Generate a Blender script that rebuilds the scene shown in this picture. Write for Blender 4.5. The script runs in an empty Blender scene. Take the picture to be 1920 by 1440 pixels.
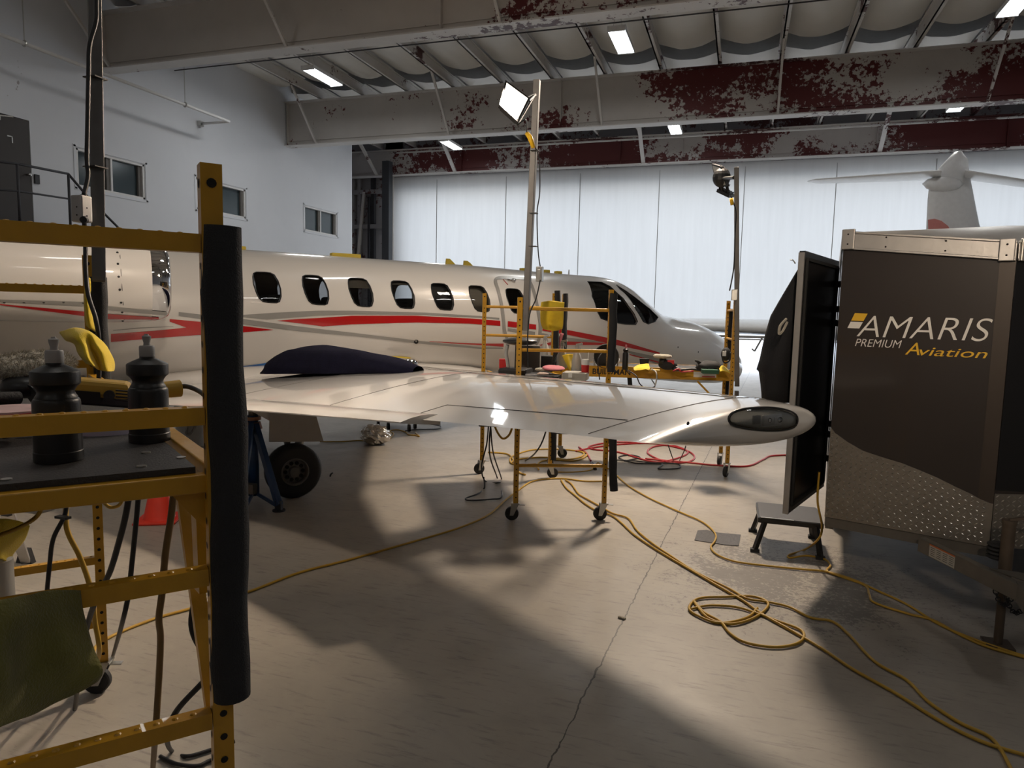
import bpy, bmesh, math, random
import numpy as np
from mathutils import Vector as V, Matrix, noise
random.seed(7)
SC = bpy.context.scene
COL = SC.collection
PI = math.pi

# ---------------------------------------------------------------- camera
FPX, YAW, PITCH, ROLL, EYE = 1306.0, 0.315776, 0.1030527, 0.0212941, V((0, 0, 1.75))
_f = V((-math.sin(YAW) * math.cos(PITCH), math.cos(YAW) * math.cos(PITCH), -math.sin(PITCH)))
_r0 = V((math.cos(YAW), math.sin(YAW), 0))
_u0 = _r0.cross(_f)
_r = _r0 * math.cos(ROLL) + _u0 * math.sin(ROLL)
_u = -_r0 * math.sin(ROLL) + _u0 * math.cos(ROLL)
cd = bpy.data.cameras.new('camera')
cam = bpy.data.objects.new('camera', cd)
COL.objects.link(cam)
cd.sensor_fit = 'HORIZONTAL'
cd.sensor_width = 36.0
cd.lens = FPX / 1920 * 36.0
cd.clip_start = 0.05
cd.clip_end = 300
M = Matrix((_r, _u, -_f)).transposed().to_4x4()
M.translation = EYE
cam.matrix_world = M
SC.camera = cam

# measuring helpers: where a sight line of the survey meets a real plane of the place
def ray(x, y): return _f + _r * ((x - 960) / FPX) + _u * ((720 - y) / FPX)
def onz(x, y, z=0.0):
    d = ray(x, y); return EYE + d * ((z - EYE.z) / d.z)
def onY(x, y, Y):
    d = ray(x, y); return EYE + d * (Y / d.y)
def onX(x, y, X):
    d = ray(x, y); return EYE + d * (X / d.x)
def onP(x, y, n, d0):
    d = ray(x, y); return EYE + d * ((d0 - EYE.dot(n)) / d.dot(n))
def dep(x, y, t): return EYE + ray(x, y) * t

# ---------------------------------------------------------------- mesh builder
class MB:
    def __init__(s): s.v = []; s.f = []; s.m = []; s.mi = 0
    def add(s, vs, fs):
        b = len(s.v); s.v += [V(p) for p in vs]
        s.f += [tuple(b + i for i in f) for f in fs]; s.m += [s.mi] * len(fs); return s
    def box(s, c, size, R=None):
        c = V(c); h = V(size) * 0.5; vs = []
        for i in (-1, 1):
            for j in (-1, 1):
                for k in (-1, 1):
                    p = V((i * h.x, j * h.y, k * h.z))
                    vs.append(c + (R @ p if R is not None else p))
        return s.add(vs, [(0, 1, 3, 2), (4, 6, 7, 5), (0, 4, 5, 1), (2, 3, 7, 6), (0, 2, 6, 4), (1, 5, 7, 3)])
    def beam(s, p0, p1, w, h, up=(0, 0, 1)):
        p0 = V(p0); p1 = V(p1); d = (p1 - p0); L = d.length; d.normalize()
        a = d.cross(V(up))
        if a.length < 1e-4: a = d.cross(V((1, 0, 0)))
        a.normalize(); b = a.cross(d)
        R = Matrix((d, a, b)).transposed()
        return s.box((p0 + p1) / 2, (L, w, h), R)
    def cyl(s, p0, p1, r0, r1=None, n=16, cap=True):
        if r1 is None: r1 = r0
        p0 = V(p0); p1 = V(p1); d = (p1 - p0).normalized()
        a = d.orthogonal().normalized(); b = d.cross(a); vs = []
        for p, r in ((p0, r0), (p1, r1)):
            for i in range(n):
                t = 2 * PI * i / n; vs.append(p + a * (r * math.cos(t)) + b * (r * math.sin(t)))
        fs = [(i, (i + 1) % n, n + (i + 1) % n, n + i) for i in range(n)]
        if cap: fs += [tuple(reversed(range(n))), tuple(range(n, 2 * n))]
        return s.add(vs, fs)
    def tube(s, pts, r, n=8, closed=False, cap=True):
        pts = [V(p) for p in pts]; N = len(pts); rings = []; a = None
        for i, p in enumerate(pts):
            if closed: t = pts[(i + 1) % N] - pts[i - 1]
            else: t = pts[min(i + 1, N - 1)] - pts[max(i - 1, 0)]
            if t.length < 1e-9: t = V((0, 0, 1))
            t.normalize()
            if a is None: a = t.orthogonal().normalized()
            else:
                a = a - t * a.dot(t)
                a = a.normalized() if a.length > 1e-6 else t.orthogonal().normalized()
            b = t.cross(a); rr = r[i] if isinstance(r, (list, tuple)) else r
            rings.append([p + a * (rr * math.cos(2 * PI * k / n)) + b * (rr * math.sin(2 * PI * k / n)) for k in range(n)])
        vs = [q for g in rings for q in g]; fs = []
        for i in range(N if closed else N - 1):
            j = (i + 1) % N
            for k in range(n): fs.append((i * n + k, i * n + (k + 1) % n, j * n + (k + 1) % n, j * n + k))
        if cap and not closed: fs += [tuple(reversed(range(n))), tuple(range((N - 1) * n, N * n))]
        return s.add(vs, fs)
    def lathe(s, prof, o, ax=(0, 0, 1), n=24, caps=True, a0=None):
        o = V(o); ax = V(ax).normalized(); a = V(a0).normalized() if a0 else ax.orthogonal().normalized(); b = ax.cross(a); vs = []
        for r, h in prof:
            for i in range(n):
                t = 2 * PI * i / n; vs.append(o + ax * h + a * (r * math.cos(t)) + b * (r * math.sin(t)))
        fs = []
        for j in range(len(prof) - 1):
            for i in range(n): fs.append((j * n + i, j * n + (i + 1) % n, (j + 1) * n + (i + 1) % n, (j + 1) * n + i))
        if caps: fs += [tuple(reversed(range(n))), tuple(range((len(prof) - 1) * n, len(prof) * n))]
        return s.add(vs, fs)
    def prism(s, pts, vec):
        pts = [V(p) for p in pts]; vec = V(vec); n = len(pts)
        fs = [tuple(range(n)), tuple(reversed(range(n, 2 * n)))]
        fs += [(i, n + i, n + (i + 1) % n, (i + 1) % n) for i in range(n)]
        return s.add(pts + [p + vec for p in pts], fs)
    def grid(s, P, closeu=False):
        nu = len(P); nv = len(P[0]); vs = [p for row in P for p in row]; fs = []
        for i in range(nu - 1):
            for j in range(nv if closeu else nv - 1):
                fs.append((i * nv + j, i * nv + (j + 1) % nv, (i + 1) * nv + (j + 1) % nv, (i + 1) * nv + j))
        return s.add(vs, fs)
    def ell(s, c, r, n=16, m=10, R=None):
        c = V(c); rows = []
        for j in range(m + 1):
            t = PI * j / m; row = []
            for i in range(n):
                a = 2 * PI * i / n
                p = V((r[0] * math.sin(t) * math.cos(a), r[1] * math.sin(t) * math.sin(a), r[2] * math.cos(t)))
                row.append(c + (R @ p if R is not None else p))
            rows.append(row)
        return s.grid(rows, True)
    def disc(s, c, nrm, r, n=12):
        c = V(c); nrm = V(nrm).normalized(); a = nrm.orthogonal().normalized(); b = nrm.cross(a)
        return s.add([c + a * (r * math.cos(2 * PI * i / n)) + b * (r * math.sin(2 * PI * i / n)) for i in range(n)], [tuple(range(n))])

def origin_of(p):
    o = V((0, 0, 0))
    while p is not None:
        o = o + p.location; p = p.parent
    return o

def obj(name, mb, m, parent=None, smooth=False, bevel=0, sub=0, at=None, solid=0, recalc=True):
    me = bpy.data.meshes.new(name)
    o0 = V(at) if at is not None else origin_of(parent)
    me.from_pydata([p - o0 for p in mb.v], [], mb.f)
    for mm in (m if isinstance(m, (list, tuple)) else [m]): me.materials.append(mm)
    me.polygons.foreach_set('material_index', mb.m)
    bm = bmesh.new(); bm.from_mesh(me)
    bmesh.ops.remove_doubles(bm, verts=bm.verts, dist=1e-5)
    if recalc: bmesh.ops.recalc_face_normals(bm, faces=bm.faces)
    bm.to_mesh(me); bm.free()
    me.polygons.foreach_set('use_smooth', [bool(smooth)] * len(me.polygons))
    if smooth and smooth is not True: me.set_sharp_from_angle(angle=math.radians(smooth))
    me.update()
    o = bpy.data.objects.new(name, me); COL.objects.link(o)
    if parent is not None: o.parent = parent
    if at is not None: o.location = at
    if solid:
        k = o.modifiers.new('solid', 'SOLIDIFY'); k.thickness = solid; k.offset = -1
    if bevel:
        k = o.modifiers.new('bevel', 'BEVEL'); k.width = bevel; k.segments = 2; k.limit_method = 'ANGLE'
        k.harden_normals = False
    if sub:
        k = o.modifiers.new('sub', 'SUBSURF'); k.levels = sub; k.render_levels = sub
    return o

def tag(o, label, cat, group=None, kind=None):
    o['label'] = label; o['category'] = cat
    if group: o['group'] = group
    if kind: o['kind'] = kind
    return o
def thing(name, label, cat, loc, group=None):
    o = bpy.data.objects.new(name, None); COL.objects.link(o); o.location = loc
    o.empty_display_size = 0.1
    return tag(o, label, cat, group)
def solo(name, mb, m, label, cat, group=None, at=None, **k):
    if at is None:
        lo = V([min(p[i] for p in mb.v) for i in range(3)]); hi = V([max(p[i] for p in mb.v) for i in range(3)])
        at = V(((lo.x + hi.x) / 2, (lo.y + hi.y) / 2, lo.z))
    return tag(obj(name, mb, m, at=at, **k), label, cat, group)
def struct(name, mb, m, label=None, **k):
    o = obj(name, mb, m, **k); o['kind'] = 'structure'
    if label: o['label'] = label
    return o
def copy_tree(o, parent=None):
    c = o.copy(); COL.objects.link(c); c.parent = parent
    for ch in [x for x in bpy.data.objects if x.parent == o]: copy_tree(ch, c)
    return c
def cr(pts, k=6, closed=False):
    pts = [V(p) for p in pts]; n = len(pts); out = []
    for i in range(n if closed else n - 1):
        if closed: p0, p1, p2, p3 = pts[i - 1], pts[i], pts[(i + 1) % n], pts[(i + 2) % n]
        else: p0, p1, p2, p3 = pts[max(i - 1, 0)], pts[i], pts[i + 1], pts[min(i + 2, n - 1)]
        for j in range(k):
            t = j / k
            out.append(0.5 * ((2 * p1) + (p2 - p0) * t + (2 * p0 - 5 * p1 + 4 * p2 - p3) * t * t + (3 * p1 - p0 - 3 * p2 + p3) * t ** 3))
    if not closed: out.append(pts[-1])
    return out

# ---------------------------------------------------------------- materials
def nd(nt, typ, **k):
    n = nt.nodes.new(typ)
    for a, b in k.items(): setattr(n, a, b)
    return n
def newmat(name):
    m = bpy.data.materials.new(name); m.use_nodes = True
    nt = m.node_tree; b = nt.nodes['Principled BSDF']; return m, nt, b
def mat(name, col, rough=0.5, metal=0.0, coat=0.0, var=0.08, scale=12.0, bump=0.0, bscale=60.0, spec=0.5, emit=None, estr=0, trans=0, sheen=0):
    m, nt, b = newmat(name)
    tc = nd(nt, 'ShaderNodeTexCoord'); no = nd(nt, 'ShaderNodeTexNoise'); no.inputs['Scale'].default_value = scale
    no.inputs['Detail'].default_value = 5
    nt.links.new(tc.outputs['Object'], no.inputs['Vector'])
    rp = nd(nt, 'ShaderNodeMix', data_type='RGBA', blend_type='MIX')
    c = V(col[:3])
    rp.inputs[6].default_value = (*(c * (1 - var)), 1); rp.inputs[7].default_value = (*[min(1, q * (1 + var)) for q in c], 1)
    nt.links.new(no.outputs['Fac'], rp.inputs[0]); nt.links.new(rp.outputs[2], b.inputs['Base Color'])
    b.inputs['Roughness'].default_value = rough; b.inputs['Metallic'].default_value = metal
    b.inputs['Coat Weight'].default_value = coat; b.inputs['Coat Roughness'].default_value = 0.02
    b.inputs['Specular IOR Level'].default_value = spec
    if sheen: b.inputs['Sheen Weight'].default_value = sheen
    if trans: b.inputs['Transmission Weight'].default_value = trans
    if emit: b.inputs['Emission Color'].default_value = (*emit, 1); b.inputs['Emission Strength'].default_value = estr
    if bump:
        n2 = nd(nt, 'ShaderNodeTexNoise'); n2.inputs['Scale'].default_value = bscale; n2.inputs['Detail'].default_value = 4
        bp = nd(nt, 'ShaderNodeBump'); bp.inputs['Strength'].default_value = bump; bp.inputs['Distance'].default_value = 0.01
        nt.links.new(tc.outputs['Object'], n2.inputs['Vector']); nt.links.new(n2.outputs['Fac'], bp.inputs['Height'])
        nt.links.new(bp.outputs['Normal'], b.inputs['Normal'])
    return m
def math_(nt, op, a, b=None, clamp=False):
    n = nd(nt, 'ShaderNodeMath', operation=op, use_clamp=clamp)
    for i, q in enumerate((a, b)):
        if q is None: continue
        if isinstance(q, (int, float)): n.inputs[i].default_value = q
        else: nt.links.new(q, n.inputs[i])
    return n.outputs[0]
def noise_(nt, vec, scale, detail=4, rough=0.55, dist=0.0):
    n = nd(nt, 'ShaderNodeTexNoise'); n.inputs['Scale'].default_value = scale; n.inputs['Detail'].default_value = detail
    n.inputs['Roughness'].default_value = rough; n.inputs['Distortion'].default_value = dist
    nt.links.new(vec, n.inputs['Vector']); return n.outputs['Fac']
def mixc(nt, fac, a, b):
    n = nd(nt, 'ShaderNodeMix', data_type='RGBA')
    if isinstance(fac, (int, float)): n.inputs[0].default_value = fac
    else: nt.links.new(fac, n.inputs[0])
    for i, q in ((6, a), (7, b)):
        if isinstance(q, tuple): n.inputs[i].default_value = (*q[:3], 1)
        else: nt.links.new(q, n.inputs[i])
    return n.outputs[2]

def peel_mat(name, base, red, xr, bias, z_lo=None, rough=0.55):
    """old paint flaked off down to red primer; more of it towards one end of the building"""
    m, nt, b = newmat(name)
    g = nd(nt, 'ShaderNodeNewGeometry'); sp = nd(nt, 'ShaderNodeSeparateXYZ'); nt.links.new(g.outputs['Position'], sp.inputs[0])
    mp = nd(nt, 'ShaderNodeMapping'); mp.inputs['Scale'].default_value = (0.5, 1, 0.8); nt.links.new(g.outputs['Position'], mp.inputs['Vector'])
    big = noise_(nt, mp.outputs[0], 0.9, 2, 0.5)
    fine = noise_(nt, g.outputs['Position'], 7, 9, 0.72)
    mr = nd(nt, 'ShaderNodeMapRange'); mr.inputs[1].default_value = xr[0]; mr.inputs[2].default_value = xr[1]
    mr.inputs[3].default_value = bias[0]; mr.inputs[4].default_value = bias[1]
    nt.links.new(sp.outputs[0], mr.inputs[0])
    t = math_(nt, 'ADD', math_(nt, 'MULTIPLY', big, 0.9), math_(nt, 'MULTIPLY', fine, 0.75))
    t = math_(nt, 'ADD', t, mr.outputs[0])
    if z_lo is not None:   # flakes gather along the lower edge
        zr = nd(nt, 'ShaderNodeMapRange'); zr.inputs[1].default_value = z_lo; zr.inputs[2].default_value = z_lo + 1.3
        zr.inputs[3].default_value = 0.03; zr.inputs[4].default_value = -0.03; nt.links.new(sp.outputs[2], zr.inputs[0])
        t = math_(nt, 'ADD', t, zr.outputs[0])
    k = math_(nt, 'GREATER_THAN', t, 1.0)
    dirt = noise_(nt, g.outputs['Position'], 1.5, 6, 0.6)
    bc = mixc(nt, dirt, tuple(q * 0.82 for q in base), tuple(min(1, q * 1.12) for q in base))
    nt.links.new(mixc(nt, k, bc, red), b.inputs['Base Color'])
    b.inputs['Roughness'].default_value = rough
    bp = nd(nt, 'ShaderNodeBump'); bp.inputs['Strength'].default_value = 0.3; bp.inputs['Distance'].default_value = 0.004; bp.invert = True
    nt.links.new(k, bp.inputs['Height']); nt.links.new(bp.outputs['Normal'], b.inputs['Normal'])
    return m

MT = {}
MT['yellow'] = mat('yellow_enamel', (0.52, 0.27, 0.012), 0.38, coat=0.2, var=0.12, scale=25, bump=0.15, bscale=40)
MT['hole'] = mat('hole_dark', (0.012, 0.01, 0.008), 0.9)
MT['foam'] = mat('black_foam', (0.018, 0.019, 0.022), 0.85, var=0.2, bump=0.5, bscale=300)
MT['black'] = mat('black_plastic', (0.012, 0.012, 0.013), 0.4, var=0.2, bump=0.1)
MT['blackmatte'] = mat('black_matte', (0.02, 0.02, 0.021), 0.8, var=0.2, bump=0.3, bscale=150)
MT['rubber'] = mat('black_rubber', (0.014, 0.014, 0.015), 0.6, var=0.2, bump=0.2)
MT['zinc'] = mat('zinc_steel', (0.5, 0.5, 0.48), 0.35, 0.9, bump=0.1)
MT['alu'] = mat('brushed_aluminium', (0.42, 0.41, 0.4), 0.42, 0.85, var=0.15, bump=0.08, bscale=25)
MT['galv'] = mat('galvanised_tube', (0.16, 0.155, 0.15), 0.55, 0.6, var=0.2, bump=0.1, bscale=40)
MT['chrome'] = mat('polished_metal', (0.72, 0.72, 0.73), 0.06, 1.0, var=0.02)
MT['white'] = mat('aircraft_white', (0.62, 0.60, 0.575), 0.3, coat=1.0, var=0.015, scale=2)
MT['red'] = mat('aircraft_red', (0.42, 0.01, 0.012), 0.22, coat=0.6, var=0.03)
MT['grey'] = mat('aircraft_grey', (0.27, 0.265, 0.255), 0.25, coat=0.5, var=0.03)
MT['seam'] = mat('panel_gap', (0.12, 0.115, 0.11), 0.7)
MT['cordy'] = mat('yellow_cord', (0.48, 0.29, 0.03), 0.5, var=0.15)
MT['cordk'] = mat('black_cord', (0.012, 0.012, 0.014), 0.5)
MT['cordr'] = mat('red_hose', (0.35, 0.015, 0.02), 0.4)
MT['cloth'] = mat('yellow_microfibre', (0.78, 0.56, 0.02), 0.95, var=0.12, scale=30, bump=0.5, bscale=350, sheen=0.3)
MT['navy'] = mat('navy_blanket', (0.010, 0.010, 0.024), 1.0, var=0.35, scale=14, bump=0.8, bscale=160, spec=0.1)
MT['deck'] = mat('dark_plywood_deck', (0.035, 0.033, 0.033), 0.55, var=0.25, scale=8, bump=0.35, bscale=220)
MT['plastic_g'] = mat('grey_cap_plastic', (0.33, 0.33, 0.33), 0.5)
MT['clearp'] = mat('cloudy_plastic', (0.62, 0.6, 0.56), 0.35, trans=0.35)
MT['wool'] = mat('wool_pad', (0.42, 0.38, 0.30), 1.0, var=0.15, scale=60, bump=1.0, bscale=140, sheen=0.4)
MT['redp'] = mat('red_plastic', (0.5, 0.02, 0.02), 0.4)
MT['paper'] = mat('white_paper', (0.7, 0.7, 0.68), 0.7)
MT['blue'] = mat('jack_blue', (0.012, 0.045, 0.13), 0.4, var=0.2)
MT['bluetape'] = mat('blue_tape', (0.06, 0.22, 0.6), 0.6)
MT['orange'] = mat('cone_orange', (0.75, 0.045, 0.02), 0.5, var=0.1)
MT['beige'] = mat('cabin_beige', (0.35, 0.3, 0.24), 0.8)
MT['green'] = mat('green_pad', (0.02, 0.09, 0.05), 0.7)
MT['pink'] = mat('pink_foam', (0.6, 0.2, 0.24), 0.9, bump=0.4, bscale=200)
def glass_mat(name, tint, gl=0.9):
    m, nt, b = newmat(name); nt.nodes.remove(b)
    out = nt.nodes['Material Output']; tr = nd(nt, 'ShaderNodeBsdfTransparent'); tr.inputs[0].default_value = (*tint, 1)
    g = nd(nt, 'ShaderNodeBsdfGlossy'); g.inputs['Roughness'].default_value = 0.02; g.inputs[0].default_value = (gl, gl, gl, 1)
    fr = nd(nt, 'ShaderNodeFresnel'); fr.inputs['IOR'].default_value = 1.5
    no = nd(nt, 'ShaderNodeTexNoise'); no.inputs['Scale'].default_value = 3
    bp = nd(nt, 'ShaderNodeBump'); bp.inputs['Strength'].default_value = 0.01; nt.links.new(no.outputs[0], bp.inputs['Height'])
    nt.links.new(bp.outputs[0], g.inputs['Normal'])
    mx = nd(nt, 'ShaderNodeMixShader'); nt.links.new(fr.outputs[0], mx.inputs[0]); nt.links.new(tr.outputs[0], mx.inputs[1]); nt.links.new(g.outputs[0], mx.inputs[2])
    nt.links.new(mx.outputs[0], out.inputs[0]); return m
MT['glass'] = glass_mat('tinted_glass', (0.55, 0.57, 0.58))
MT['clear'] = glass_mat('clear_glass', (0.93, 0.94, 0.94))
# ================================================================ hangar shell
Y1, Y2, Y3 = 11.56, 17.74, 23.95      # the three roof girders in view
XW = -12.8
m, nt, b = newmat('painted_wall')
g = nd(nt, 'ShaderNodeNewGeometry')
a1 = noise_(nt, g.outputs['Position'], 0.6, 5, 0.6); a2 = noise_(nt, g.outputs['Position'], 9, 6, 0.7)
spots = math_(nt, 'GREATER_THAN', math_(nt, 'ADD', math_(nt, 'MULTIPLY', a1, 0.35), math_(nt, 'MULTIPLY', a2, 0.65)), 0.665)
c1 = mixc(nt, a1, (0.60, 0.62, 0.66), (0.72, 0.74, 0.78))
nt.links.new(mixc(nt, spots, c1, (0.36, 0.35, 0.36)), b.inputs['Base Color']); b.inputs['Roughness'].default_value = 0.7
MT['wall'] = m
MT['steel_w'] = peel_mat('painted_steel', (0.62, 0.60, 0.585), (0.07, 0.02, 0.02), (-13, 8), (-0.02, 0.12))
MT['girder1'] = peel_mat('girder_paint_near', (0.55, 0.52, 0.49), (0.095, 0.012, 0.013), (-10, 4), (-0.16, 0.15), 6.4)
MT['girder2'] = peel_mat('girder_paint_mid', (0.52, 0.495, 0.47), (0.10, 0.012, 0.013), (-12, 5), (0.02, 0.22), 6.4)
MT['girder3'] = peel_mat('girder_paint_far', (0.5, 0.475, 0.47), (0.10, 0.014, 0.015), (-14, 4), (0.1, 0.28), 6.7)
MT['frame'] = peel_mat('door_pocket_paint', (0.30, 0.29, 0.30), (0.09, 0.03, 0.03), (-18, -12), (0.09, 0.1))
MT['insul'] = mat('white_insulation', (0.68, 0.66, 0.62), 0.55, var=0.1, scale=1.5, bump=0.2, bscale=3)
MT['roofw'] = mat('white_roof_sheet', (0.8, 0.8, 0.8), 0.6)
MT['dark'] = mat('dark_steel', (0.03, 0.03, 0.035), 0.6)
MT['whitef'] = mat('white_frame_paint', (0.68, 0.68, 0.68), 0.5)
MT['darkglass'] = mat('office_glass', (0.05, 0.07, 0.08), 0.12, var=0.25, scale=0.7)

# ---- concrete floor
m, nt, b = newmat('worn_concrete')
g = nd(nt, 'ShaderNodeNewGeometry'); P = g.outputs['Position']
n1 = noise_(nt, P, 0.55, 4, 0.6); n2 = noise_(nt, P, 3.2, 8, 0.7, 0.6); n3 = noise_(nt, P, 34, 8, 0.75)
mp = nd(nt, 'ShaderNodeMapping'); mp.inputs['Rotation'].default_value = (0, 0, 0.9); mp.inputs['Scale'].default_value = (1, 7, 1)
nt.links.new(P, mp.inputs['Vector']); n4 = noise_(nt, mp.outputs[0], 5, 7, 0.7)
base = mixc(nt, n1, (0.32, 0.285, 0.24), (0.42, 0.385, 0.335))
base = mixc(nt, math_(nt, 'MULTIPLY', math_(nt, 'SUBTRACT', n2, 0.42, True), 1.6, True), base, (0.27, 0.245, 0.22))
scuff = math_(nt, 'MULTIPLY', math_(nt, 'SUBTRACT', n4, 0.54, True), 6.0, True)
base = mixc(nt, math_(nt, 'MULTIPLY', scuff, 0.75), base, (0.17, 0.155, 0.145))
speck = math_(nt, 'GREATER_THAN', n3, 0.70)
# worn dark patch by the trailer step
sx = nd(nt, 'ShaderNodeVectorMath', operation='DISTANCE'); nt.links.new(P, sx.inputs[0])
wc = onz(1480, 1085); sx.inputs[1].default_value = wc
near = nd(nt, 'ShaderNodeMapRange'); near.inputs[1].default_value = 0.35; near.inputs[2].default_value = 1.5; near.inputs[3].default_value = 0.19; near.inputs[4].default_value = 0.0
nt.links.new(sx.outputs['Value'], near.inputs[0])
worn = math_(nt, 'GREATER_THAN', math_(nt, 'ADD', math_(nt, 'ADD', math_(nt, 'MULTIPLY', n3, 0.6), math_(nt, 'MULTIPLY', n2, 0.4)), near.outputs[0]), 0.655)
base = mixc(nt, math_(nt, 'MULTIPLY', worn, 0.62), base, (0.12, 0.11, 0.105))
base = mixc(nt, math_(nt, 'MULTIPLY', speck, 0.4), base, (0.13, 0.12, 0.11))
# control joint: a thin ragged dark line
A, B2 = onz(1030, 1432), onz(1300, 905); dv = (B2 - A).normalized(); nv = V((dv.y, -dv.x, 0))
dp = nd(nt, 'ShaderNodeVectorMath', operation='DOT_PRODUCT'); nt.links.new(P, dp.inputs[0]); dp.inputs[1].default_value = nv
dd = math_(nt, 'ABSOLUTE', math_(nt, 'ADD', math_(nt, 'SUBTRACT', dp.outputs['Value'], A.dot(nv)), math_(nt, 'MULTIPLY', math_(nt, 'SUBTRACT', noise_(nt, P, 14, 5), 0.5), 0.035)))
jw = math_(nt, 'MULTIPLY', noise_(nt, P, 6, 3), 0.0075)
joint = math_(nt, 'LESS_THAN', dd, jw)
base = mixc(nt, math_(nt, 'MULTIPLY', joint, 0.85), base, (0.04, 0.037, 0.035))
nt.links.new(base, b.inputs['Base Color'])
rr = nd(nt, 'ShaderNodeMapRange'); rr.inputs[3].default_value = 0.36; rr.inputs[4].default_value = 0.55; nt.links.new(n2, rr.inputs[0])
nt.links.new(rr.outputs[0], b.inputs['Roughness']); b.inputs['Specular IOR Level'].default_value = 0.4
bp = nd(nt, 'ShaderNodeBump'); bp.inputs['Strength'].default_value = 0.12; bp.inputs['Distance'].default_value = 0.004
nt.links.new(n2, bp.inputs['Height']); nt.links.new(bp.outputs[0], b.inputs['Normal'])
MT['floor'] = m

b_ = MB(); b_.box((-2.5, 8, -0.1), (33, 32, 0.2)); struct('floor', b_, MT['floor'], 'worn pale concrete hangar floor with a ragged joint and scuffs')
b_ = MB(); b_.box((-2.5, 64, -0.13), (160, 80, 0.2)); struct('ground_outside', b_, mat('apron_concrete', (0.55, 0.55, 0.54), 0.8), 'sunlit concrete apron outside the hangar door')

# ---- left wall with its openings
opens = [(8.95, 9.9, 3.1, 5.1), (10.85, 12.53, 4.07, 4.83), (14.09, 15.86, 4.09, 4.85), (18.52, 20.31, 4.09, 4.84)]
ye = 21.25
b_ = MB(); ylast = -8.0
def wallpiece(y0, y1, z0, z1): b_.box((XW - 0.125, (y0 + y1) / 2, (z0 + z1) / 2), (0.25, y1 - y0, z1 - z0))
for (y0, y1, z0, z1) in opens:
    wallpiece(ylast, y0, 0, 9.0); wallpiece(y0, y1, 0, z0); wallpiece(y0, y1, z1, 9.0); ylast = y1
wallpiece(ylast, ye, 0, 9.0)
struct('wall_left', b_, MT['wall'], 'white painted office wall with small upstairs windows')
b_ = MB(); b_.box((-15.6, ye - 0.125, 4.5), (5.1, 0.25, 9.0)); struct('wall_left_return', b_, MT['wall'])
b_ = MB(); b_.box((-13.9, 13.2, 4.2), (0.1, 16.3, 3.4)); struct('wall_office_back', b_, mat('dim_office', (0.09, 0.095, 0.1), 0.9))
for i, (y0, y1, z0, z1) in enumerate(opens[1:]):
    w = MB(); t = 0.045; x = XW - 0.06
    w.box((x, (y0 + y1) / 2, z1 - t / 2), (0.1, y1 - y0, t)); w.box((x, (y0 + y1) / 2, z0 + t / 2), (0.1, y1 - y0, t))
    w.box((x, y0 + t / 2, (z0 + z1) / 2), (0.1, t, z1 - z0)); w.box((x, y1 - t / 2, (z0 + z1) / 2), (0.1, t, z1 - z0))
    w.box((x, (y0 + y1) / 2, (z0 + z1) / 2), (0.07, t, z1 - z0))
    fr = struct('window_%d' % (i + 1), w, MT['whitef'], ('white framed sliding window beside the upstairs door', 'white framed sliding window above the jet, middle of three', 'white framed sliding window next to the hangar door pocket')[i])
    for k in (0, 1):
        p = MB(); ya = y0 + t + k * (y1 - y0 - t) / 2; yb = ya + (y1 - y0) / 2 - 1.5 * t
        p.box((XW - 0.11, (ya + yb) / 2, (z0 + z1) / 2), (0.01, yb - ya, z1 - z0 - 2 * t)); obj('window_pane', p, MT['darkglass'], fr)
        p = MB(); p.box((XW - 0.075, yb - 0.05, (z0 + z1) / 2), (0.05, 0.07, z1 - z0 - 2 * t)); obj('sash', p, mat('bronze_sash', (0.12, 0.11, 0.10), 0.5), fr)
    p = MB(); p.box((XW + 0.006, (y0 + y1) / 2, z1 + 0.04), (0.012, y1 - y0 + 0.14, 0.05)); p.box((XW + 0.006, (y0 + y1) / 2, z0 - 0.04), (0.012, y1 - y0 + 0.14, 0.05))
    p.box((XW + 0.006, y0 - 0.04, (z0 + z1) / 2), (0.012, 0.05, z1 - z0 + 0.1)); p.box((XW + 0.006, y1 + 0.04, (z0 + z1) / 2), (0.012, 0.05, z1 - z0 + 0.1))
    obj('window_casing', p, MT['wall'], fr)
# upstairs door
MT['brown'] = mat('brown_door_paint', (0.035, 0.028, 0.024), 0.55)
d_ = MB(); d_.box((XW - 0.03, 9.425, 4.1), (0.05, 0.93, 1.98)); dr = struct('door_2', d_, MT['brown'], 'dark brown upstairs door on the landing')
p = MB(); p.cyl((XW, 9.8, 4.1), (XW + 0.06, 9.8, 4.1), 0.015); p.ell((XW + 0.08, 9.8, 4.1), (0.035, 0.035, 0.035)); obj('door_knob', p, MT['chrome'], dr, smooth=True)
p = MB(); p.box((XW, 9.2, 5.0), (0.05, 0.3, 0.06)); p.beam((XW + 0.03, 9.2, 5.02), (XW + 0.2, 9.45, 5.04), 0.02, 0.02); obj('door_closer', p, MT['zinc'], dr)
p = MB()
for (yy, zz, w_, h_) in ((9.15, 4.78, 0.14, 0.022), (9.2, 4.66, 0.2, 0.02), (9.52, 4.73, 0.1, 0.02), (9.56, 4.68, 0.02, 0.12)): p.box((XW - 0.002, yy, zz), (0.006, w_, h_))
obj('tape_mark', p, MT['zinc'], dr)
p = MB(); p.box((XW + 0.02, 9.98, 4.05), (0.04, 0.09, 0.17)); solo('entry_keypad', p, MT['black'], 'small black keypad beside the upstairs brown door', 'keypad', at=(XW, 9.98, 3.96))
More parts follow.
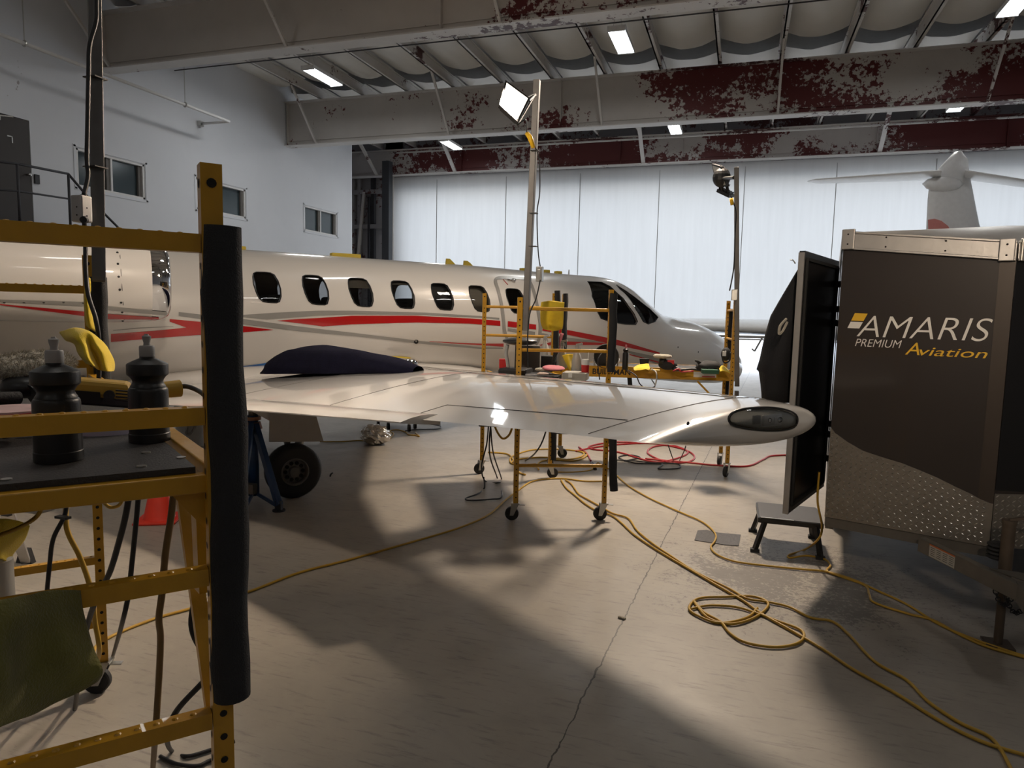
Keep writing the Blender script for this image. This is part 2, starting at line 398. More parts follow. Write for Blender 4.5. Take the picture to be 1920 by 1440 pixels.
# landing and railing
t_ = thing('landing', 'black steel landing with pipe railing below the upstairs door', 'landing', (-12.25, 9.0, 3.0))
p = MB(); p.box((-12.28, 8.3, 3.03), (1.0, 4.2, 0.1)); obj('landing_deck', p, MT['dark'], t_)
XR = -11.82
def rl(*px): return [onX(x, y, XR) for x, y in px]
tp = rl((-60, 296), (32, 307), (128, 326)); md = rl((-60, 352), (32, 358), (130, 373)); dn = rl((128, 326), (167, 372), (219, 424), (300, 512))
p = MB(); p.tube(tp, 0.022); p.tube(dn, 0.022); obj('top_rail', p, MT['dark'], t_, smooth=True)
p = MB(); p.tube(md, 0.017); obj('mid_rail', p, MT['dark'], t_, smooth=True)
for x, y in ((32, 307), (128, 326)):
    q = onX(x, y, XR); p = MB(); p.cyl(q, (q.x, q.y, 3.0), 0.022); obj('rail_post', p, MT['dark'], t_, smooth=True)
for k in range(2):
    q = onX(128, 326, XR - 0.9 * k); p = MB(); p.beam((XR - 0.9 * k, 10.4, 3.02), (XR - 0.9 * k, 14.9, 0.05), 0.05, 0.22); obj('stair_stringer', p, MT['dark'], t_)
p = MB()
for k in range(15): p.box((XR - 0.45, 10.5 + k * 0.3, 2.85 - k * 0.195), (0.86, 0.28, 0.03))
obj('stair_treads', p, MT['dark'], t_)
for k in range(2):
    p = MB(); p.cyl((XR + 0.02, 6.6 + 3.6 * k, 0), (XR + 0.02, 6.6 + 3.6 * k, 3.0), 0.05); obj('support_post', p, MT['dark'], t_)

# ---- other walls, roof
XL, XRR = -19.0, 13.5
b_ = MB(); b_.box((XRR + 0.1, 8, 4.5), (0.2, 32, 9)); struct('wall_right', b_, MT['wall'])
b_ = MB(); b_.box((-2.5, -8.1, 4.5), (33, 0.2, 9)); struct('wall_front', b_, MT['wall'])
b_ = MB(); b_.box((-18.1, 22.6, 4.5), (0.2, 3.0, 9)); struct('wall_pocket', b_, MT['frame'])
xl = onY(745, 400, 24.3).x
b_ = MB(); b_.box(((XL + xl) / 2 + 0.1, 24.45, 4.5), (xl - XL + 0.2, 0.2, 9.0)); b_.box((0.3, 24.45, 7.6), (27.0, 0.2, 2.8)); b_.box((13.3, 24.45, 4.5), (0.8, 0.2, 9))
struct('wall_back', b_, MT['frame'], 'steel back wall around the hangar door opening')
b_ = MB(); b_.box((-2.5, 8.2, 8.75), (33.4, 32.8, 0.1)); struct('ceiling', b_, MT['roofw'], 'white sheet roof above the purlins')

# ---- purlins
x0 = onY(600, 196, Y2).x; x12 = onY(1850, 70, Y2).x; sp_ = (x12 - x0) / 12
PX = [x0 + sp_ * i for i in range(-1, 18) if x0 + sp_ * i < 13.2]
for i, x in enumerate(PX):
    b_ = MB(); b_.box((x, 8.0, 7.79), (0.035, 31.8, 0.27)); b_.box((x + 0.03, 8.0, 7.665), (0.09, 31.8, 0.02)); b_.box((x, 8, 7.92), (0.1, 31.8, 0.02))
    o = struct('ceiling_purlin_beam', b_, MT['steel_w']); o['group'] = 'roof purlins'
# insulation blankets sagging between the purlins
b_ = MB()
for i in range(len(PX) - 1):
    xa, xb = PX[i] + 0.03, PX[i + 1] - 0.03
    for (ya, yb) in ((-7.9, -1.3), (-1.1, 5.2), (5.6, 8.5), (8.7, 11.2), (11.9, 14.35), (14.6, 17.1), (17.95, 20.6), (20.8, 23.5)):
        rows = []
        for j in range(9):
            v = j / 8; y = ya + (yb - ya) * v; row = []
            for k in range(9):
                u = k / 8; sag = 0.17 * math.sin(PI * u) * (0.75 + 0.25 * math.sin(PI * v)) + 0.05 * (v ** 3) * math.sin(PI * u)
                row.append(V((xa + (xb - xa) * u, y, 8.02 - sag - 0.02 * noise.noise(V((xa * 3 + u * 4, y * 2, 0))))))
            rows.append(row)
        b_.grid(rows)
o = struct('ceiling_insulation', b_, MT['insul'], 'white insulation blankets sagging between the roof purlins', smooth=True)
# bridging channels between purlins
for j, (yy, mt) in enumerate(((-1.2, 'steel_w'), (5.4, 'steel_w'), (8.6, 'steel_w'), (14.48, 'girder2'), (20.7, 'steel_w'))):
    b_ = MB(); b_.box((0.3, yy, 7.8), (26.2, 0.03, 0.2)); b_.box((0.3, yy - 0.04, 7.71), (26.2, 0.08, 0.015)); o = struct('ceiling_bridging_beam', b_, MT[mt]); o['group'] = 'roof bridging channels'
# ---- girders
def girder(y, zb, zt, mt, xa, xb, stiff):
    b_ = MB(); b_.box(((xa + xb) / 2, y, (zb + zt) / 2), (xb - xa, 0.02, zt - zb))
    for x in stiff: b_.box((x, y - 0.06, (zb + zt) / 2), (0.02, 0.11, zt - zb))
    o = struct('roof_girder_beam', b_, mt, {Y1: 'deep grey roof girder, nearest the camera, red primer patches on top', Y2: 'deep roof girder in the middle with large peeled red areas', Y3: 'peeling red and grey girder just above the hangar door'}.get(y))
    f = MB(); f.box(((xa + xb) / 2, y, zb + 0.012), (xb - xa, 0.34, 0.025)); f.box(((xa + xb) / 2, y, zt - 0.012), (xb - xa, 0.34, 0.025)); obj('flange', f, MT['steel_w'], o)
    f = MB(); f.beam((xa, y - 0.03, zb + 0.16), (xb, y - 0.03, zb + 0.16), 0.02, 0.02); obj('lower_rib', f, mt, o)
    return o
g1 = girder(Y1, 6.5, 7.62, MT['girder1'], XW, XRR, [XW + 0.1, onY(830, 40, Y1).x, 3.2, 9])
g2 = girder(Y2, 6.37, 7.6, MT['girder2'], XW, XRR, [XW + 0.05, onY(1053, 200, Y2).x, onY(1460, 150, Y2).x])
g3 = girder(Y3 - 0.15, 6.68, 7.6, MT['girder3'], XL + 0.9, XRR, [onY(x, 300, Y3).x for x in (870, 1165, 1280, 1640, 1880)])
g0 = girder(5.4, 6.45, 7.6, MT['girder1'], XW, XRR, [])
gm = girder(-0.8, 6.45, 7.6, MT['girder1'], XW, XRR, [])
def fly(y, zb, x, y2, par, w=0.05):
    b_ = MB(); b_.beam((x, y - 0.1, zb + 0.02), (x, y2, 7.68), w, 0.05); o = obj('fly_brace', b_, MT['steel_w'], par)
for x in (onY(597, 268, Y2).x, onY(845, 256, Y2).x, onY(1130, 240, Y2).x, onY(1458, 215, Y2).x, onY(1850, 180, Y2).x): fly(Y2, 6.38, x, Y2 - 1.25, g2)
for x in (onY(713, 328, Y3).x, onY(858, 325, Y3).x, onY(1208, 310, Y3).x, onY(1646, 290, Y3).x): fly(Y3 - 0.15, 6.7, x, Y3 - 1.6, g3, 0.12)
for x in (onY(215, 125, Y1).x, onY(545, 90, Y1).x, onY(942, 47, Y1).x): fly(Y1, 6.5, x, Y1 - 1.3, g1)
# conduits, sprinkler pipe
b_ = MB(); b_.tube([(XW + 1.5, Y1 + 0.35, 6.52), (13, Y1 + 0.35, 6.52)], 0.012); solo('conduit_pipe', b_, MT['dark'], 'thin dark conduit running along the nearest roof girder', 'conduit', smooth=True)
b_ = MB(); b_.tube([(-12.4, Y3 - 0.75, 7.36), (13, Y3 - 0.75, 7.40)], 0.03); solo('sprinkler_pipe', b_, MT['steel_w'], 'white pipe running high in front of the girder over the hangar door', 'pipe', smooth=True)
XP = -11.9; pe = onX(430, 228, XP); ps = onX(-30, 57, XP)
t_ = thing('sprinkler_pipe', 'white sprinkler pipe on hangers along the office wall, ending in an elbow', 'pipe', pe)
b_ = MB(); b_.tube([(XP, ps.y, pe.z), (XP, pe.y - 0.1, pe.z), (XP, pe.y, pe.z)], 0.035); b_.tube([(XP, pe.y, pe.z), (XW + 0.1, pe.y, pe.z + 0.0)], 0.03); obj('pipe_run', b_, MT['whitef'], t_, smooth=True)
b_ = MB(); b_.box((XW + 0.05, pe.y, pe.z), (0.1, 0.12, 0.12)); obj('wall_bracket', b_, MT['zinc'], t_)
for x, y in ((46, 84), (347, 197)):
    q = onX(x, y, XP); b_ = MB(); b_.cyl((XP, q.y, pe.z), (XP, q.y, 7.7), 0.008, n=6); b_.lathe([(0.05, -0.015), (0.06, 0), (0.05, 0.015)], (XP, q.y, pe.z), (0, 1, 0), 12); obj('hanger', b_, MT['zinc'], t_)
# ---- wall frame beside the door
b_ = MB(); q = onY(726, 400, 23.3); b_.box((q.x, 23.3, 3.55), (0.28, 0.28, 7.1)); struct('column_door', b_, mat('charcoal_column', (0.035, 0.038, 0.045), 0.5), 'dark steel column at the door edge')
t_ = thing('pocket_frame', 'rusty white steel framing in the recess beside the hangar door', 'frame', (onY(695, 400, 24.2).x, 24.2, 0))
t_['kind'] = 'structure'
for x in (663, 675, 700): q = onY(x, 400, 24.2); b_ = MB(); b_.box((q.x, 24.2, 3.6), (0.14, 0.15, 7.2)); obj('stud', b_, MT['frame'] if x < 690 else MT['dark'], t_)
q = onY(692, 400, 24.1); b_ = MB(); b_.box((q.x, 24.1, 3.0), (0.08, 0.1, 6.0)); obj('post', b_, MT['dark'], t_)
for y in (360, 425): q = onY(690, y, 24.15); b_ = MB(); b_.box((q.x, 24.15, q.z), (1.9, 0.12, 0.16)); obj('girt', b_, MT['frame'], t_)
b_ = MB(); b_.beam(onY(683, 360, 24.12), onY(672, 480, 24.12), 0.1, 0.1, (0, 1, 0)); obj('diagonal_brace', b_, MT['steel_w'], t_)

# ---- fabric door
m, nt, b = newmat('door_fabric'); nt.nodes.remove(b)
out = nt.nodes['Material Output']; g = nd(nt, 'ShaderNodeNewGeometry')
sc = nd(nt, 'ShaderNodeMapping'); sc.inputs['Scale'].default_value = (2.2, 1, 0.15); nt.links.new(g.outputs['Position'], sc.inputs['Vector'])
st = noise_(nt, sc.outputs[0], 2.5, 5, 0.6)
d1 = nd(nt, 'ShaderNodeBsdfDiffuse'); nt.links.new(mixc(nt, st, (0.62, 0.60, 0.58), (0.74, 0.73, 0.71)), d1.inputs[0])
t1 = nd(nt, 'ShaderNodeBsdfTranslucent'); nt.links.new(mixc(nt, st, (0.44, 0.435, 0.42), (0.51, 0.505, 0.49)), t1.inputs[0])
mx = nd(nt, 'ShaderNodeMixShader'); mx.inputs[0].default_value = 0.5
nt.links.new(d1.outputs[0], mx.inputs[1]); nt.links.new(t1.outputs[0], mx.inputs[2]); nt.links.new(mx.outputs[0], out.inputs[0])
MT['fabric'] = m
YD = 24.0; xd0 = onY(735, 350, YD).x
seams = [onY(x, 400, YD).x for x in (819, 947, 1083, 1234, 1390, 1564)]
dx = (seams[-1] - seams[0]) / 5
allx = [seams[0] + dx * i for i in range(0, 10)]
b_ = MB(); b_.add([(xd0, YD, 1.35), (13.2, YD, 1.35), (13.2, YD, 6.67), (xd0, YD, 6.67)], [(0, 1, 2, 3)])
dr = struct('door_1', b_, MT['fabric'], 'huge translucent white fabric hangar door, raised a little above the floor', recalc=False)
for x in allx:
    if x < 13: b_ = MB(); b_.box((x, YD - 0.015, 3.95), (0.022, 0.02, 5.15)); obj('door_seam', b_, mat('seam_tape', (0.35, 0.35, 0.34), 0.7) if x == allx[0] else bpy.data.materials['seam_tape'], dr)
b_ = MB(); b_.box((0.3, YD, 1.33), (27, 0.12, 0.14)); obj('bottom_beam', b_, MT['zinc'], dr)
b_ = MB(); b_.box((xd0 + 0.02, YD - 0.02, 3.4), (0.12, 0.1, 6.6)); obj('door_guide', b_, MT['steel_w'], dr)
# ---- fluorescent fixtures
MT['tube'] = mat('lit_tube', (1, 1, 1), 0.5, emit=(0.86, 0.95, 1.0), estr=16)
def fluor(x, y, z, label, first=[None]):
    q = onz(x, y, z)
    if first[0] is None:
        t = thing('fluorescent_light', label, 'ceiling light', (0, 0, 0), 'fluorescent ceiling lights')
        p = MB(); p.box((0, 0, 0.05), (0.34, 1.24, 0.05)); p.box((0, 0.6, 0.01), (0.34, 0.03, 0.07)); p.box((0, -0.6, 0.01), (0.34, 0.03, 0.07)); p.box((0.17, 0, 0.02), (0.01, 1.2, 0.05)); p.box((-0.17, 0, 0.02), (0.01, 1.2, 0.05)); obj('housing', p, MT['whitef'], t)
        for k in range(4): p = MB(); p.cyl((-0.12 + 0.08 * k, -0.57, 0.005), (-0.12 + 0.08 * k, 0.57, 0.005), 0.019, n=10); obj('tube', p, MT['tube'], t, smooth=True)
        for k in (-1, 1): p = MB(); p.tube([(-0.1, 0.45 * k, 0.07), (0, 0.45 * k, 0.5)], 0.004, 5); p.tube([(0.1, 0.45 * k, 0.07), (0, 0.45 * k, 0.5)], 0.004, 5); obj('suspension_wire', p, MT['zinc'], t)
        first[0] = t
    else:
        t = copy_tree(first[0])
    t.location = q; t['label'] = label
for a in ((605, 145, 7.15, 'lit fluorescent fixture above the small office window wall'), (1165, 78, 7.15, 'lit fluorescent fixture up beyond the halogen work light'),
          (845, 272, 7.15, 'lit fluorescent fixture by the far girder above the hangar door, left of the mast'), (1912, 2, 7.15, 'lit fluorescent fixture at the upper right picture corner'),
          (1265, 241, 7.2, 'fluorescent fixture just showing under the middle girder'), (1800, 196, 7.2, 'fluorescent fixture under the middle girder above the jet tail')): fluor(*a)
MT['white2'] = mat('bright_white_paint', (0.85, 0.86, 0.87), 0.4, coat=0.4)
MT['palered'] = mat('haze_paled_red', (0.6, 0.22, 0.2), 0.5)  # fin red lightened so that haze is part of its colour
# ---- jet parked by the door
OJ = thing('business_jet', 'white jet with T-tail parked behind the dark trailer', 'airplane', (5.0, 22.5, 0))
fx = V((-0.35, 1, 0)).normalized()
p = MB(); prof = []
for k in range(20):
    a = 2 * PI * k / 20; prof.append((math.cos(a), math.sin(a)))
def wingsec(x, yc, zc, ch, th):
    return [V((x, yc + ch * c, zc + th * s_ * (1 if s_ > 0 else 0.8))) for c, s_ in prof]
zw1, zw2 = 1.43, 1.40
p.grid([wingsec(-4.9, 22.7, zw1, 0.1, 0.03), wingsec(-4.6, 22.6, zw1, 0.55, 0.16), wingsec(-1, 22.5, zw1, 0.8, 0.25), wingsec(4.2, 22.3, zw2, 1.1, 0.3)], True)
p.grid([wingsec(6.5, 22.3, zw2, 1.1, 0.3), wingsec(12.8, 22.6, zw2, 0.5, 0.15)], True)
obj('wing', p, MT['white2'], OJ, smooth=True)
p = MB(); p.box((-0.6, 21.75, 1.17), (7.4, 0.5, 0.07)); p.box((-0.6, 21.6, 1.1), (7.2, 0.3, 0.04)); obj('flap', p, MT['grey'], OJ, bevel=0.01)
q = onY(1425, 640, 21.9); p = MB(); p.beam(q + V((0.05, 0, 0.1)), q + V((-0.14, 0, -0.3)), 0.05, 0.14, (0, 1, 0)); p.beam(q + V((-0.14, 0, -0.3)), q + V((-0.22, 0, -0.22)), 0.04, 0.06, (0, 1, 0)); obj('flap_arm', p, MT['grey'], OJ)
p = MB(); rows = []
for (y, r, z) in ((18.3, 0.15, 2.4), (19.2, 0.45, 2.3), (20.3, 0.8, 2.1), (21.5, 1.0, 2.0), (24.5, 1.0, 2.0), (27, 0.75, 1.9), (28.5, 0.1, 1.7)):
    rows.append([V((6.1 + r * math.cos(2 * PI * k / 20), y, z + r * math.sin(2 * PI * k / 20))) for k in range(20)])
p.grid(rows, True); obj('fuselage', p, MT['white2'], OJ, smooth=True)
# fin at its own plane (seen obliquely)
YF = 18.8
fpx = [(1737, 440), (1733, 400), (1730, 352), (1736, 330), (1748, 318), (1768, 300), (1790, 299), (1797, 305), (1806, 340), (1836, 440)]
p = MB(); fp = []
for x, y in fpx:
    q = onY(x, y, YF); fp.append(q)
cx = sum(q.x for q in fp) / len(fp)
rows = []
for zt in range(13):
    z = 3.5 + zt / 12 * 2.15
    # chord limits at that height from the outline
    lo = np.interp(z, [3.4, 4.0, 4.6, 5.0, 5.35, 5.66], [0.0, -0.02, -0.04, -0.02, 0.2, 0.5]); hi = np.interp(z, [3.4, 4.0, 4.6, 5.2, 5.5, 5.66], [1.45, 1.2, 1.03, 0.86, 0.8, 0.62])
    th = 0.11; row = []
    for k in range(16):
        a = 2 * PI * k / 16; c = (lo + hi) / 2 + (hi - lo) / 2 * math.cos(a)
        row.append(V((fp[0].x, YF, 0)) + V((0.96, 0.28, 0)) * c + V((-0.28, 0.96, 0)) * (th * math.sin(a)) + V((0, 0, z)))
    rows.append(row)
p.grid(rows, True); p.add(rows[-1], [tuple(range(16))]); obj('tail_fin', p, MT['white2'], OJ, smooth=True)
p = MB(); zc = 5.2
rt = onY(1765, 328, YF); tl = onY(1515, 341, YF + 0.4)
for (a_, b2) in ((rt, tl), (rt + V((0.5, 0.1, 0)), rt + V((3.8, 0.6, -0.55)))):
    rows = []
    for t, ch, th in ((0, 0.55, 0.06), (0.5, 0.42, 0.05), (0.93, 0.3, 0.03), (1.0, 0.1, 0.008)):
        c = a_.lerp(b2, t); rows.append([V((c.x + (0.25 * math.cos(2 * PI * k / 14) * (1 if b2.x > a_.x else 1)) * ch, c.y + ch * math.cos(2 * PI * k / 14), c.z + th * math.sin(2 * PI * k / 14))) for k in range(14)])
    p.grid(rows, True); p.add(rows[-1], [tuple(range(14))])
obj('tailplane', p, MT['white2'], OJ, smooth=True)
p = MB(); c = onY(1768, 345, YF); rows = []
for t in range(9):
    u = -1 + t / 4; r = math.sqrt(max(0, 1 - u * u)) * 0.17
    rows.append([c + V((0.45 * u, 0.1 * u, 0)) + V((0, r * math.cos(2 * PI * k / 12), r * math.sin(2 * PI * k / 12))) for k in range(12)])
p.grid(rows, True); obj('tail_bullet', p, MT['white2'], OJ, smooth=True)
p = MB(); q = [onY(x, y, YF - 0.12) for x, y in ((1741, 440), (1740, 412), (1752, 410), (1765, 414), (1778, 424), (1786, 440))]
p.prism(q, (0, 0.01, 0)); obj('fin_stripe', p, MT['palered'], OJ)
# ================================================================ the jet in work
AY = math.radians(50)
F = V((math.cos(AY), math.sin(AY), 0)); S = V((F.y, -F.x, 0)); UP = V((0, 0, 1))
OA = V((-5.818, 7.354, 0))
def A(s, u, z): return OA + F * s + S * u + UP * z
def L(P): d = P - OA; return (d.dot(F), d.dot(S), P.z)
def sm(xs, ys):
    xs = np.array(xs, float); ys = np.array(ys, float); m = np.gradient(ys, xs)
    def f(x):
        x = min(max(x, xs[0]), xs[-1]); i = min(int(np.searchsorted(xs, x, side='right')) - 1, len(xs) - 2); i = max(i, 0)
        h = xs[i + 1] - xs[i]; t = (x - xs[i]) / h
        return float((2 * t ** 3 - 3 * t ** 2 + 1) * ys[i] + (t ** 3 - 2 * t ** 2 + t) * h * m[i] + (-2 * t ** 3 + 3 * t ** 2) * ys[i + 1] + (t ** 3 - t ** 2) * h * m[i + 1])
    return f
ftop = sm([-8.2, -6, -3, -0.8, 0, 1.8, 3, 4.1, 4.9, 5.35, 5.65, 5.95, 6.25, 6.75, 7.1, 7.7, 8.3, 8.77, 9.0, 9.1],
          [2.38, 2.42, 2.44, 2.446, 2.447, 2.428, 2.42, 2.389, 2.372, 2.365, 2.335, 2.24, 2.07, 1.79, 1.72, 1.62, 1.42, 1.16, 0.95, 0.80])
fbot = sm([-8.2, -6, -3.5, -2, 0, 3, 5, 6, 7, 8, 8.6, 9.0, 9.1], [1.9, 1.4, 0.95, 0.86, 0.86, 0.82, 0.76, 0.68, 0.58, 0.5, 0.5, 0.58, 0.72])
fwid = sm([-8.2, -6, -4, -2.5, 0, 3, 4.8, 5.6, 6.1, 6.8, 7.7, 8.3, 8.77, 9.0, 9.1], [0.22, 0.5, 0.68, 0.74, 0.74, 0.74, 0.74, 0.72, 0.68, 0.6, 0.47, 0.36, 0.22, 0.12, 0.03])
def fpar(s):
    t, b = ftop(s), fbot(s); return (t + b) / 2, max((t - b) / 2, 0.01), max(fwid(s), 0.01)
def fside(s, z, off=0.0):
    c, h, w = fpar(s); v = max(0, 1 - ((z - c) / h) ** 2); return A(s, w * math.sqrt(v) + off, z)
def fval(P):
    s, u, z = L(P)
    if s > 9.1 or s < -8.2: return 5
    c, h, w = fpar(s); return ((z - c) / h) ** 2 + (u / w) ** 2 - 1
def fnorm(P):
    e = 0.01; g = V([fval(P + V(d) * e) - fval(P - V(d) * e) for d in ((1, 0, 0), (0, 1, 0), (0, 0, 1))])
    return g.normalized() if g.length > 0 else S
def hit(x, y, fv=fval, t0=3.0, t1=20, off=0.003):
    d = ray(x, y); t = t0; st = 0.04
    while t < t1:
        if fv(EYE + d * t) < 0: break
        t += st
    else: return None
    a, b = t - st, t
    for _ in range(24):
        m_ = (a + b) / 2
        if fv(EYE + d * m_) < 0: b = m_
        else: a = m_
    P = EYE + d * b
    if off:
        e = 0.01; g = V([fv(P + V(q) * e) - fv(P - V(q) * e) for q in ((1, 0, 0), (0, 1, 0), (0, 0, 1))]); P = P + g.normalized() * off
    return P
def lerpl(pl, x):
    xs = [p[0] for p in pl]; ys = [p[1] for p in pl]; return float(np.interp(x, xs, ys))
def ribbon(mb, top, bot, fv=fval, n=None, r=4, off=0.004, **k):
    x0, x1 = top[0][0], top[-1][0]; n = n or max(2, int((x1 - x0) / 6)); rows = []
    for i in range(n + 1):
        x = x0 + (x1 - x0) * i / n; ya, yb = lerpl(top, x), lerpl(bot, x); row = []
        for j in range(r + 1):
            P = hit(x, ya + (yb - ya) * j / r, fv, off=off, **k)
            if P is None: break
            row.append(P)
        if len(row) == r + 1: rows.append(row)
    if len(rows) > 1: mb.grid(rows)
def edge_line(mb, pts, w, fv=fval, off=0.006, closed=False):
    q = [hit(x, y, fv, off=off) for x, y in pts]; q = [p for p in q if p is not None]
    if len(q) > 1: mb.tube(q, w, 5, closed=closed)

JET = thing('business_jet', 'large white jet with red and grey stripes filling the middle of the hangar', 'airplane', (OA.x, OA.y, 0))
rows = []; slist = [-8.2 + 0.3 * i for i in range(18)] + [-2.8 + 0.14 * i for i in range(60)] + [5.6 + 0.07 * i for i in range(47)] + [8.9 + 0.04 * i for i in range(6)]
for s in slist:
    c, h, w = fpar(s); rows.append([A(s, w * math.cos(2 * PI * k / 72), c + h * math.sin(2 * PI * k / 72)) for k in range(72)])
mb = MB(); mb.grid(rows, True); mb.add(rows[0], [tuple(range(72))]); mb.add(rows[-1], [tuple(range(72))])
fus = obj('fuselage', mb, [MT['white'], MT['beige']], JET, smooth=40)
so = fus.modifiers.new('solid', 'SOLIDIFY'); so.thickness = 0.045; so.offset = -1; so.material_offset = 1
# window openings, cut right through both sides
WPX = [(240, 372), (262, 362), (320, 360), (370, 363), (395, 376), (415, 422), (428, 480), (426, 540), (410, 580), (388, 588), (330, 587), (290, 582), (262, 560), (242, 512), (228, 450), (231, 400)]
WS = [((x - 328) / 4 / 165, -(y - 474) / 4 / 160) for x, y in WPX]
wc = [(0.569 * i, 1.976 - 0.0186 * 0.569 * i) for i in range(6)] + [(3.44, 1.905)]
cut = MB()
def cutter(poly, full=True):
    cut.prism([A(s, 1.3, z) for s, z in poly], S * (-2.6 if full else -1.25))
for cs, cz in wc: cutter([(cs + a, cz + b) for a, b in WS])
def pxpoly(pts, org, sc): return [(org[0] + x / sc, org[1] + y / sc) for x, y in pts]
SIDEW = pxpoly([(760, 233), (850, 237), (905, 264), (990, 342), (1060, 440), (1082, 490), (1070, 510), (1000, 507), (900, 490), (846, 470), (820, 420), (790, 330)], (880, 460), 3.43)
WSH = pxpoly([(945, 256), (1000, 290), (1060, 332), (1160, 410), (1214, 464), (1195, 490), (1150, 506), (1118, 490), (1072, 415), (1025, 335), (965, 278)], (880, 460), 3.43)
sw = [L(hit(x, y, off=0)) for x, y in SIDEW]; cutter([(p[0], p[2]) for p in sw])
wh = [hit(x, y, off=0) for x, y in WSH]
cut.prism([p + S * 0.25 + UP * 0.06 for p in wh], S * -0.5 - UP * 0.12)
cutm = obj('cutter', cut, MT['seam'])
bo = fus.modifiers.new('cut', 'BOOLEAN'); bo.object = cutm; bo.operation = 'DIFFERENCE'; bo.solver = 'EXACT'
dg = bpy.context.evaluated_depsgraph_get(); dg.update()
nm = bpy.data.meshes.new_from_object(fus.evaluated_get(dg))
print('fuselage polys', len(nm.polygons))
fus.modifiers.clear(); fus.data = nm; bpy.data.objects.remove(cutm)
def pane(poly, name, m, push=-0.022, nm=None):
    c = (sum(p[0] for p in poly) / len(poly), sum(p[1] for p in poly) / len(poly)); rings = []
    for k in range(6):
        t = 1.03 * (1 - k / 5) + 0.001; rings.append([fside(c[0] + (s - c[0]) * t, c[1] + (z - c[1]) * t, push) for s, z in poly])
    mb = MB(); mb.grid(rings, True); return obj(name, mb, m, JET, smooth=True)
MT['seal'] = mat('window_seal', (0.01, 0.01, 0.011), 0.35)
for i, (cs, cz) in enumerate(wc):
    poly = [(cs + a, cz + b) for a, b in WS]
    w = pane(poly, 'cabin_window', MT['glass'])
    mb = MB(); mb.tube([fside(s, z, 0.001) for s, z in poly], 0.007, 5, closed=True); obj('window_seal', mb, MT['seal'], w)
    shade = {2: (0.36, 'beige'), 5: (1.0, 'beige'), 3: (0.16, 'beige'), 4: (1.0, 'deck')}.get(i)
    if shade:
        z1 = cz + 0.19; z0 = z1 - 0.38 * shade[0]
        mb = MB(); mb.grid([[fside(cs - 0.19 + 0.38 * a / 4, z1 + (z0 - z1) * b / 4, -0.06) for a in range(5)] for b in range(5)])
        obj('window_shade', mb, MT[shade[1]], w)
mb = MB(); q = [(p[0], p[2]) for p in sw]; w = pane(q, 'cockpit_side_window', MT['glass'])
mb.tube([fside(s, z, 0.001) for s, z in q], 0.008, 5, closed=True); obj('window_seal', mb, MT['seal'], w)
mb = MB(); c = V((0, 0, 0))
for p in wh: c += p / len(wh)
hc = []
for k in range(5):
    t = 1 - k / 4 + 0.001; hc.append([c.lerp(p, t) + fnorm(p) * (-0.008 + 0.035 * (1 - t) * t) for p in wh])
mb.grid(hc, True); w = obj('windscreen', mb, MT['glass'], JET, smooth=True)
mb = MB(); mb.tube([p for p in wh], 0.009, 5, closed=True); obj('window_seal', mb, MT['seal'], w)
# dark cockpit panel seen through the glass
mb = MB(); mb.box(A(6.1, 0, 1.62), (0.5, 1.0, 0.32), Matrix((F, S, UP)).transposed()); obj('instrument_panel', mb, MT['blackmatte'], JET, bevel=0.03)
for u in (0.28, -0.28): mb = MB(); mb.box(A(5.35, u, 1.75), (0.14, 0.4, 0.75), Matrix((F, S, UP)).transposed()); obj('pilot_seat', mb, MT['blackmatte'], JET, bevel=0.03)
for i in range(5):
    for u in (0.3, -0.3): mb = MB(); mb.box(A(0.2 + i * 0.85, u, 1.5), (0.16, 0.42, 0.8), Matrix((F, S, UP)).transposed()); obj('cabin_seat', mb, MT['blackmatte'], JET, bevel=0.04)
# ---- stripes on the fuselage
def stripe(m, *rib):
    for t, b in rib:
        mb = MB(); ribbon(mb, t, b)
        if mb.f: obj('stripe', mb, m, JET, smooth=True)
stripe(MT['red'], ([(520, 601), (560, 598), (600, 596), (660, 592), (780, 592), (880, 597), (938, 601.4)], [(520, 601.2), (560, 606), (605, 612), (660, 608), (780, 604.5), (880, 606.8), (938, 611)]),
       ([(952, 602), (1005, 608.5)], [(952, 612.5), (1005, 618)]),
       ([(1017, 612), (1061, 618), (1154, 636), (1237, 661)], [(1017, 620), (1061, 627), (1154, 646.6), (1237, 664)]))
stripe(MT['grey'], ([(446, 591), (520, 586), (595, 582.5), (660, 582.5), (795, 586), (900, 592.5), (936, 596)], [(446, 594), (500, 599), (595, 592), (660, 589.5), (795, 590.5), (900, 595.5), (936, 599)]),
       ([(448, 597), (560, 612), (670, 625), (795, 640), (900, 651), (943, 652)], [(448, 607), (560, 621), (670, 631), (795, 645), (900, 654), (943, 654)]))
stripe(MT['grey'], ([(952, 615), (1003, 622)], [(952, 620), (1003, 630)]), ([(1013, 624), (1060, 632), (1130, 641)], [(1013, 629), (1060, 640), (1130, 642)]),
       ([(1175, 657), (1238, 670), (1262, 681)], [(1175, 660), (1238, 686), (1262, 690)]))
stripe(MT['red'], ([(805, 639.5), (850, 642), (900, 644), (944, 644)], [(805, 640.3), (850, 644), (900, 647), (944, 650)]),
       ([(1011, 646.6), (1033, 641), (1061, 640), (1152, 643.5)], [(1011, 648), (1033, 647.5), (1061, 646.6), (1152, 646.8)]), ([(1180, 663.5), (1240, 679)], [(1180, 665.5), (1240, 682)]))
stripe(MT['red'], ([(318, 598), (388, 604.5), (455, 611), (512, 618.2)], [(318, 603), (388, 627.5), (455, 623), (512, 618.6)]), ([(208, 626), (290, 620), (370, 612), (388, 610)], [(208, 641), (290, 634), (370, 628), (388, 627.5)]))
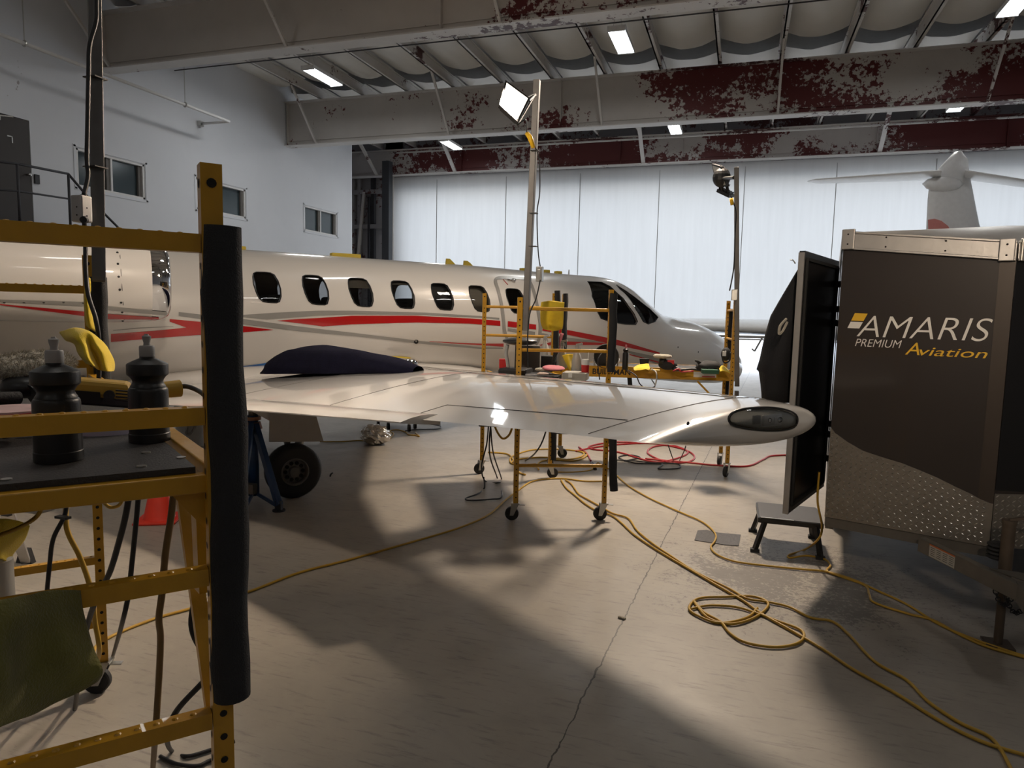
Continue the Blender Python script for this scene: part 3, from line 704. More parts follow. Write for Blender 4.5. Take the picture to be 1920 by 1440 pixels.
stripe(MT['grey'], ([(335, 585), (388, 591)], [(335, 592), (388, 600)]), ([(212, 619), (260, 614), (325, 611.5)], [(212, 620), (260, 616), (325, 612.3)]))
# ---- airstair/exit door outline, handle
mb = MB(); rows = []
outl = cr([V((x, y, 0)) for x, y in [(952, 640), (946, 620), (944, 600), (940, 570), (934, 545), (929, 528), (934, 521.5), (960, 521), (985, 523), (994, 530), (1003, 555), (1010, 590), (1013, 615), (1010, 636), (1004, 646)]], 5)
for i, p in enumerate(outl):
    t = outl[min(i + 1, len(outl) - 1)] - outl[max(i - 1, 0)]; n_ = V((-t.y, t.x, 0)).normalized() * 2.8
    a, b2 = hit(p.x - n_.x, p.y - n_.y, off=0.006), hit(p.x + n_.x, p.y + n_.y, off=0.006)
    if a and b2: rows.append([a, b2])
mb.grid(rows); dr = obj('exit_door_outline', mb, MT['grey'], JET, smooth=True)
mb = MB(); a = hit(951, 524.5); b2 = hit(962, 526.5); mb.tube([a + S * 0.012, b2 + S * 0.012], 0.01, 6); mb.ell(b2 + S * 0.01, (0.035, 0.035, 0.035)); obj('door_handle', mb, MT['chrome'], dr, smooth=True)
mb = MB(); mb.tube([hit(943, 524), hit(952, 534)], 0.006, 5); obj('handle_mark', mb, MT['red'], dr)
mb = MB(); mb.tube([hit(961, 522), hit(967, 526), hit(965, 530)], 0.006, 5); obj('handle_mark', mb, MT['red'], dr)
# roof-line antennas taped in yellow, static port, sensors
MT['ytape'] = mat('yellow_masking', (0.6, 0.45, 0.06), 0.7)
MT['ymet'] = MT['ytape']
def top_at(x, y):
    P = onP(x, y, S, OA.dot(S) + 0.07); s = L(P)[0]; return s, ftop(s)
for (x, w_, h_) in ((650, 0.40, 0.035), (455, 0.09, 0.03), (988, 0.16, 0.03), (1027, 0.1, 0.035), (1050, 0.1, 0.03)):
    s, z = top_at(x, 485 if x < 700 else 508); mb = MB(); mb.box(A(s, 0.02, z + h_ * 0.35), (w_, 0.1, h_ + 0.02), Matrix((F, S, UP)).transposed()); obj('masked_antenna', mb, MT['ytape'], JET, bevel=0.012)
for x, h_ in ((844, 0.07), (877, 0.06)):
    s, z = top_at(x, 495); mb = MB(); mb.prism([A(s - 0.06, 0.06, z - 0.02), A(s + 0.11, 0.06, z - 0.02), A(s + 0.05, 0.06, z + 0.03), A(s, 0.06, z + h_), A(s - 0.05, 0.06, z + h_)], S * -0.03); obj('masked_fin_antenna', mb, MT['ytape'], JET)
s, z = top_at(1068, 512); mb = MB(); mb.cyl(A(s, 0.05, z - 0.02), A(s, 0.05, z + 0.07), 0.012, 0.008); obj('blade_antenna', mb, MT['alu'], JET)
mb = MB(); q = hit(780, 640.5); mb.lathe([(0.03, 0), (0.03, 0.006), (0.014, 0.006), (0.014, 0)], q, S, 14, caps=False); mb.disc(q, S, 0.03); obj('static_port', mb, MT['seal'], JET)
for (x, y) in ((1309, 660), (1271, 651)):
    q = hit(x, y); mb = MB(); mb.disc(q, fnorm(q), 0.015); obj('drain_hole', mb, MT['seal'], JET)
# masked landing light seen over the wing root
mb = MB(); edge_line(mb, [(735, 669), (752, 669), (768, 671), (777, 676), (782, 684)], 0.012); obj('light_masking', mb, MT['ytape'], JET)
q = onP(768, 682, S, OA.dot(S) + 0.8); mb = MB(); mb.ell(q, (0.12, 0.05, 0.07), R=Matrix((F, S, UP)).transposed()); obj('landing_light', mb, MT['chrome'], JET, smooth=True)
mb = MB(); a = [hit(x, y) for x, y in ((380, 692), (420, 689), (458, 686), (482, 683), (500, 680))]; b2 = [hit(x, y) for x, y in ((380, 697), (420, 694), (458, 691), (482, 687), (500, 684))]; mb.grid([a, b2]); obj('wing_root_tape', mb, MT['bluetape'], JET)

# ---- engine nacelle
NU, NZ = 1.35, 1.965
ncr = sm([-6.0, -5.2, -4.2, -3.2, -2.4, -1.9, -1.5, -1.30, -1.17, -1.12], [0.2, 0.26, 0.34, 0.40, 0.415, 0.412, 0.40, 0.385, 0.355, 0.325])
def nax(s): return NZ - 0.015 * (s + 1.2)
def nval(P):
    s, u, z = L(P)
    if s > -1.12 or s < -6: return 5
    return (math.hypot(u - NU, z - nax(s)) / ncr(s)) ** 2 - 1
NS = sorted(set([-6 + 0.25 * i for i in range(19)] + [-1.4, -1.285]))
mb = MB(); mb.grid([[A(s, NU + ncr(s) * math.cos(2 * PI * k / 48), nax(s) + ncr(s) * math.sin(2 * PI * k / 48)) for k in range(48)] for s in NS], True)
nac = obj('engine_nacelle', mb, MT['white'], JET, smooth=True)
mb = MB(); prof = [(-1.285, ncr(-1.285)), (-1.24, ncr(-1.24)), (-1.2, ncr(-1.2)), (-1.16, ncr(-1.16)), (-1.13, ncr(-1.13)), (-1.115, 0.31), (-1.13, 0.292), (-1.2, 0.28), (-1.4, 0.275)]
mb.grid([[A(s, NU + r * math.cos(2 * PI * k / 48), nax(s) + r * math.sin(2 * PI * k / 48)) for k in range(48)] for s, r in prof], True)
obj('intake_lip', mb, MT['chrome'], nac, smooth=True)
mb = MB(); mb.disc(A(-1.5, NU, NZ), F, 0.3, 32); mb.cyl(A(-1.5, NU, NZ), A(-1.35, NU, NZ), 0.08, 0.01)
for k in range(18):
    a = 2 * PI * k / 18; c_, s_ = math.cos(a), math.sin(a); mb.add([A(-1.46, NU + 0.06 * c_, NZ + 0.06 * s_), A(-1.46, NU + 0.28 * c_, NZ + 0.28 * s_), A(-1.4, NU + 0.28 * math.cos(a + 0.25), NZ + 0.28 * math.sin(a + 0.25)), A(-1.4, NU + 0.06 * math.cos(a + 0.3), NZ + 0.06 * math.sin(a + 0.3))], [(0, 1, 2, 3)])
obj('fan', mb, MT['alu'], nac)
mb = MB(); mb.box(A(-3.2, 0.95, 1.9), (2.6, 0.9, 0.14), Matrix((F, S, UP)).transposed()); obj('engine_pylon', mb, MT['white'], JET, bevel=0.05)
def nrib(m, t, b):
    mb = MB(); ribbon(mb, t, b, nval, t0=1.5); 
    if mb.f: obj('stripe', mb, m, nac, smooth=True)
nrib(MT['grey'], [(-30, 559), (0, 561), (160, 566), (202, 574), (318, 585)], [(-30, 564), (0, 566), (160, 574), (202, 581), (318, 592)])
nrib(MT['red'], [(-30, 567), (0, 569.5), (160, 584), (202, 588), (316, 596)], [(-30, 568), (0, 571.5), (160, 592.5), (202, 598), (316, 599)])
mb = MB()
edge_line(mb, [(223, 450), (225, 480), (227, 510), (229, 540), (231, 570), (233, 600), (234, 616)], 0.0035, nval, off=0.001)
obj('cowl_seam', mb, MT['seam'], nac)
mb = MB()
for x, y in [(219, 458), (220, 474), (221, 495), (222.5, 519), (224.5, 543), (227, 567), (229, 585), (230, 601), (8, 566), (45, 566), (82, 566), (119, 566), (156, 567), (149, 459)]:
    q = hit(x, y, nval, t0=1.5)
    if q: mb.disc(q, (EYE - q), 0.011, 8)
obj('fasteners', mb, MT['seal'], nac)

# ---- wing
utip = onz(1555, 775, 1.27).dot(S); UT = utip - OA.dot(S)
ZLE = sm([0.5, 1.5, 2.5, 3.5, 4.5, 5.5, 7.1], [0.93, 1.03, 1.13, 1.205, 1.245, 1.265, 1.285]); ZTE = sm([0.5, 2.0, 3, 4, 5, 6, 6.6, 7.1], [0.90, 0.95, 1.0, 1.06, 1.12, 1.19, 1.235, 1.27])
LE = sm([0.5, 1.5, 2.8, 3.6, 4.5, 5.5, 6.2, 6.8, 7.1], [2.1, 1.75, 1.30, 1.13, 1.10, 1.25, 1.33, 1.36, 1.21]); TE = sm([0.5, 2.9, 3.9, 4.7, 5.3, 5.97, 6.6, 7.1], [-1.0, -0.9, -0.6, -0.38, -0.23, -0.09, 0.01, 0.06])
WT = sm([0.5, 3, 5.5, 6.7, 7.0, 7.1], [0.30, 0.24, 0.20, 0.195, 0.19, 0.19])
def wz(u): return ZTE(u)
NP = 40
def naca(x): x = min(max(x, 0), 1); return 0.2969 * math.sqrt(x) - 0.126 * x - 0.3516 * x * x + 0.2843 * x ** 3 - 0.1036 * x ** 4
def wtopz(s_, u):
    le, te, th = LE(u), TE(u), WT(u); x = min(max((le - s_) / (le - te), 0.0), 1); return ZLE(u) * (1 - x) + ZTE(u) * x - th * 0.22 + th * naca(x) * 5
def wtop(s_, u, off=0.0015): return A(s_, u, wtopz(s_, u) + off)
def whit(x, y):
    d = ray(x, y); t = 2.0
    while t < 14:
        P = EYE + d * t; s_, u, z = L(P)
        if 0.3 < u < 7.1 and TE(u) < s_ < LE(u) and z < wtopz(s_, u): return P
        t += 0.01
    return onz(x, y, 1.0)
def wsec(u, k=1.0, us=None):
    le, te, th = LE(u), TE(u), WT(u) * k; mid = (le + te) / 2; half = (le - te) / 2 * (0.75 + 0.25 * k if k < 1 else 1); row = []
    for i in range(NP):
        a = 2 * PI * i / NP; c = math.cos(a); s_ = mid + half * c; x = (1 - c) / 2
        zc = ZLE(u) * (1 - x) + ZTE(u) * x - WT(u) * 0.22; yt = naca(x) * 5
        row.append(A(s_, us if us is not None else u, zc + (th * yt if math.sin(a) >= 0 else -th * yt * 0.95)))
    return row
mb = MB(); us = [0.45, 1.5, 3, 4, 4.7, 5.2, 5.6, 5.77, 6.0, 6.27, 6.5, 6.75, 6.9, 7.0]
rows = [wsec(u) for u in us]
for k, du in ((0.985, 0.02), (0.94, 0.042), (0.86, 0.06), (0.72, 0.075), (0.48, 0.088), (0.2, 0.095)): rows.append(wsec(7.0 + du * 0.5, k, 7.0 + du))
mb.grid(rows, True); mb.add(rows[-1], [tuple(range(NP))])
wing = obj('wing', mb, MT['white'], JET, smooth=50)
# drooped flap behind the inboard wing
FTE = sm([0.6, 2.53, 2.93, 3.48, 3.91, 4.32, 4.71, 5.1, 5.45], [-2.0, -1.6, -1.36, -1.08, -0.91, -0.72, -0.58, -0.43, -0.33])
mb = MB(); rws = []
for u in [0.8, 1.6, 2.4] + [2.4 + 0.255 * i for i in range(1, 13)]:
    a = A(TE(u) + 0.12, u, ZTE(u) - 0.02); b2 = A(FTE(u), u, ZTE(u) - 0.05); row = []
    for v in (0, 0.25, 0.5, 0.75, 1.0): row.append(a.lerp(b2, v) + UP * 0.018 * math.sin(PI * v))
    for v in (1.0, 0.75, 0.5, 0.25, 0): row.append(a.lerp(b2, v) - UP * (0.008 + 0.055 * (1 - v)))
    rws.append(row)
mb.grid(rws, True); mb.add(rws[0], [tuple(range(10))]); mb.add(rws[-1], [tuple(range(10))])
obj('flap', mb, MT['white'], JET, smooth=40)
# belly fairing at the root
mb = MB(); mb.ell(A(0.9, 0.2, 0.86), (2.4, 0.75, 0.22), 32, 12, Matrix((F, S, UP)).transposed()); obj('wing_fairing', mb, MT['white'], JET, smooth=True)
# aileron gap and panel lines
mb = MB()
mb.tube([wtop(TE(u) + 0.28, u) for u in np.linspace(5.3, 6.7, 14)], 0.0028, 4)
mb.tube([wtop(s, 5.3) for s in np.linspace(TE(5.3) + 0.02, TE(5.3) + 0.28, 5)], 0.0028, 4)
mb.tube([wtop(LE(u) - 0.35, u) for u in np.linspace(1, 6.7, 40)], 0.0022, 4)
for uu in (6.72, 4.3, 2.8): mb.tube([wtop(s, uu) for s in np.linspace(TE(uu) + 0.03, LE(uu) - 0.06, 26)], 0.0018, 4)
obj('panel_line', mb, MT['seam'], wing)
for u in (5.9, 6.45):
    mb = MB(); mb.cyl(A(TE(u) + 0.05, u, ZTE(u) - 0.05), A(TE(u) + 0.26, u, ZTE(u) - 0.07), 0.009, n=8); obj('hinge_rod', mb, MT['dark'], wing)
# wingtip light: black gasket, lens, lamp
tipF = []
mid_u = 7.09
def tipP(x, y, du=0.0): return onP(x, y, S, OA.dot(S) + mid_u + du)
lens = [(1368, 786), (1374, 775), (1392, 768), (1420, 765), (1450, 765), (1478, 770), (1493, 778), (1496, 790), (1490, 800), (1470, 806), (1440, 807), (1405, 804), (1376, 797)]
lp = cr([tipP(x, y, 0.012) for x, y in lens], 3, closed=True)
cL = V((0, 0, 0))
for p in lp: cL += p / len(lp)
mb = MB(); mb.tube([p - S * 0.004 for p in lp], 0.0065, 6, closed=True); gk = obj('wingtip_light', mb, MT['seal'], JET, smooth=True)
mb = MB(); mb.grid([[cL.lerp(p, t) + S * (0.028 * math.sqrt(max(0, 1 - t * t))) for p in lp] for t in (1, 0.9, 0.75, 0.55, 0.3, 0.02)], True); obj('lens_cover', mb, MT['clear'], gk, smooth=True)
mb = MB(); mb.grid([[cL.lerp(p, t) - S * 0.004 for p in lp] for t in (0.97, 0.5, 0.02)], True); obj('light_tray', mb, mat('light_tray', (0.55, 0.54, 0.5), 0.35), gk)
R_ = Matrix((F, S, UP)).transposed()
mb = MB(); q = tipP(1447, 788, 0.012); mb.box(q, (0.13, 0.014, 0.055), R_); mb.box(q + F * 0.03, (0.045, 0.02, 0.035), R_); obj('lamp_mount', mb, MT['whitef'], gk, bevel=0.004)
mb = MB(); mb.ell(tipP(1462, 787, 0.02), (0.018, 0.01, 0.014), R=R_); mb.ell(tipP(1443, 788, 0.02), (0.012, 0.01, 0.012), R=R_); obj('lamp_bulb', mb, MT['chrome'], gk, smooth=True)
mb = MB(); q = tipP(1418, 787, 0.01); mb.box(q, (0.05, 0.008, 0.04), R_); obj('lamp_reflector', mb, MT['alu'], gk)
mb = MB(); mb.disc(tipP(1290, 794, 0.013), S, 0.009); obj('drain_hole', mb, MT['seal'], wing)

# ---- right main landing gear
WCn = A(-0.26, 2.77, 0.252)
mb = MB(); mb.lathe([(0.125, -0.075), (0.205, -0.083), (0.238, -0.068), (0.2515, -0.035), (0.2515, 0.035), (0.238, 0.068), (0.205, 0.083), (0.125, 0.075)], WCn, S, 40, caps=False)
for d in (-0.04, 0, 0.04): mb.lathe([(0.2525, d - 0.003), (0.2525, d + 0.003)], WCn, S, 40, caps=False)
tyre = obj('main_wheel', mb, MT['rubber'], JET, smooth=50)
mb = MB(); mb.lathe([(0.128, 0.078), (0.12, 0.082), (0.108, 0.07), (0.104, 0.03), (0.05, 0.035), (0.045, 0.075), (0.03, 0.08), (0.0005, 0.08)], WCn, S, 32, caps=False); obj('rim', mb, mat('wheel_rim', (0.16, 0.155, 0.15), 0.5, 0.4), tyre, smooth=40)
mb = MB()
for k in range(10):
    a = 2 * PI * k / 10; mb.cyl(WCn + S * 0.033 + (F * math.cos(a) + UP * math.sin(a)) * 0.079, WCn + S * 0.045 + (F * math.cos(a) + UP * math.sin(a)) * 0.079, 0.018, n=8)
obj('rim_hole', mb, MT['hole'], tyre)
mb = MB(); mb.cyl(A(-0.26, 2.68, 0.25), A(0.0, 2.6, 0.93), 0.04); mb.cyl(A(-0.26, 2.6, 0.25), A(-0.26, 2.78, 0.25), 0.045); mb.cyl(A(-0.26, 2.64, 0.3), A(-0.3, 2.6, 0.86), 0.03); obj('gear_leg', mb, MT['alu'], JET, smooth=True)
du = 2.77 + 0.16
gp = [onP(x, y, S, OA.dot(S) + du) for x, y in ((506, 766), (590, 768), (607, 828), (505, 829))]
mb = MB(); mb.prism(gp, -S * 0.02); obj('gear_door', mb, mat('gear_door_paint', (0.34, 0.32, 0.3), 0.4), JET, bevel=0.003)
gp = [onP(x, y, S, OA.dot(S) + du - 0.05) for x, y in ((462, 766), (506, 766), (505, 789))]
mb = MB(); mb.prism(gp, -S * 0.01); obj('gear_fairing', mb, MT['white'], JET)
# nose gear, mostly hidden by the near scaffold
mb = MB(); mb.cyl(A(6.3, 0, 0.2), A(6.2, 0, 0.9), 0.04); mb.lathe([(0.1, -0.06), (0.19, -0.06), (0.2, 0), (0.19, 0.06), (0.1, 0.06)], A(6.3, 0, 0.2), S, 24, caps=True); obj('nose_wheel', mb, MT['rubber'], JET, smooth=40)

# ================================================================ rolling scaffolds
def post(parent, P, z0, z1, fd, w=0.042, holes=True, top=0.0, name='post', hr=0.0062, every=0.048):
    """perforated square tube; fd = horizontal direction along its frame"""
    fd = V(fd).normalized(); pd = V((-fd.y, fd.x, 0)); R = Matrix((fd, pd, UP)).transposed(); mb = MB()
    mb.box((P.x, P.y, (z0 + z1) / 2), (w, w, z1 - z0), R)
    if holes:
        mb.mi = 1; z = z0 + 0.05
        while z < z1 - 0.15:
            for d in (fd, -fd, pd, -pd): mb.disc(V((P.x, P.y, z)) + d * (w / 2 + 0.0012), d, hr, 10)
            z += every
        for d in (pd, -pd, fd, -fd): mb.disc(V((P.x, P.y, z1 - 0.035)) + d * (w / 2 + 0.0012), d, hr * 1.25, 12)
    return obj(name, mb, [MT['yellow'], MT['hole']], parent, recalc=False)
def foam(parent, P, z0, z1, fd, off=(0, 0), r=0.036, lean=(0, 0), m='foam'):
    pts = []; n = 14
    for i in range(n + 1):
        t = i / n; z = z0 + (z1 - z0) * t
        wob = 0.0035 * math.sin(t * 9 + P.x * 3)
        pts.append(V((P.x + off[0] + lean[0] * (1 - t) + wob, P.y + off[1] + lean[1] * (1 - t), z)))
    rr = [r * (0.97 + 0.05 * math.sin(i * 1.7)) for i in range(n + 1)]
    mb = MB(); mb.tube(pts, rr, 20); return obj('foam_sleeve', mb, MT[m], parent, smooth=50)
def caster(parent, P, ang, r=0.058, zt=0.165):
    d = V((math.cos(ang), math.sin(ang), 0)); n_ = V((-d.y, d.x, 0)); c = V((P.x, P.y, 0)) + d * 0.03 + UP * r
    mb = MB(); mb.lathe([(0.012, -0.018), (r * 0.9, -0.018), (r, -0.012), (r, 0.012), (r * 0.9, 0.018), (0.012, 0.018)], c, n_, 28)
    w = obj('caster', mb, MT['rubber'], parent, smooth=40)
    mb = MB(); R = Matrix((d, n_, UP)).transposed(); t = V((P.x, P.y, 0))
    for s_ in (-1, 1):
        o_ = n_ * (0.024 * s_)
        mb.prism([c + o_ - d * 0.014 - UP * 0.014, c + o_ + d * 0.016 - UP * 0.014, t + o_ + d * 0.035 + UP * (zt - 0.02), t + o_ - d * 0.03 + UP * (zt - 0.02)], n_ * (0.004 * s_))
    mb.box(t + UP * (zt - 0.018), (0.07, 0.06, 0.008), R); mb.cyl(c - n_ * 0.03, c + n_ * 0.03, 0.007, n=8); mb.cyl(t + UP * (zt - 0.018), t + UP * (zt + 0.02), 0.017)
    mb.box(t - d * 0.055 + UP * (zt - 0.03), (0.05, 0.03, 0.005), R)
    obj('caster_fork', mb, MT['zinc'], w)
def rung(parent, a, b, z, z2=None, w=0.030, h=0.032, bumps=False, square=False, name='rung'):
    mb = MB(); a = V((a.x, a.y, z)); b = V((b.x, b.y, z2 if z2 is not None else z))
    if square:
        mb.beam(a, b, w, h); L_ = (b - a).length; d = (b - a).normalized(); n_ = int(L_ / 0.031)
        for i in range(1, n_): mb.ell(a + d * (L_ * i / n_) + UP * (h / 2 - 0.001), (0.0065, 0.0065, 0.004), 8, 5)
        return obj(name, mb, MT['yellow'], parent, bevel=0)
    mb.cyl(a, b, w / 2, n=12); return obj(name, mb, MT['yellow'], parent, smooth=40)
def deck(parent, c, d, n, Ld, Wd, z, h=0.09, grip=True):
    R = Matrix((d, n, UP)).transposed(); mb = MB(); mb.box(c + UP * (z + 0.006), (Ld - 0.03, Wd - 0.05, 0.012), R); obj('deck_board', mb, MT['deck'], parent)
    for s_ in (-1, 1):
        mb = MB(); q = c + n * (s_ * Wd / 2) + UP * (z - h / 2 + 0.012)
        mb.box(q, (Ld, 0.006, h), R); mb.box(q + UP * h / 2 - n * (s_ * 0.012), (Ld, 0.03, 0.006), R); mb.box(q - UP * h / 2 - n * (s_ * 0.012), (Ld, 0.03, 0.006), R)
        obj('side_rail', mb, MT['yellow'], parent)
    for s_ in (-1, 1):
        mb = MB(); q = c + d * (s_ * (Ld / 2 - 0.015)) + UP * (z - h / 2 + 0.01); mb.box(q, (0.03, Wd, h * 0.7), R); obj('end_rail', mb, MT['yellow'], parent)

# ---- scaffold in the foreground (left)
P1 = dep(406, 900, 1.33); P1.z = 0; P2 = onz(183, 1300); P2 = V((P2.x, P2.y, 0)) + V((0.02, 0.02, 0))
e = V((-0.64, -0.77, 0)).normalized(); d12 = (P2 - P1).normalized(); L12 = (P2 - P1).length
P0 = P1 + e * 0.72; P3 = P2 + e * 0.72
FS = thing('rolling_scaffold', 'yellow rolling scaffold nearest the camera, black foam on its front post, bottles on its deck', 'scaffold', (P1.x, P1.y, 0), 'yellow rolling scaffolds')
zt = 2.005
for P, fd in ((P1, e), (P0, e), (P2, e), (P3, e)): post(FS, P, 0.14, zt if P in (P1, P0) else 1.95, fd, 0.037, hr=0.007)
for P, a in ((P1, 2.5), (P0, 2.5), (P2, 3.6), (P3, 3.6)): caster(FS, P, a)
zr = [1.862, 1.545, 1.235, 0.945, 0.62, 0.33]
for z in zr: rung(FS, P1 + e * 0.02, P0, z, w=0.03, h=0.033, square=True)
for z in (1.805, 1.49, 0.935, 0.62, 0.33, 1.17): rung(FS, P2, P3, z, w=0.03, h=0.033, square=True)
cF = (P1 + P2 + P0 + P3) / 4; nF = V((d12.y, -d12.x, 0))
if nF.dot(e) < 0: nF = -nF
ZD = 1.43
# deck as a sheared panel between the two frames
mb = MB(); dA, dB, dC, dD = P1 + d12 * 0.03 + e * 0.03, P2 - d12 * 0.03 + e * 0.03, P3 - d12 * 0.03 - e * 0.03, P0 + d12 * 0.03 - e * 0.03
mb.prism([q + UP * ZD for q in (dA, dB, dC, dD)], UP * 0.012); dk = obj('deck_board', mb, MT['deck'], FS)
for (u_, v_) in ((0.06, 0.05), (0.1, 0.12), (0.035, 0.16), (0.2, 0.05), (0.23, 0.05), (0.06, 0.5), (0.03, 0.45), (0.25, 0.45), (0.9, 0.1), (0.5, 0.06)):
    q = P1 + d12 * (u_ * L12) + e * (v_ * 0.72); mb = MB(); mb.cyl(q + UP * (ZD + 0.012), q + UP * (ZD + 0.0145), 0.009, n=12); obj('deck_rivet', mb, MT['zinc'], FS)
for a, b_ in ((P1, P2), (P0, P3)):
    mb = MB(); s0 = a + d12 * 0.02; s1 = b_ - d12 * 0.02
    mb.beam(s0 + UP * (ZD + 0.006), s1 + UP * (ZD + 0.006), 0.034, 0.026); mb.beam(s0 + UP * (ZD - 0.05), s1 + UP * (ZD - 0.05), 0.006, 0.09); obj('side_rail', mb, MT['yellow'], FS, bevel=0.003)
for a, b_, k in ((P1, P0, 1), (P2, P3, -1)):
    mb = MB(); o_ = d12 * (0.022 * k); mb.beam(a + o_ + UP * (ZD - 0.018), b_ + o_ + UP * (ZD - 0.018), 0.03, 0.035); obj('end_rail', mb, MT['yellow'], FS, bevel=0.003)
# gusset plate and sliding bracket under the deck by the front post
mb = MB(); o_ = d12 * 0.03; mb.prism([P1 + o_ + e * 0.01 + UP * (ZD - 0.02), P1 + o_ + e * 0.075 + UP * (ZD - 0.035), P1 + o_ + e * 0.01 + UP * (ZD - 0.12)], d12 * 0.004); obj('gusset_plate', mb, MT['yellow'], FS)
mb = MB(); mb.beam(P1 + d12 * 0.33 + UP * (ZD - 0.06), P1 + d12 * 0.06 + UP * (ZD - 0.52), 0.03, 0.02); obj('deck_brace', mb, MT['yellow'], FS)
mb = MB(); mb.beam(P1 + d12 * 0.14 + UP * (ZD - 0.03), P1 + d12 * 0.12 + UP * (ZD - 0.27), 0.03, 0.045); obj('locking_bracket', mb, MT['yellow'], FS)
foam(FS, P1, 0.985, 1.895, e, off=(0.021, 0.006), r=0.036, lean=(0.0, 0.0))
foam(FS, P2, 1.15, 1.86, e, off=(0.045, 0.01), r=0.034)

# ---- middle scaffold beyond the wing
a_, b2, c_, d_ = onz(966, 975), onz(1131, 975), onz(903, 888), V((-1.86, 7.05, 0))
def mid(P): return V((P.x, P.y, 0))
a_, b2, c_ = mid(a_), mid(b2), mid(c_)
MS = thing('rolling_scaffold', 'yellow rolling scaffold behind the wing carrying polishing tools and a black seat', 'scaffold', (a_.x, a_.y, 0), 'yellow rolling scaffolds')
fe = (b2 - a_).normalized()
post(MS, a_, 0.15, 1.87, fe, 0.042); post(MS, b2, 0.15, 1.95, fe, 0.036); post(MS, c_, 0.15, 1.94, fe, 0.042); post(MS, d_, 0.15, 1.95, fe, 0.042)
for P, a in ((a_, 3.4), (b2, 3.5), (c_, 3.9), (d_, 0.4)): caster(MS, P, a)
for z in (1.78, 1.44, 0.79, 0.47): rung(MS, a_, b2, z)
for z in (1.80, 1.50, 0.78): rung(MS, c_, d_, z)
zrm = 1.80; 
for z in (1.12,):
    cc = (a_ + b2 + c_ + d_) / 4; dd_ = ((c_ + d_) / 2 - (a_ + b2) / 2); Lm = dd_.length; dd_.normalize(); nn = V((dd_.y, -dd_.x, 0))
    deck(MS, cc, dd_, nn, Lm, 0.66, z)
foam(MS, b2, 1.27, 1.92, fe, off=(0.02, 0.0), r=0.036); foam(MS, b2, 0.28, 1.0, fe, off=(0.035, -0.02), r=0.034, lean=(0.06, -0.05)); foam(MS, d_, 1.2, 1.98, fe, off=(0.03, 0.0), r=0.033)
foam(MS, d_, 0.2, 1.0, fe, off=(0.035, -0.0), r=0.03)
# ---- far scaffold under the nose
g1_, g2_ = mid(onz(1362, 893)), mid(onz(1350, 872)); h1_, h2_ = V((-2.02, 8.11, 0)), V((-1.98, 7.56, 0))
NSC = thing('rolling_scaffold', 'yellow rolling scaffold by the jet nose with long lettered side beam', 'scaffold', (g1_.x, g1_.y, 0), 'yellow rolling scaffolds')
fe2 = (g2_ - g1_).normalized()
for P, z in ((g1_, 1.93), (g2_, 1.93), (h1_, 1.97), (h2_, 1.3)): post(NSC, P, 0.15, z, fe2, 0.042)
for P, a in ((g1_, 4.4), (g2_, 4.5), (h1_, 0.3), (h2_, 2.2)): caster(NSC, P, a)
for z in (1.82, 1.5, 0.8, 0.45): rung(NSC, g1_, g2_, z)
for z in (0.8,): rung(NSC, h1_, h2_, z)
cc = (g1_ + g2_ + h1_ + h2_) / 4; dd2 = ((g1_ + g2_) / 2 - (h1_ + h2_) / 2); L2_ = dd2.length; dd2.normalize(); n2_ = V((dd2.y, -dd2.x, 0))
ZN = 1.16
deck(NSC, cc, dd2, n2_, L2_ + 0.02, 0.6, ZN, h=0.115)
foam(NSC, h1_, 1.3, 1.98, fe2, off=(0.02, -0.02), r=0.032); foam(NSC, g2_, 0.3, 1.05, fe2, off=(0.03, 0), r=0.026); foam(NSC, g2_, 1.25, 1.84, fe2, off=(0.03, 0.0), r=0.028)
mb = MB(); mb.beam(g1_ - dd2 * 0.36 + UP * (ZN - 0.12), g1_ - dd2 * 0.06 + UP * (ZN - 0.42), 0.03, 0.02); obj('deck_brace', mb, MT['yellow'], NSC)
def text(s, size, M4, m, name, parent, ext=0.0008, shear=0.0, bold=0.0, sx=1.0, space=1.0):
    cu = bpy.data.curves.new(name, 'FONT'); cu.body = s; cu.size = size; cu.extrude = ext; cu.shear = shear; cu.offset = bold; cu.space_character = space
    o = bpy.data.objects.new(name, cu); COL.objects.link(o); bpy.context.view_layer.update()
    me = bpy.data.meshes.new_from_object(o.evaluated_get(bpy.context.evaluated_depsgraph_get())); bpy.data.objects.remove(o)
    o0 = origin_of(parent); T = M4 @ Matrix.Diagonal((sx, 1, 1, 1))
    for v in me.vertices: v.co = (T @ v.co) - o0
    me.materials.clear(); me.materials.append(m)
    o = bpy.data.objects.new(name, me); COL.objects.link(o); o.parent = parent; return o
def frame4(o, x, y):
    x = V(x).normalized(); y = V(y).normalized(); z = x.cross(y).normalized(); y = z.cross(x); M4 = Matrix((x, y, z)).transposed().to_4x4(); M4.translation = V(o); return M4
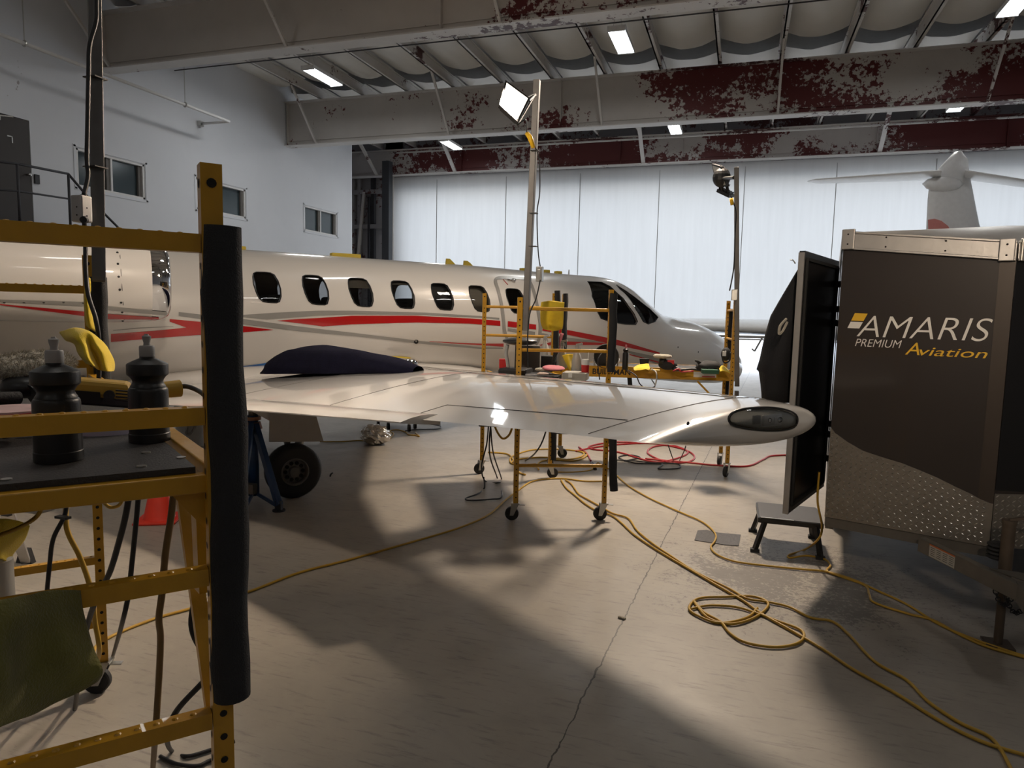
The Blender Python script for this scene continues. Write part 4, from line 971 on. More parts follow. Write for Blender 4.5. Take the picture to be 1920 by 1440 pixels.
# maker's lettering and stickers on the far scaffold's beam
near = cc - n2_ * 0.3 if (cc - n2_ * 0.3).length < (cc + n2_ * 0.3).length else cc + n2_ * 0.3
nf = (near - cc).normalized(); face = near + nf * 0.0045 + UP * (ZN - 0.045)
text('BUILDMAN', 0.085, frame4(face - dd2 * 0.56 - UP * 0.03, dd2, UP), MT['seal'], 'beam_lettering', NSC, bold=0.002)
mb = MB(); mb.box(face - dd2 * 0.66 + UP * 0.0, (0.1, 0.002, 0.07), Matrix((dd2, nf, UP)).transposed()); obj('beam_sticker', mb, mat('sticker_orange', (0.8, 0.4, 0.02), 0.5), NSC)
mb = MB(); mb.box(face + dd2 * 0.66 - UP * 0.0, (0.24, 0.002, 0.06), Matrix((dd2, nf, UP)).transposed()); obj('warning_label', mb, MT['paper'], NSC)
mb = MB(); mb.box(face + dd2 * 0.70 - UP * 0.02 + nf * 0.002, (0.14, 0.002, 0.01), Matrix((dd2, nf, UP)).transposed()); obj('warning_text', mb, MT['redp'], NSC)

# ================================================================ work-light masts
MT['flood'] = mat('lit_flood_panel', (1, 1, 1), 0.5, emit=(1.0, 0.86, 0.68), estr=2.5)
MT['lens'] = mat('unlit_lens', (0.5, 0.5, 0.48), 0.1)
def mast(P, z0, z1, label, w=0.045, top=None):
    t = thing('work_light', label, 'work light', (P.x, P.y, z0), 'work lights on square masts')
    mb = MB(); q = top or V((P.x, P.y, z1)); mb.beam((P.x, P.y, z0), q, w, w, (0, 1, 0)); obj('mast', mb, MT['galv'], t, bevel=0.004)
    return t
def head(t, pxs, dd, back, m, name='lamp_head'):
    q = [dep(x, y, d) for (x, y), d in zip(pxs, dd)]; n_ = (q[1] - q[0]).cross(q[3] - q[0]).normalized()
    if n_.dot(V(back)) < 0: n_ = -n_
    mb = MB(); mb.prism(q, n_ * 0.035); c = (q[0] + q[1] + q[2] + q[3]) / 4
    for k in range(7):
        f0 = q[0].lerp(q[3], (k + 0.5) / 7); f1 = q[1].lerp(q[2], (k + 0.5) / 7); mb.beam(f0.lerp(f1, 0.1) + n_ * 0.045, f0.lerp(f1, 0.9) + n_ * 0.045, 0.004, 0.03, n_)
    h_ = obj(name, mb, MT['black'], t)
    mb = MB(); g_ = [c.lerp(p, 0.86) - n_ * 0.002 for p in q]; mb.add(g_, [(0, 1, 2, 3)]); obj('lamp_face', mb, m, h_)
    return h_, c, n_, q
mP = mid(onz(966, 975)) + V((0.045, 0.02, 0))
ztop = 3.52
T1 = mast(mP, 1.6, ztop, 'lit work light on a square mast standing on the middle scaffold', 0.05, top=dep(1007, 150, 5.53))
h_, cL1, nL1, q = head(T1, ((948, 150), (994, 184), (972, 229), (936, 196)), (5.02, 5.02, 4.94, 4.94), (0.4, 0.8, 0.3), MT['flood'])
mb = MB(); m1 = dep(1003, 178, 5.45); mb.tube([cL1 + nL1 * 0.04, cL1.lerp(m1, 0.5) + nL1 * 0.02, m1], 0.014, 6); mb.tube([q[1] + nL1 * 0.03, m1], 0.008, 6); mb.tube([q[2] + nL1 * 0.03, m1], 0.008, 6); obj('yoke', mb, MT['dark'], T1)
mb = MB(); mb.tube(cr([q[2] + nL1 * 0.03, dep(986, 225, 5.0), dep(988, 250, 5.42), dep(996, 268, 5.4)], 5), 0.005, 6); mb.tube(cr([dep(1003, 275, 5.42), dep(1011, 300, 5.42), dep(1012, 360, 5.42), dep(1007, 400, 5.4), dep(1009, 470, 5.4), dep(1013, 500, 5.4)], 6), 0.005, 6); mb.tube(cr([dep(1013, 525, 5.4), dep(1005, 560, 5.35), dep(993, 590, 5.3), dep(989, 640, 5.3), dep(990, 690, 5.3)], 6), 0.0055, 6); obj('power_cable', mb, MT['cordk'], T1, smooth=True)
mb = MB(); mb.tube([dep(988, 250, 5.4), dep(994, 258, 5.38), dep(1000, 277, 5.38)], [0.018, 0.02, 0.015], 10); obj('plug', mb, mat('yellow_plug', (0.85, 0.5, 0.01), 0.5), T1, smooth=True)
mb = MB(); mb.box(dep(1012, 514, 5.42), (0.05, 0.05, 0.115)); mb.box(dep(1012, 514, 5.42) - V((0, 0.026, 0)), (0.03, 0.006, 0.07)); obj('outlet_box', mb, MT['zinc'], T1, bevel=0.004)
for y in (282, 400, 462): q_ = dep(1004 - (y - 150) * 0.014, y, 5.5); mb = MB(); mb.box(q_, (0.06, 0.06, 0.005)); obj('cable_tie', mb, MT['black'], T1)
gP = g1_ + V((0.06, 0.0, 0))
T2 = mast(V((gP.x, gP.y, 0)), 1.0, 3.3, 'unlit black twin work light on the mast by the jet nose', 0.05, top=dep(1381, 314, 7.3))
mb = MB(); mb.beam(V((gP.x, gP.y, 0.95)), V((gP.x, gP.y, 0.45)), 0.045, 0.045); obj('mast_sleeve', mb, MT['galv'], T2)
h_, c2, n2x, q2 = head(T2, ((1334, 307), (1351, 312), (1363, 350), (1344, 350)), (8.0, 7.8, 7.75, 7.95), (1, 0, 0), MT['lens'])
mb = MB(); mb.ell(dep(1353, 333, 7.85), (0.1, 0.08, 0.11)); mb.tube([dep(1350, 312, 7.85), dep(1363, 322, 7.8)], 0.02); mb.tube([dep(1356, 335, 7.8), dep(1376, 333, 7.3)], 0.018); obj('bracket', mb, MT['black'], T2)
h2x, c3, n3, q3 = head(T2, ((1343, 360), (1352, 359), (1376, 370), (1366, 371)), (7.95, 8.0, 7.9, 7.8), (0, 0, 1), MT['lens'])
mb = MB(); mb.tube([dep(1352, 346, 7.85), dep(1356, 361, 7.9)], 0.018); mb.tube([dep(1362, 346, 7.85), dep(1366, 363, 7.85)], 0.018); mb.tube([dep(1366, 338, 7.8), dep(1364, 360, 7.85)], 0.007); obj('bracket', mb, MT['black'], T2)
mb = MB(); mb.tube(cr([dep(1370, 366, 7.2), dep(1373, 375, 7.2), dep(1380, 398, 7.25), dep(1378, 440, 7.25), dep(1376, 500, 7.25), dep(1368, 545, 7.2)], 6), 0.007, 6); obj('power_cable', mb, MT['cordk'], T2, smooth=True)
mb = MB(); mb.tube([dep(1371, 372, 7.2), dep(1373, 384, 7.2)], 0.018); obj('plug', mb, bpy.data.materials['yellow_plug'], T2, smooth=True)
mb = MB(); mb.box(dep(1377, 553, 7.2), (0.06, 0.06, 0.11)); obj('outlet_box', mb, MT['zinc'], T2, bevel=0.004)
# left mast on the foreground scaffold's far post
p2 = V((P2.x, P2.y, 0)) + V((-0.0, 0.012, 0))
lb = dep(184, 482, 2.87); lt = dep(180, -60, 2.87)
T3 = thing('work_light', 'tall aluminium mast with taped black cable on the nearest scaffold', 'work light', (lb.x, lb.y, 1.75), 'work lights on square masts')
mb = MB(); mb.beam(lb - UP * 0.1, lt + UP * 0.35, 0.05, 0.05, (EYE.x - lb.x, EYE.y - lb.y, 0)); obj('mast', mb, MT['galv'], T3, bevel=0.004)
LP3 = lt + UP * 0.33; L3P = V((-2.4, 2.85, 3.62))
mb = MB(); mb.box(LP3 + V((0.1, 0.12, 0)), (0.05, 0.05, 0.05)); mb.beam(LP3, L3P, 0.03, 0.03); mb.box(L3P + V((-0.05, -0.06, 0.06)), (0.28, 0.06, 0.22)); hh = obj('lamp_head', mb, MT['black'], T3)
D3 = 2.80
mb = MB(); mb.tube(cr([dep(182, -70, D3), dep(181, 5, D3), dep(180, 40, D3), dep(168, 85, D3), dep(166, 140, D3), dep(164, 240, D3), dep(163, 300, D3), dep(165, 330, D3), dep(157, 366, D3 - 0.02)], 6), 0.0085, 8); mb.tube(cr([dep(157, 405, D3 - 0.03), dep(160, 450, D3), dep(161, 510, D3 - 0.02), dep(166, 555, D3 - 0.04), dep(180, 600, D3 - 0.06), dep(186, 650, D3 - 0.05), dep(185, 720, D3 - 0.05)], 6), 0.0085, 8); obj('power_cable', mb, MT['cordk'], T3, smooth=True)
mb = MB(); mb.box(dep(153, 392, D3 - 0.01), (0.058, 0.05, 0.105)); bx = obj('outlet_box', mb, MT['alu'], T3, bevel=0.006)
mb = MB(); mb.cyl(dep(157, 372, D3 - 0.02) - UP * 0.008, dep(157, 372, D3 - 0.02) + UP * 0.014, 0.012); mb.cyl(dep(156, 412, D3 - 0.035) + V((0, 0.01, 0)), dep(156, 412, D3 - 0.06), 0.013); obj('cord_grip', mb, MT['black'], bx)
mb = MB()
for x, y in ((144, 388), (163, 390), (144, 403), (163, 405)): q_ = dep(x, y, D3 - 0.037); mb.disc(q_, (EYE - q_), 0.003, 8)
obj('cover_screws', mb, MT['hole'], bx)
for y in (147, 314): mb = MB(); mb.box(dep(179, y, D3 + 0.05), (0.066, 0.062, 0.005)); obj('cable_tie', mb, MT['black'], T3)
# ================================================================ dark enclosed trailer
MT['vinyl'] = mat('dark_vinyl_wrap', (0.028, 0.022, 0.019), 0.28, coat=0.3, var=0.1, scale=3)
MT['vinylk'] = mat('black_vinyl', (0.008, 0.008, 0.009), 0.3, var=0.1)
m, nt, b = newmat('diamond_plate')
g = nd(nt, 'ShaderNodeNewGeometry'); tc = nd(nt, 'ShaderNodeTexCoord'); b.inputs['Metallic'].default_value = 0.8; b.inputs['Roughness'].default_value = 0.42
nt.links.new(mixc(nt, noise_(nt, g.outputs['Position'], 5, 6, 0.7), (0.20, 0.18, 0.155), (0.34, 0.31, 0.27)), b.inputs['Base Color'])
MT['plate'] = m
MT['treads'] = mat('glint_bright_tread', (0.62, 0.58, 0.52), 0.28, 0.9)  # treads coloured brighter than the plate to stand for their highlights
MT['gasket'] = mat('black_gasket', (0.01, 0.01, 0.01), 0.7)
MT['frost'] = mat('painted_frame_grey', (0.13, 0.12, 0.105), 0.5, 0.3, var=0.2, scale=20)
TB, TN, TR = V((0.585, 4.90, 0)), V((1.43, 4.60, 0)), V((2.31, 4.76, 0))
SD = V((0.11, 0.99, 0)).normalized(); ZB, ZT = 0.455, 2.265; ZTN = 2.165
TRA = thing('cargo_trailer', 'dark enclosed cargo trailer with white and yellow company lettering on its nose', 'trailer', (TN.x, TN.y, 0))
FX = (TN - TB).normalized(); FN = V((FX.y, -FX.x, 0)); GX = (TR - TN).normalized(); GN = V((GX.y, -GX.x, 0))
Rf = Matrix((FX, -FN, UP)).transposed(); FW = (TN - TB).length; GW = (TR - TN).length
TBB, TRR = TB + SD * 3.8, TR + SD * 3.8
t_ = 0.05
mb = MB(); mb.prism([TB + UP * ZB, TN + UP * ZB, TN + UP * ZTN, TB + UP * ZT], -FN * t_); mb.prism([TN + UP * ZB, TR + UP * ZB, TR + UP * ZT, TN + UP * ZTN], -GN * t_)
mb.prism([TR + UP * ZB, TRR + UP * ZB, TRR + UP * ZT, TR + UP * ZT], V((-0.05, 0, 0)))
for a_, b_ in ((0.0, 0.7), (1.65, 3.8)): mb.prism([TB + SD * a_ + UP * ZB, TB + SD * b_ + UP * ZB, TB + SD * b_ + UP * ZT, TB + SD * a_ + UP * ZT], V((0.05, 0, 0)))
mb.prism([TBB + UP * ZB, TRR + UP * ZB, TRR + UP * ZT, TBB + UP * ZT], -SD * 0.05)
mb.prism([p + UP * ZB for p in (TB, TN, TR, TRR, TBB)], UP * 0.06)
body = obj('trailer_body', mb, MT['vinyl'], TRA)
# curved roof cap rising behind the trim
mb = MB(); rows = []
C0 = (TB + TR) / 2 + SD * 0.2
zz = [ZT, ZT, (ZT + ZTN) / 2, ZTN, (ZT + ZTN) / 2, ZT, ZT]
for k in range(9):
    v = k / 8; inset = 0.45 * v
    ring = [p.lerp(C0 + SD * 1.6, inset * 0.35) + UP * (z_ + 0.02 + (2.30 - z_) * math.sin(v * PI / 2)) for p, z_ in zip((TBB, TB, TB.lerp(TN, 0.5), TN, TN.lerp(TR, 0.5), TR, TRR), zz)]
    rows.append(ring)
mb.grid(rows); mb.add(rows[-1], [tuple(range(7))]); obj('roof_cap', mb, MT['alu'], TRA, smooth=50)
# aluminium top trim with corner blocks and screws
mb = MB()
for a_, b_, n_, za_, zb_ in ((TB, TN, FN, ZT, ZTN), (TN, TR, GN, ZTN, ZT)):
    mb.prism([a_ + n_ * 0.004 + UP * (za_ - 0.07), b_ + n_ * 0.004 + UP * (zb_ - 0.07), b_ + n_ * 0.004 + UP * (zb_ + 0.035), a_ + n_ * 0.004 + UP * (za_ + 0.035)], n_ * 0.012)
    for z in (0.03, -0.068): mb.beam(a_ + n_ * 0.02 + UP * (za_ + z), b_ + n_ * 0.02 + UP * (zb_ + z), 0.012, 0.014)
mb.prism([TB + UP * (ZT - 0.07), TBB + UP * (ZT - 0.07), TBB + UP * (ZT + 0.035), TB + UP * (ZT + 0.035)], V((-0.012, 0, 0)))
trim = obj('top_trim', mb, MT['alu'], TRA, bevel=0.003)
for c, n_, x_ in ((TB + FX * 0.03, FN, FX), (TN - FX * 0.045 - UP * 0.095, FN, FX), (TN + GX * 0.045 - UP * 0.095, GN, GX)):
    mb = MB(); mb.box(c + n_ * 0.022 + UP * (ZT - 0.018), (0.075, 0.02, 0.125), Matrix((x_, -n_, UP)).transposed()); cb = obj('corner_block', mb, MT['alu'], TRA, bevel=0.005)
    mb = MB()
    for z in (-0.03, 0.03): mb.disc(c + n_ * 0.0335 + UP * (ZT - 0.018 + z), n_, 0.0055, 10)
    obj('screw', mb, MT['hole'], cb)
mb = MB()
for f_ in (0.27, 0.62):
    for z in (-0.045, 0.012): mb.disc(TB + FX * (FW * f_) + FN * 0.0175 + UP * (ZT - 0.1 * f_ + z), FN, 0.0055, 10)
obj('trim_screws', mb, MT['hole'], trim)
# nose strip and door-side edge
mb = MB(); mb.prism([TN - FX * 0.075 + UP * ZB, TN + UP * ZB, TN + UP * (ZTN - 0.07), TN - FX * 0.075 + UP * (ZTN - 0.062)], FN * 0.004); obj('nose_strip', mb, mat('bronze_strip', (0.05, 0.038, 0.03), 0.35, 0.2), TRA)
mb = MB(); mb.prism([TN + GX * 0.002 + UP * 0.79, TR + UP * 0.79, TR + UP * (ZT - 0.07), TN + GX * 0.002 + UP * (ZTN - 0.07)], GN * 0.004); obj('nose_panel', mb, MT['vinylk'], TRA)
def onface(x, y, off=0.0): return onP(x, y, FN, TB.dot(FN) + off)
# diamond tread plate below the wavy edge of the wrap
wave = [(1552, 800), (1566, 812), (1590, 829), (1618, 845), (1650, 856), (1690, 868), (1725, 882), (1758, 896), (1790, 912), (1820, 926), (1838, 936), (1858, 944)]
wp = [onface(x, y, 0.004) for x, y in wave]; x_ends = [(p - TB).dot(FX) for p in wp]
poly = [(max(0.0, min(FW, (p - TB).dot(FX))), p.z) for p in wp]
pl = [TB + FX * x + FN * 0.003 + UP * z for x, z in poly]
mb = MB(); mb.prism([TB + FN * 0.003 + UP * ZB, TN + FN * 0.003 + UP * ZB] + [TN + FN * 0.003 + UP * poly[-1][1]] + list(reversed(pl)) + [TB + FN * 0.003 + UP * poly[0][1]], FN * 0.004)
pt = obj('tread_plate', mb, MT['plate'], TRA)
mb = MB(); sp_x, sp_z = 0.030, 0.030; r_ = 0
def treads(mb, O_, X_, N_, W_, ztop):
    nx = int(W_ / sp_x)
    for i in range(nx):
        for j in range(40):
            x = (i + 0.5) * sp_x; z = ZB + 0.02 + j * sp_z * 0.85
            if z > ztop(x) - 0.01: break
            s_ = 1 if (i + j) % 2 else -1; d_ = (X_ * 0.75 * s_ + UP * 0.66).normalized(); q = O_ + X_ * x + UP * z + N_ * 0.0075; n2 = N_.cross(d_)
            mb.add([q - d_ * 0.013, q + n2 * 0.0042, q + d_ * 0.013, q - n2 * 0.0042, q + N_ * 0.0048], [(0, 1, 4), (1, 2, 4), (2, 3, 4), (3, 0, 4)])
px_ = [p[0] for p in poly]; pz_ = [p[1] for p in poly]
treads(mb, TB, FX, FN, FW, lambda x: float(np.interp(x, px_, pz_)))
obj('tread_pattern', mb, MT['treads'], pt, recalc=False)
mb = MB(); mb.prism([TN + GN * 0.003 + UP * ZB, TR + GN * 0.003 + UP * ZB, TR + GN * 0.003 + UP * 0.79, TN + GN * 0.003 + UP * 0.77], GN * 0.004); pt2 = obj('tread_plate', mb, MT['plate'], TRA)
mb = MB(); treads(mb, TN, GX, GN, GW, lambda x: 0.77); obj('tread_pattern', mb, MT['treads'], pt2, recalc=False)
# lettering on the nose
MT['lw'] = mat('lettering_white', (0.72, 0.70, 0.66), 0.4); MT['ly'] = mat('lettering_yellow', (0.72, 0.43, 0.02), 0.4)
def ft(s, x0, y0, x1, y1, h_px, m, nm, shear=0.25, bold=0.0, sx=None, caps=None):
    a_, b_ = onface(x0, y0, 0.006), onface(x1, y1, 0.006); cu_w = (b_ - a_).length
    o = text(s, 1.0, Matrix.Identity(4), m, nm, None, ext=0.0006, shear=shear, bold=bold)
    vs = [v.co.copy() for v in o.data.vertices]; w0 = max(v.x for v in vs) - min(v.x for v in vs); mnx = min(v.x for v in vs); h0 = max(v.y for v in vs if True)
    hh = onface(x0, y0 - h_px, 0.006).z - a_.z; kx = cu_w / w0; ky = hh / (0.72 if caps is None else caps)
    o0 = origin_of(TRA); ex = (b_ - a_).normalized()
    for v, c in zip(o.data.vertices, vs): v.co = a_ + ex * ((c.x - mnx) * kx) + UP * (c.y * ky) + FN * (c.z * 1.0) - o0
    o.parent = TRA; return o
ft('AMARIS', 1606, 631, 1858, 641, 42, MT['lw'], 'company_lettering', bold=-0.012)
ft('PREMIUM', 1603, 649, 1690, 653, 15, MT['lw'], 'company_lettering', bold=-0.008)
ft('AVIATION', 1697, 664.5, 1851, 672, 19, MT['ly'], 'company_lettering', bold=0.0)
bpy.data.objects.remove([o for o in bpy.data.objects if o.name.startswith('company_lettering')][-1])
ft('A', 1697, 664.5, 1724, 666, 24, MT['ly'], 'company_lettering', bold=0.0)
ft('viation', 1723, 666, 1851, 672, 17, MT['ly'], 'company_lettering', bold=0.0, caps=0.72)
def badge(pts, m): 
    mb = MB(); mb.prism([onface(x, y, 0.006) for x, y in pts], FN * 0.0006); obj('company_badge', mb, m, TRA)
badge([(1603, 587), (1627, 588), (1619, 602), (1596, 601)], MT['ly']); badge([(1595, 603), (1618, 604), (1611, 616), (1589, 615)], MT['lw'])
# frame rail, A-frame tongue, labels, jack, chains
mb = MB(); mb.beam(TB + FN * -0.03 + UP * (ZB - 0.035), TN - FN * 0.03 + UP * (ZB - 0.035), 0.05, 0.06); mb.beam(TB + V((0.03, 0, 0)) + UP * (ZB - 0.04), TBB + V((0.03, 0, 0)) + UP * (ZB - 0.04), 0.05, 0.08); mb.beam(TR - V((0.03, 0, 0)) + UP * (ZB - 0.04), TRR - V((0.03, 0, 0)) + UP * (ZB - 0.04), 0.05, 0.08)
obj('frame_rail', mb, MT['frost'], TRA)
t0 = onz(1728, 1020, 0.41); CP = onz(1925, 1118, 0.40) + V((0.02, -0.03, 0)); AX = V((0.11, 0.99, 0)).normalized(); t0b = t0 + (t0 - CP).normalized() * 0.25
mb = MB(); mb.beam(t0, CP, 0.05, 0.085); ton = obj('tongue_beam', mb, MT['frost'], TRA, bevel=0.004)
oth = CP + AX * (t0 - CP).dot(AX) + V((AX.y, -AX.x, 0)) * abs((t0 - CP).dot(V((AX.y, -AX.x, 0)))); mb = MB(); mb.beam(oth + UP * 0.0, CP, 0.05, 0.085); obj('tongue_beam', mb, MT['frost'], TRA, bevel=0.004)
td = (CP - t0).normalized(); tn = V((td.y, -td.x, 0)); tn = tn if tn.dot(EYE - t0) > 0 else -tn
lb_ = t0 + td * 0.10; mb = MB(); mb.prism([lb_ + tn * 0.0265 + UP * -0.036, lb_ + td * 0.2 + tn * 0.0265 + UP * -0.036, lb_ + td * 0.2 + tn * 0.0265 + UP * 0.036, lb_ + tn * 0.0265 + UP * 0.036], tn * 0.0008); lab = obj('safety_label', mb, mat('label_paper', (0.42, 0.41, 0.37), 0.6), TRA)
mb = MB(); mb.prism([lb_ + tn * 0.0276 + UP * 0.03, lb_ + td * 0.2 + tn * 0.0276 + UP * 0.03, lb_ + td * 0.2 + tn * 0.0276 + UP * 0.038, lb_ + tn * 0.0276 + UP * 0.038], tn * 0.0006)
obj('label_band', mb, mat('label_orange', (0.5, 0.12, 0.03), 0.6), lab)
mb = MB()
for k in range(4):
    for j in range(5): mb.box(lb_ + td * (0.028 + 0.049 * k) + tn * 0.0277 + UP * (0.02 - 0.011 * j), (0.036 - 0.006 * (j % 2), 0.0006, 0.0025), Matrix((td, tn, UP)).transposed())
obj('label_print', mb, MT['hole'], lab)
mb = MB(); mb.box(CP + UP * 0.0, (0.12, 0.2, 0.1), Matrix((V((AX.y, -AX.x, 0)), AX, UP)).transposed()); mb.ell(CP - AX * 0.14 + UP * 0.01, (0.06, 0.08, 0.06)); obj('coupler', mb, MT['frost'], TRA, bevel=0.008)
mb = MB(); mb.prism([CP + AX * 0.1 + UP * 0.045, CP + td * -0.28 + UP * 0.045, CP + (oth - CP).normalized() * 0.28 + UP * 0.045], UP * 0.006); obj('tongue_plate', mb, MT['frost'], TRA)
JP = onz(1885, 1060, 0.45); mb = MB(); mb.cyl(V((JP.x, JP.y, 0.3)), V((JP.x, JP.y, 0.68)), 0.032, n=20); mb.cyl(V((JP.x, JP.y, 0.68)), V((JP.x, JP.y, 0.70)), 0.036, n=20); mb.beam(V((JP.x, JP.y, 0.70)), V((JP.x + 0.12, JP.y - 0.02, 0.74)), 0.02, 0.014); mb.cyl(V((JP.x, JP.y, 0.0)), V((JP.x, JP.y, 0.3)), 0.022); mb.box((JP.x, JP.y, 0.008), (0.13, 0.13, 0.012)); obj('tongue_jack', mb, mat('rusty_jack', (0.10, 0.075, 0.055), 0.6, 0.3, var=0.3), TRA, smooth=35)
mb = MB(); jr = JP + (t0 - CP).normalized() * 0.06; 
for k in range(4): mb.lathe([(0.045, 0), (0.055, 0.008), (0.055, 0.014), (0.045, 0.02)], V((jr.x + 0.01, jr.y + 0.02, 0.462 + 0.022 * k)), (0, 0, 1), 20)
obj('cable_coil', mb, MT['blackmatte'], TRA, smooth=True)
def chain(p0, p1, sag, n):
    pts = []
    for i in range(n + 1):
        t = i / n; p = V(p0).lerp(V(p1), t); p.z -= sag * 4 * t * (1 - t); pts.append(p)
    mb = MB()
    for i in range(n):
        a_, b_ = pts[i], pts[i + 1]; d_ = (b_ - a_).normalized(); s1 = d_.cross(V((1, 0, 0.2)) if i % 2 else V((0.2, 1, 0))).normalized(); c = (a_ + b_) / 2; L_ = (b_ - a_).length * 0.68
        mb.tube([c + d_ * (L_ * math.cos(q)) + s1 * (0.011 * math.sin(q)) for q in [2 * PI * k / 10 for k in range(10)]], 0.0032, 5, closed=True)
    return mb
q0 = onz(1862, 1085, 0.38); q1 = onz(1900, 1095, 0.38)
for a_, b_, sg in ((q0, q1 + V((0.02, 0, 0)), 0.13), (q0 + V((0.045, -0.01, 0)), q1 + V((0.08, -0.02, 0)), 0.16)):
    obj('safety_chain', chain(a_, b_, sg, 16), MT['dark'], TRA)
for a_ in (1.6, 2.5):
    for P_ in (TB, TR): mb = MB(); c = P_ + SD * a_ + UP * 0.33; mb.lathe([(0.1, -0.09), (0.31, -0.09), (0.33, -0.06), (0.33, 0.06), (0.31, 0.09), (0.1, 0.09)], c + V((0.13 if P_ is TB else -0.13, 0, 0)), (0.99, -0.11, 0), 28); obj('wheel', mb, MT['rubber'], TRA, smooth=40)
# open side door
hg = dep(1560, 700, 5.0); hg = V((hg.x, hg.y, 0)); HG = TB + SD * 0.70 + V((-0.015, 0, 0)); fr_ = dep(1484, 700, 4.27); FRR = V((fr_.x, fr_.y, 0))
dd_ = (FRR - HG).normalized(); DW = 0.93; FRR = HG + dd_ * DW; dn = V((dd_.y, -dd_.x, 0)); dn = dn if dn.dot(EYE - HG) > 0 else -dn
z0_, z1_ = 0.50, 2.165
mb = MB(); mb.prism([HG + UP * z0_, FRR + UP * z0_, FRR + UP * z1_, HG + UP * z1_], -dn * 0.035); do = obj('side_door', mb, MT['vinylk'], TRA)
mb = MB(); mb.prism([FRR - dn * 0.037 - dd_ * 0.0 + UP * (z0_ - 0.005), FRR + dd_ * 0.012 - dn * 0.037 + UP * (z0_ - 0.005), FRR + dd_ * 0.012 - dn * 0.037 + UP * (z1_ - 0.01), FRR - dn * 0.037 + UP * (z1_ - 0.01)], dn * 0.036); obj('door_edge_trim', mb, MT['alu'], do)
mb = MB(); 
for a_, b_ in ((HG + dd_ * 0.05 + UP * (z0_ + 0.05), HG + dd_ * 0.05 + UP * (z1_ - 0.05)), (FRR - dd_ * 0.04 + UP * (z0_ + 0.05), FRR - dd_ * 0.04 + UP * (z1_ - 0.05)), (HG + dd_ * 0.05 + UP * (z1_ - 0.05), FRR - dd_ * 0.04 + UP * (z1_ - 0.05)), (HG + dd_ * 0.05 + UP * (z0_ + 0.05), FRR - dd_ * 0.04 + UP * (z0_ + 0.05))): mb.beam(a_ + dn * 0.006, b_ + dn * 0.006, 0.02, 0.014, dn)
obj('door_seal', mb, MT['gasket'], do)
for z in (2.0, 1.82, 1.72, 0.98, 0.9, 0.72): mb = MB(); mb.box(HG.lerp(TB + SD * 0.68, 0.5) + UP * z + dn * 0.01, (0.05, 0.05, 0.045)); obj('hinge', mb, MT['gasket'], do)
# jacket hanging on the outside of the door
MT['jack'] = mat('black_jacket', (0.008, 0.0085, 0.011), 0.85, var=0.3, bump=0.4, bscale=90)
out_ = -dn
prof = [(2.10, -0.01, 0.01), (2.03, 0.01, 0.05), (1.95, 0.04, 0.09), (1.86, 0.07, 0.135), (1.76, 0.10, 0.18), (1.65, 0.12, 0.205), (1.55, 0.14, 0.225), (1.47, 0.155, 0.24), (1.40, 0.165, 0.26), (1.385, 0.15, 0.245), (1.30, 0.145, 0.235), (1.20, 0.14, 0.225)]
mb = MB(); rows = []
jc = FRR - dd_ * 0.17
for i, (z, w_, dpt) in enumerate(prof):
    row = []
    for k in range(20):
        a = 2 * PI * k / 20; f_ = 1 + 0.10 * math.sin(3 * a + z * 6)
        row.append(jc + dd_ * ((w_ * 0.6 + 0.05) * math.cos(a) * f_) + out_ * (0.045 + dpt * 0.5 + dpt * 0.5 * math.sin(a) * f_) + UP * z)
    rows.append(row)
mb.grid(rows, True); mb.add(rows[0], [tuple(range(20))]); mb.add(rows[-1], [tuple(range(20))])
jk = solo('jacket', mb, MT['jack'], 'black jacket hanging on the outside of the open trailer door', 'jacket', smooth=True)
mb = MB(); q = dep(1465, 615, 4.2); mb.tube(cr([dep(1474, 598, 4.24), dep(1463, 611, 4.2), dep(1461, 626, 4.2), dep(1468, 620, 4.22), dep(1476, 604, 4.24)], 4), 0.008, 6); obj('glove_cuff', mb, MT['wool'], jk)
mb = MB(); mb.tube(cr([dep(1482, 487, 4.28), dep(1487, 488, 4.26), dep(1491, 494, 4.24)], 4), 0.004, 6); obj('coat_hook', mb, MT['zinc'], do)
# step stool
ST = thing('step_stool', 'black folding step stool standing below the open trailer door', 'step stool', tuple(onz(1480, 1000)))
sf = onz(1424, 972, 0.25); sr = onz(1542, 984, 0.25); sb = onz(1440, 939, 0.25); sx = (sr - sf).normalized(); sy = V((-sx.y, sx.x, 0)); W_ = (sr - sf).length; D_ = (sb - sf).dot(sy)
D_ = max(0.3, min(D_, 0.45))
mb = MB(); c = sf + sx * (W_ / 2) + sy * (D_ / 2); Rs = Matrix((sx, sy, UP)).transposed(); mb.box(c, (W_, D_, 0.02), Rs); tpp = obj('tread', mb, MT['deck'], ST)
mb = MB(); 
for a_, b_ in ((0, 0), (0, 1)): 
    q = sf + sy * (D_ * b_); mb.beam(q - UP * 0.012, q + sx * W_ - UP * 0.012, 0.02, 0.035)
for a_ in (0, 1): q = sf + sx * (W_ * a_); mb.beam(q - UP * 0.012, q + sy * D_ - UP * 0.012, 0.02, 0.035)
obj('tread_frame', mb, MT['black'], ST)
mb = MB(); mb.beam(sf + UP * 0.012 - sy * 0.005 + sx * 0.01, sf + sx * W_ * 0.55 + UP * 0.012 - sy * 0.005, 0.012, 0.004); obj('anti_slip_strip', mb, MT['zinc'], tpp)
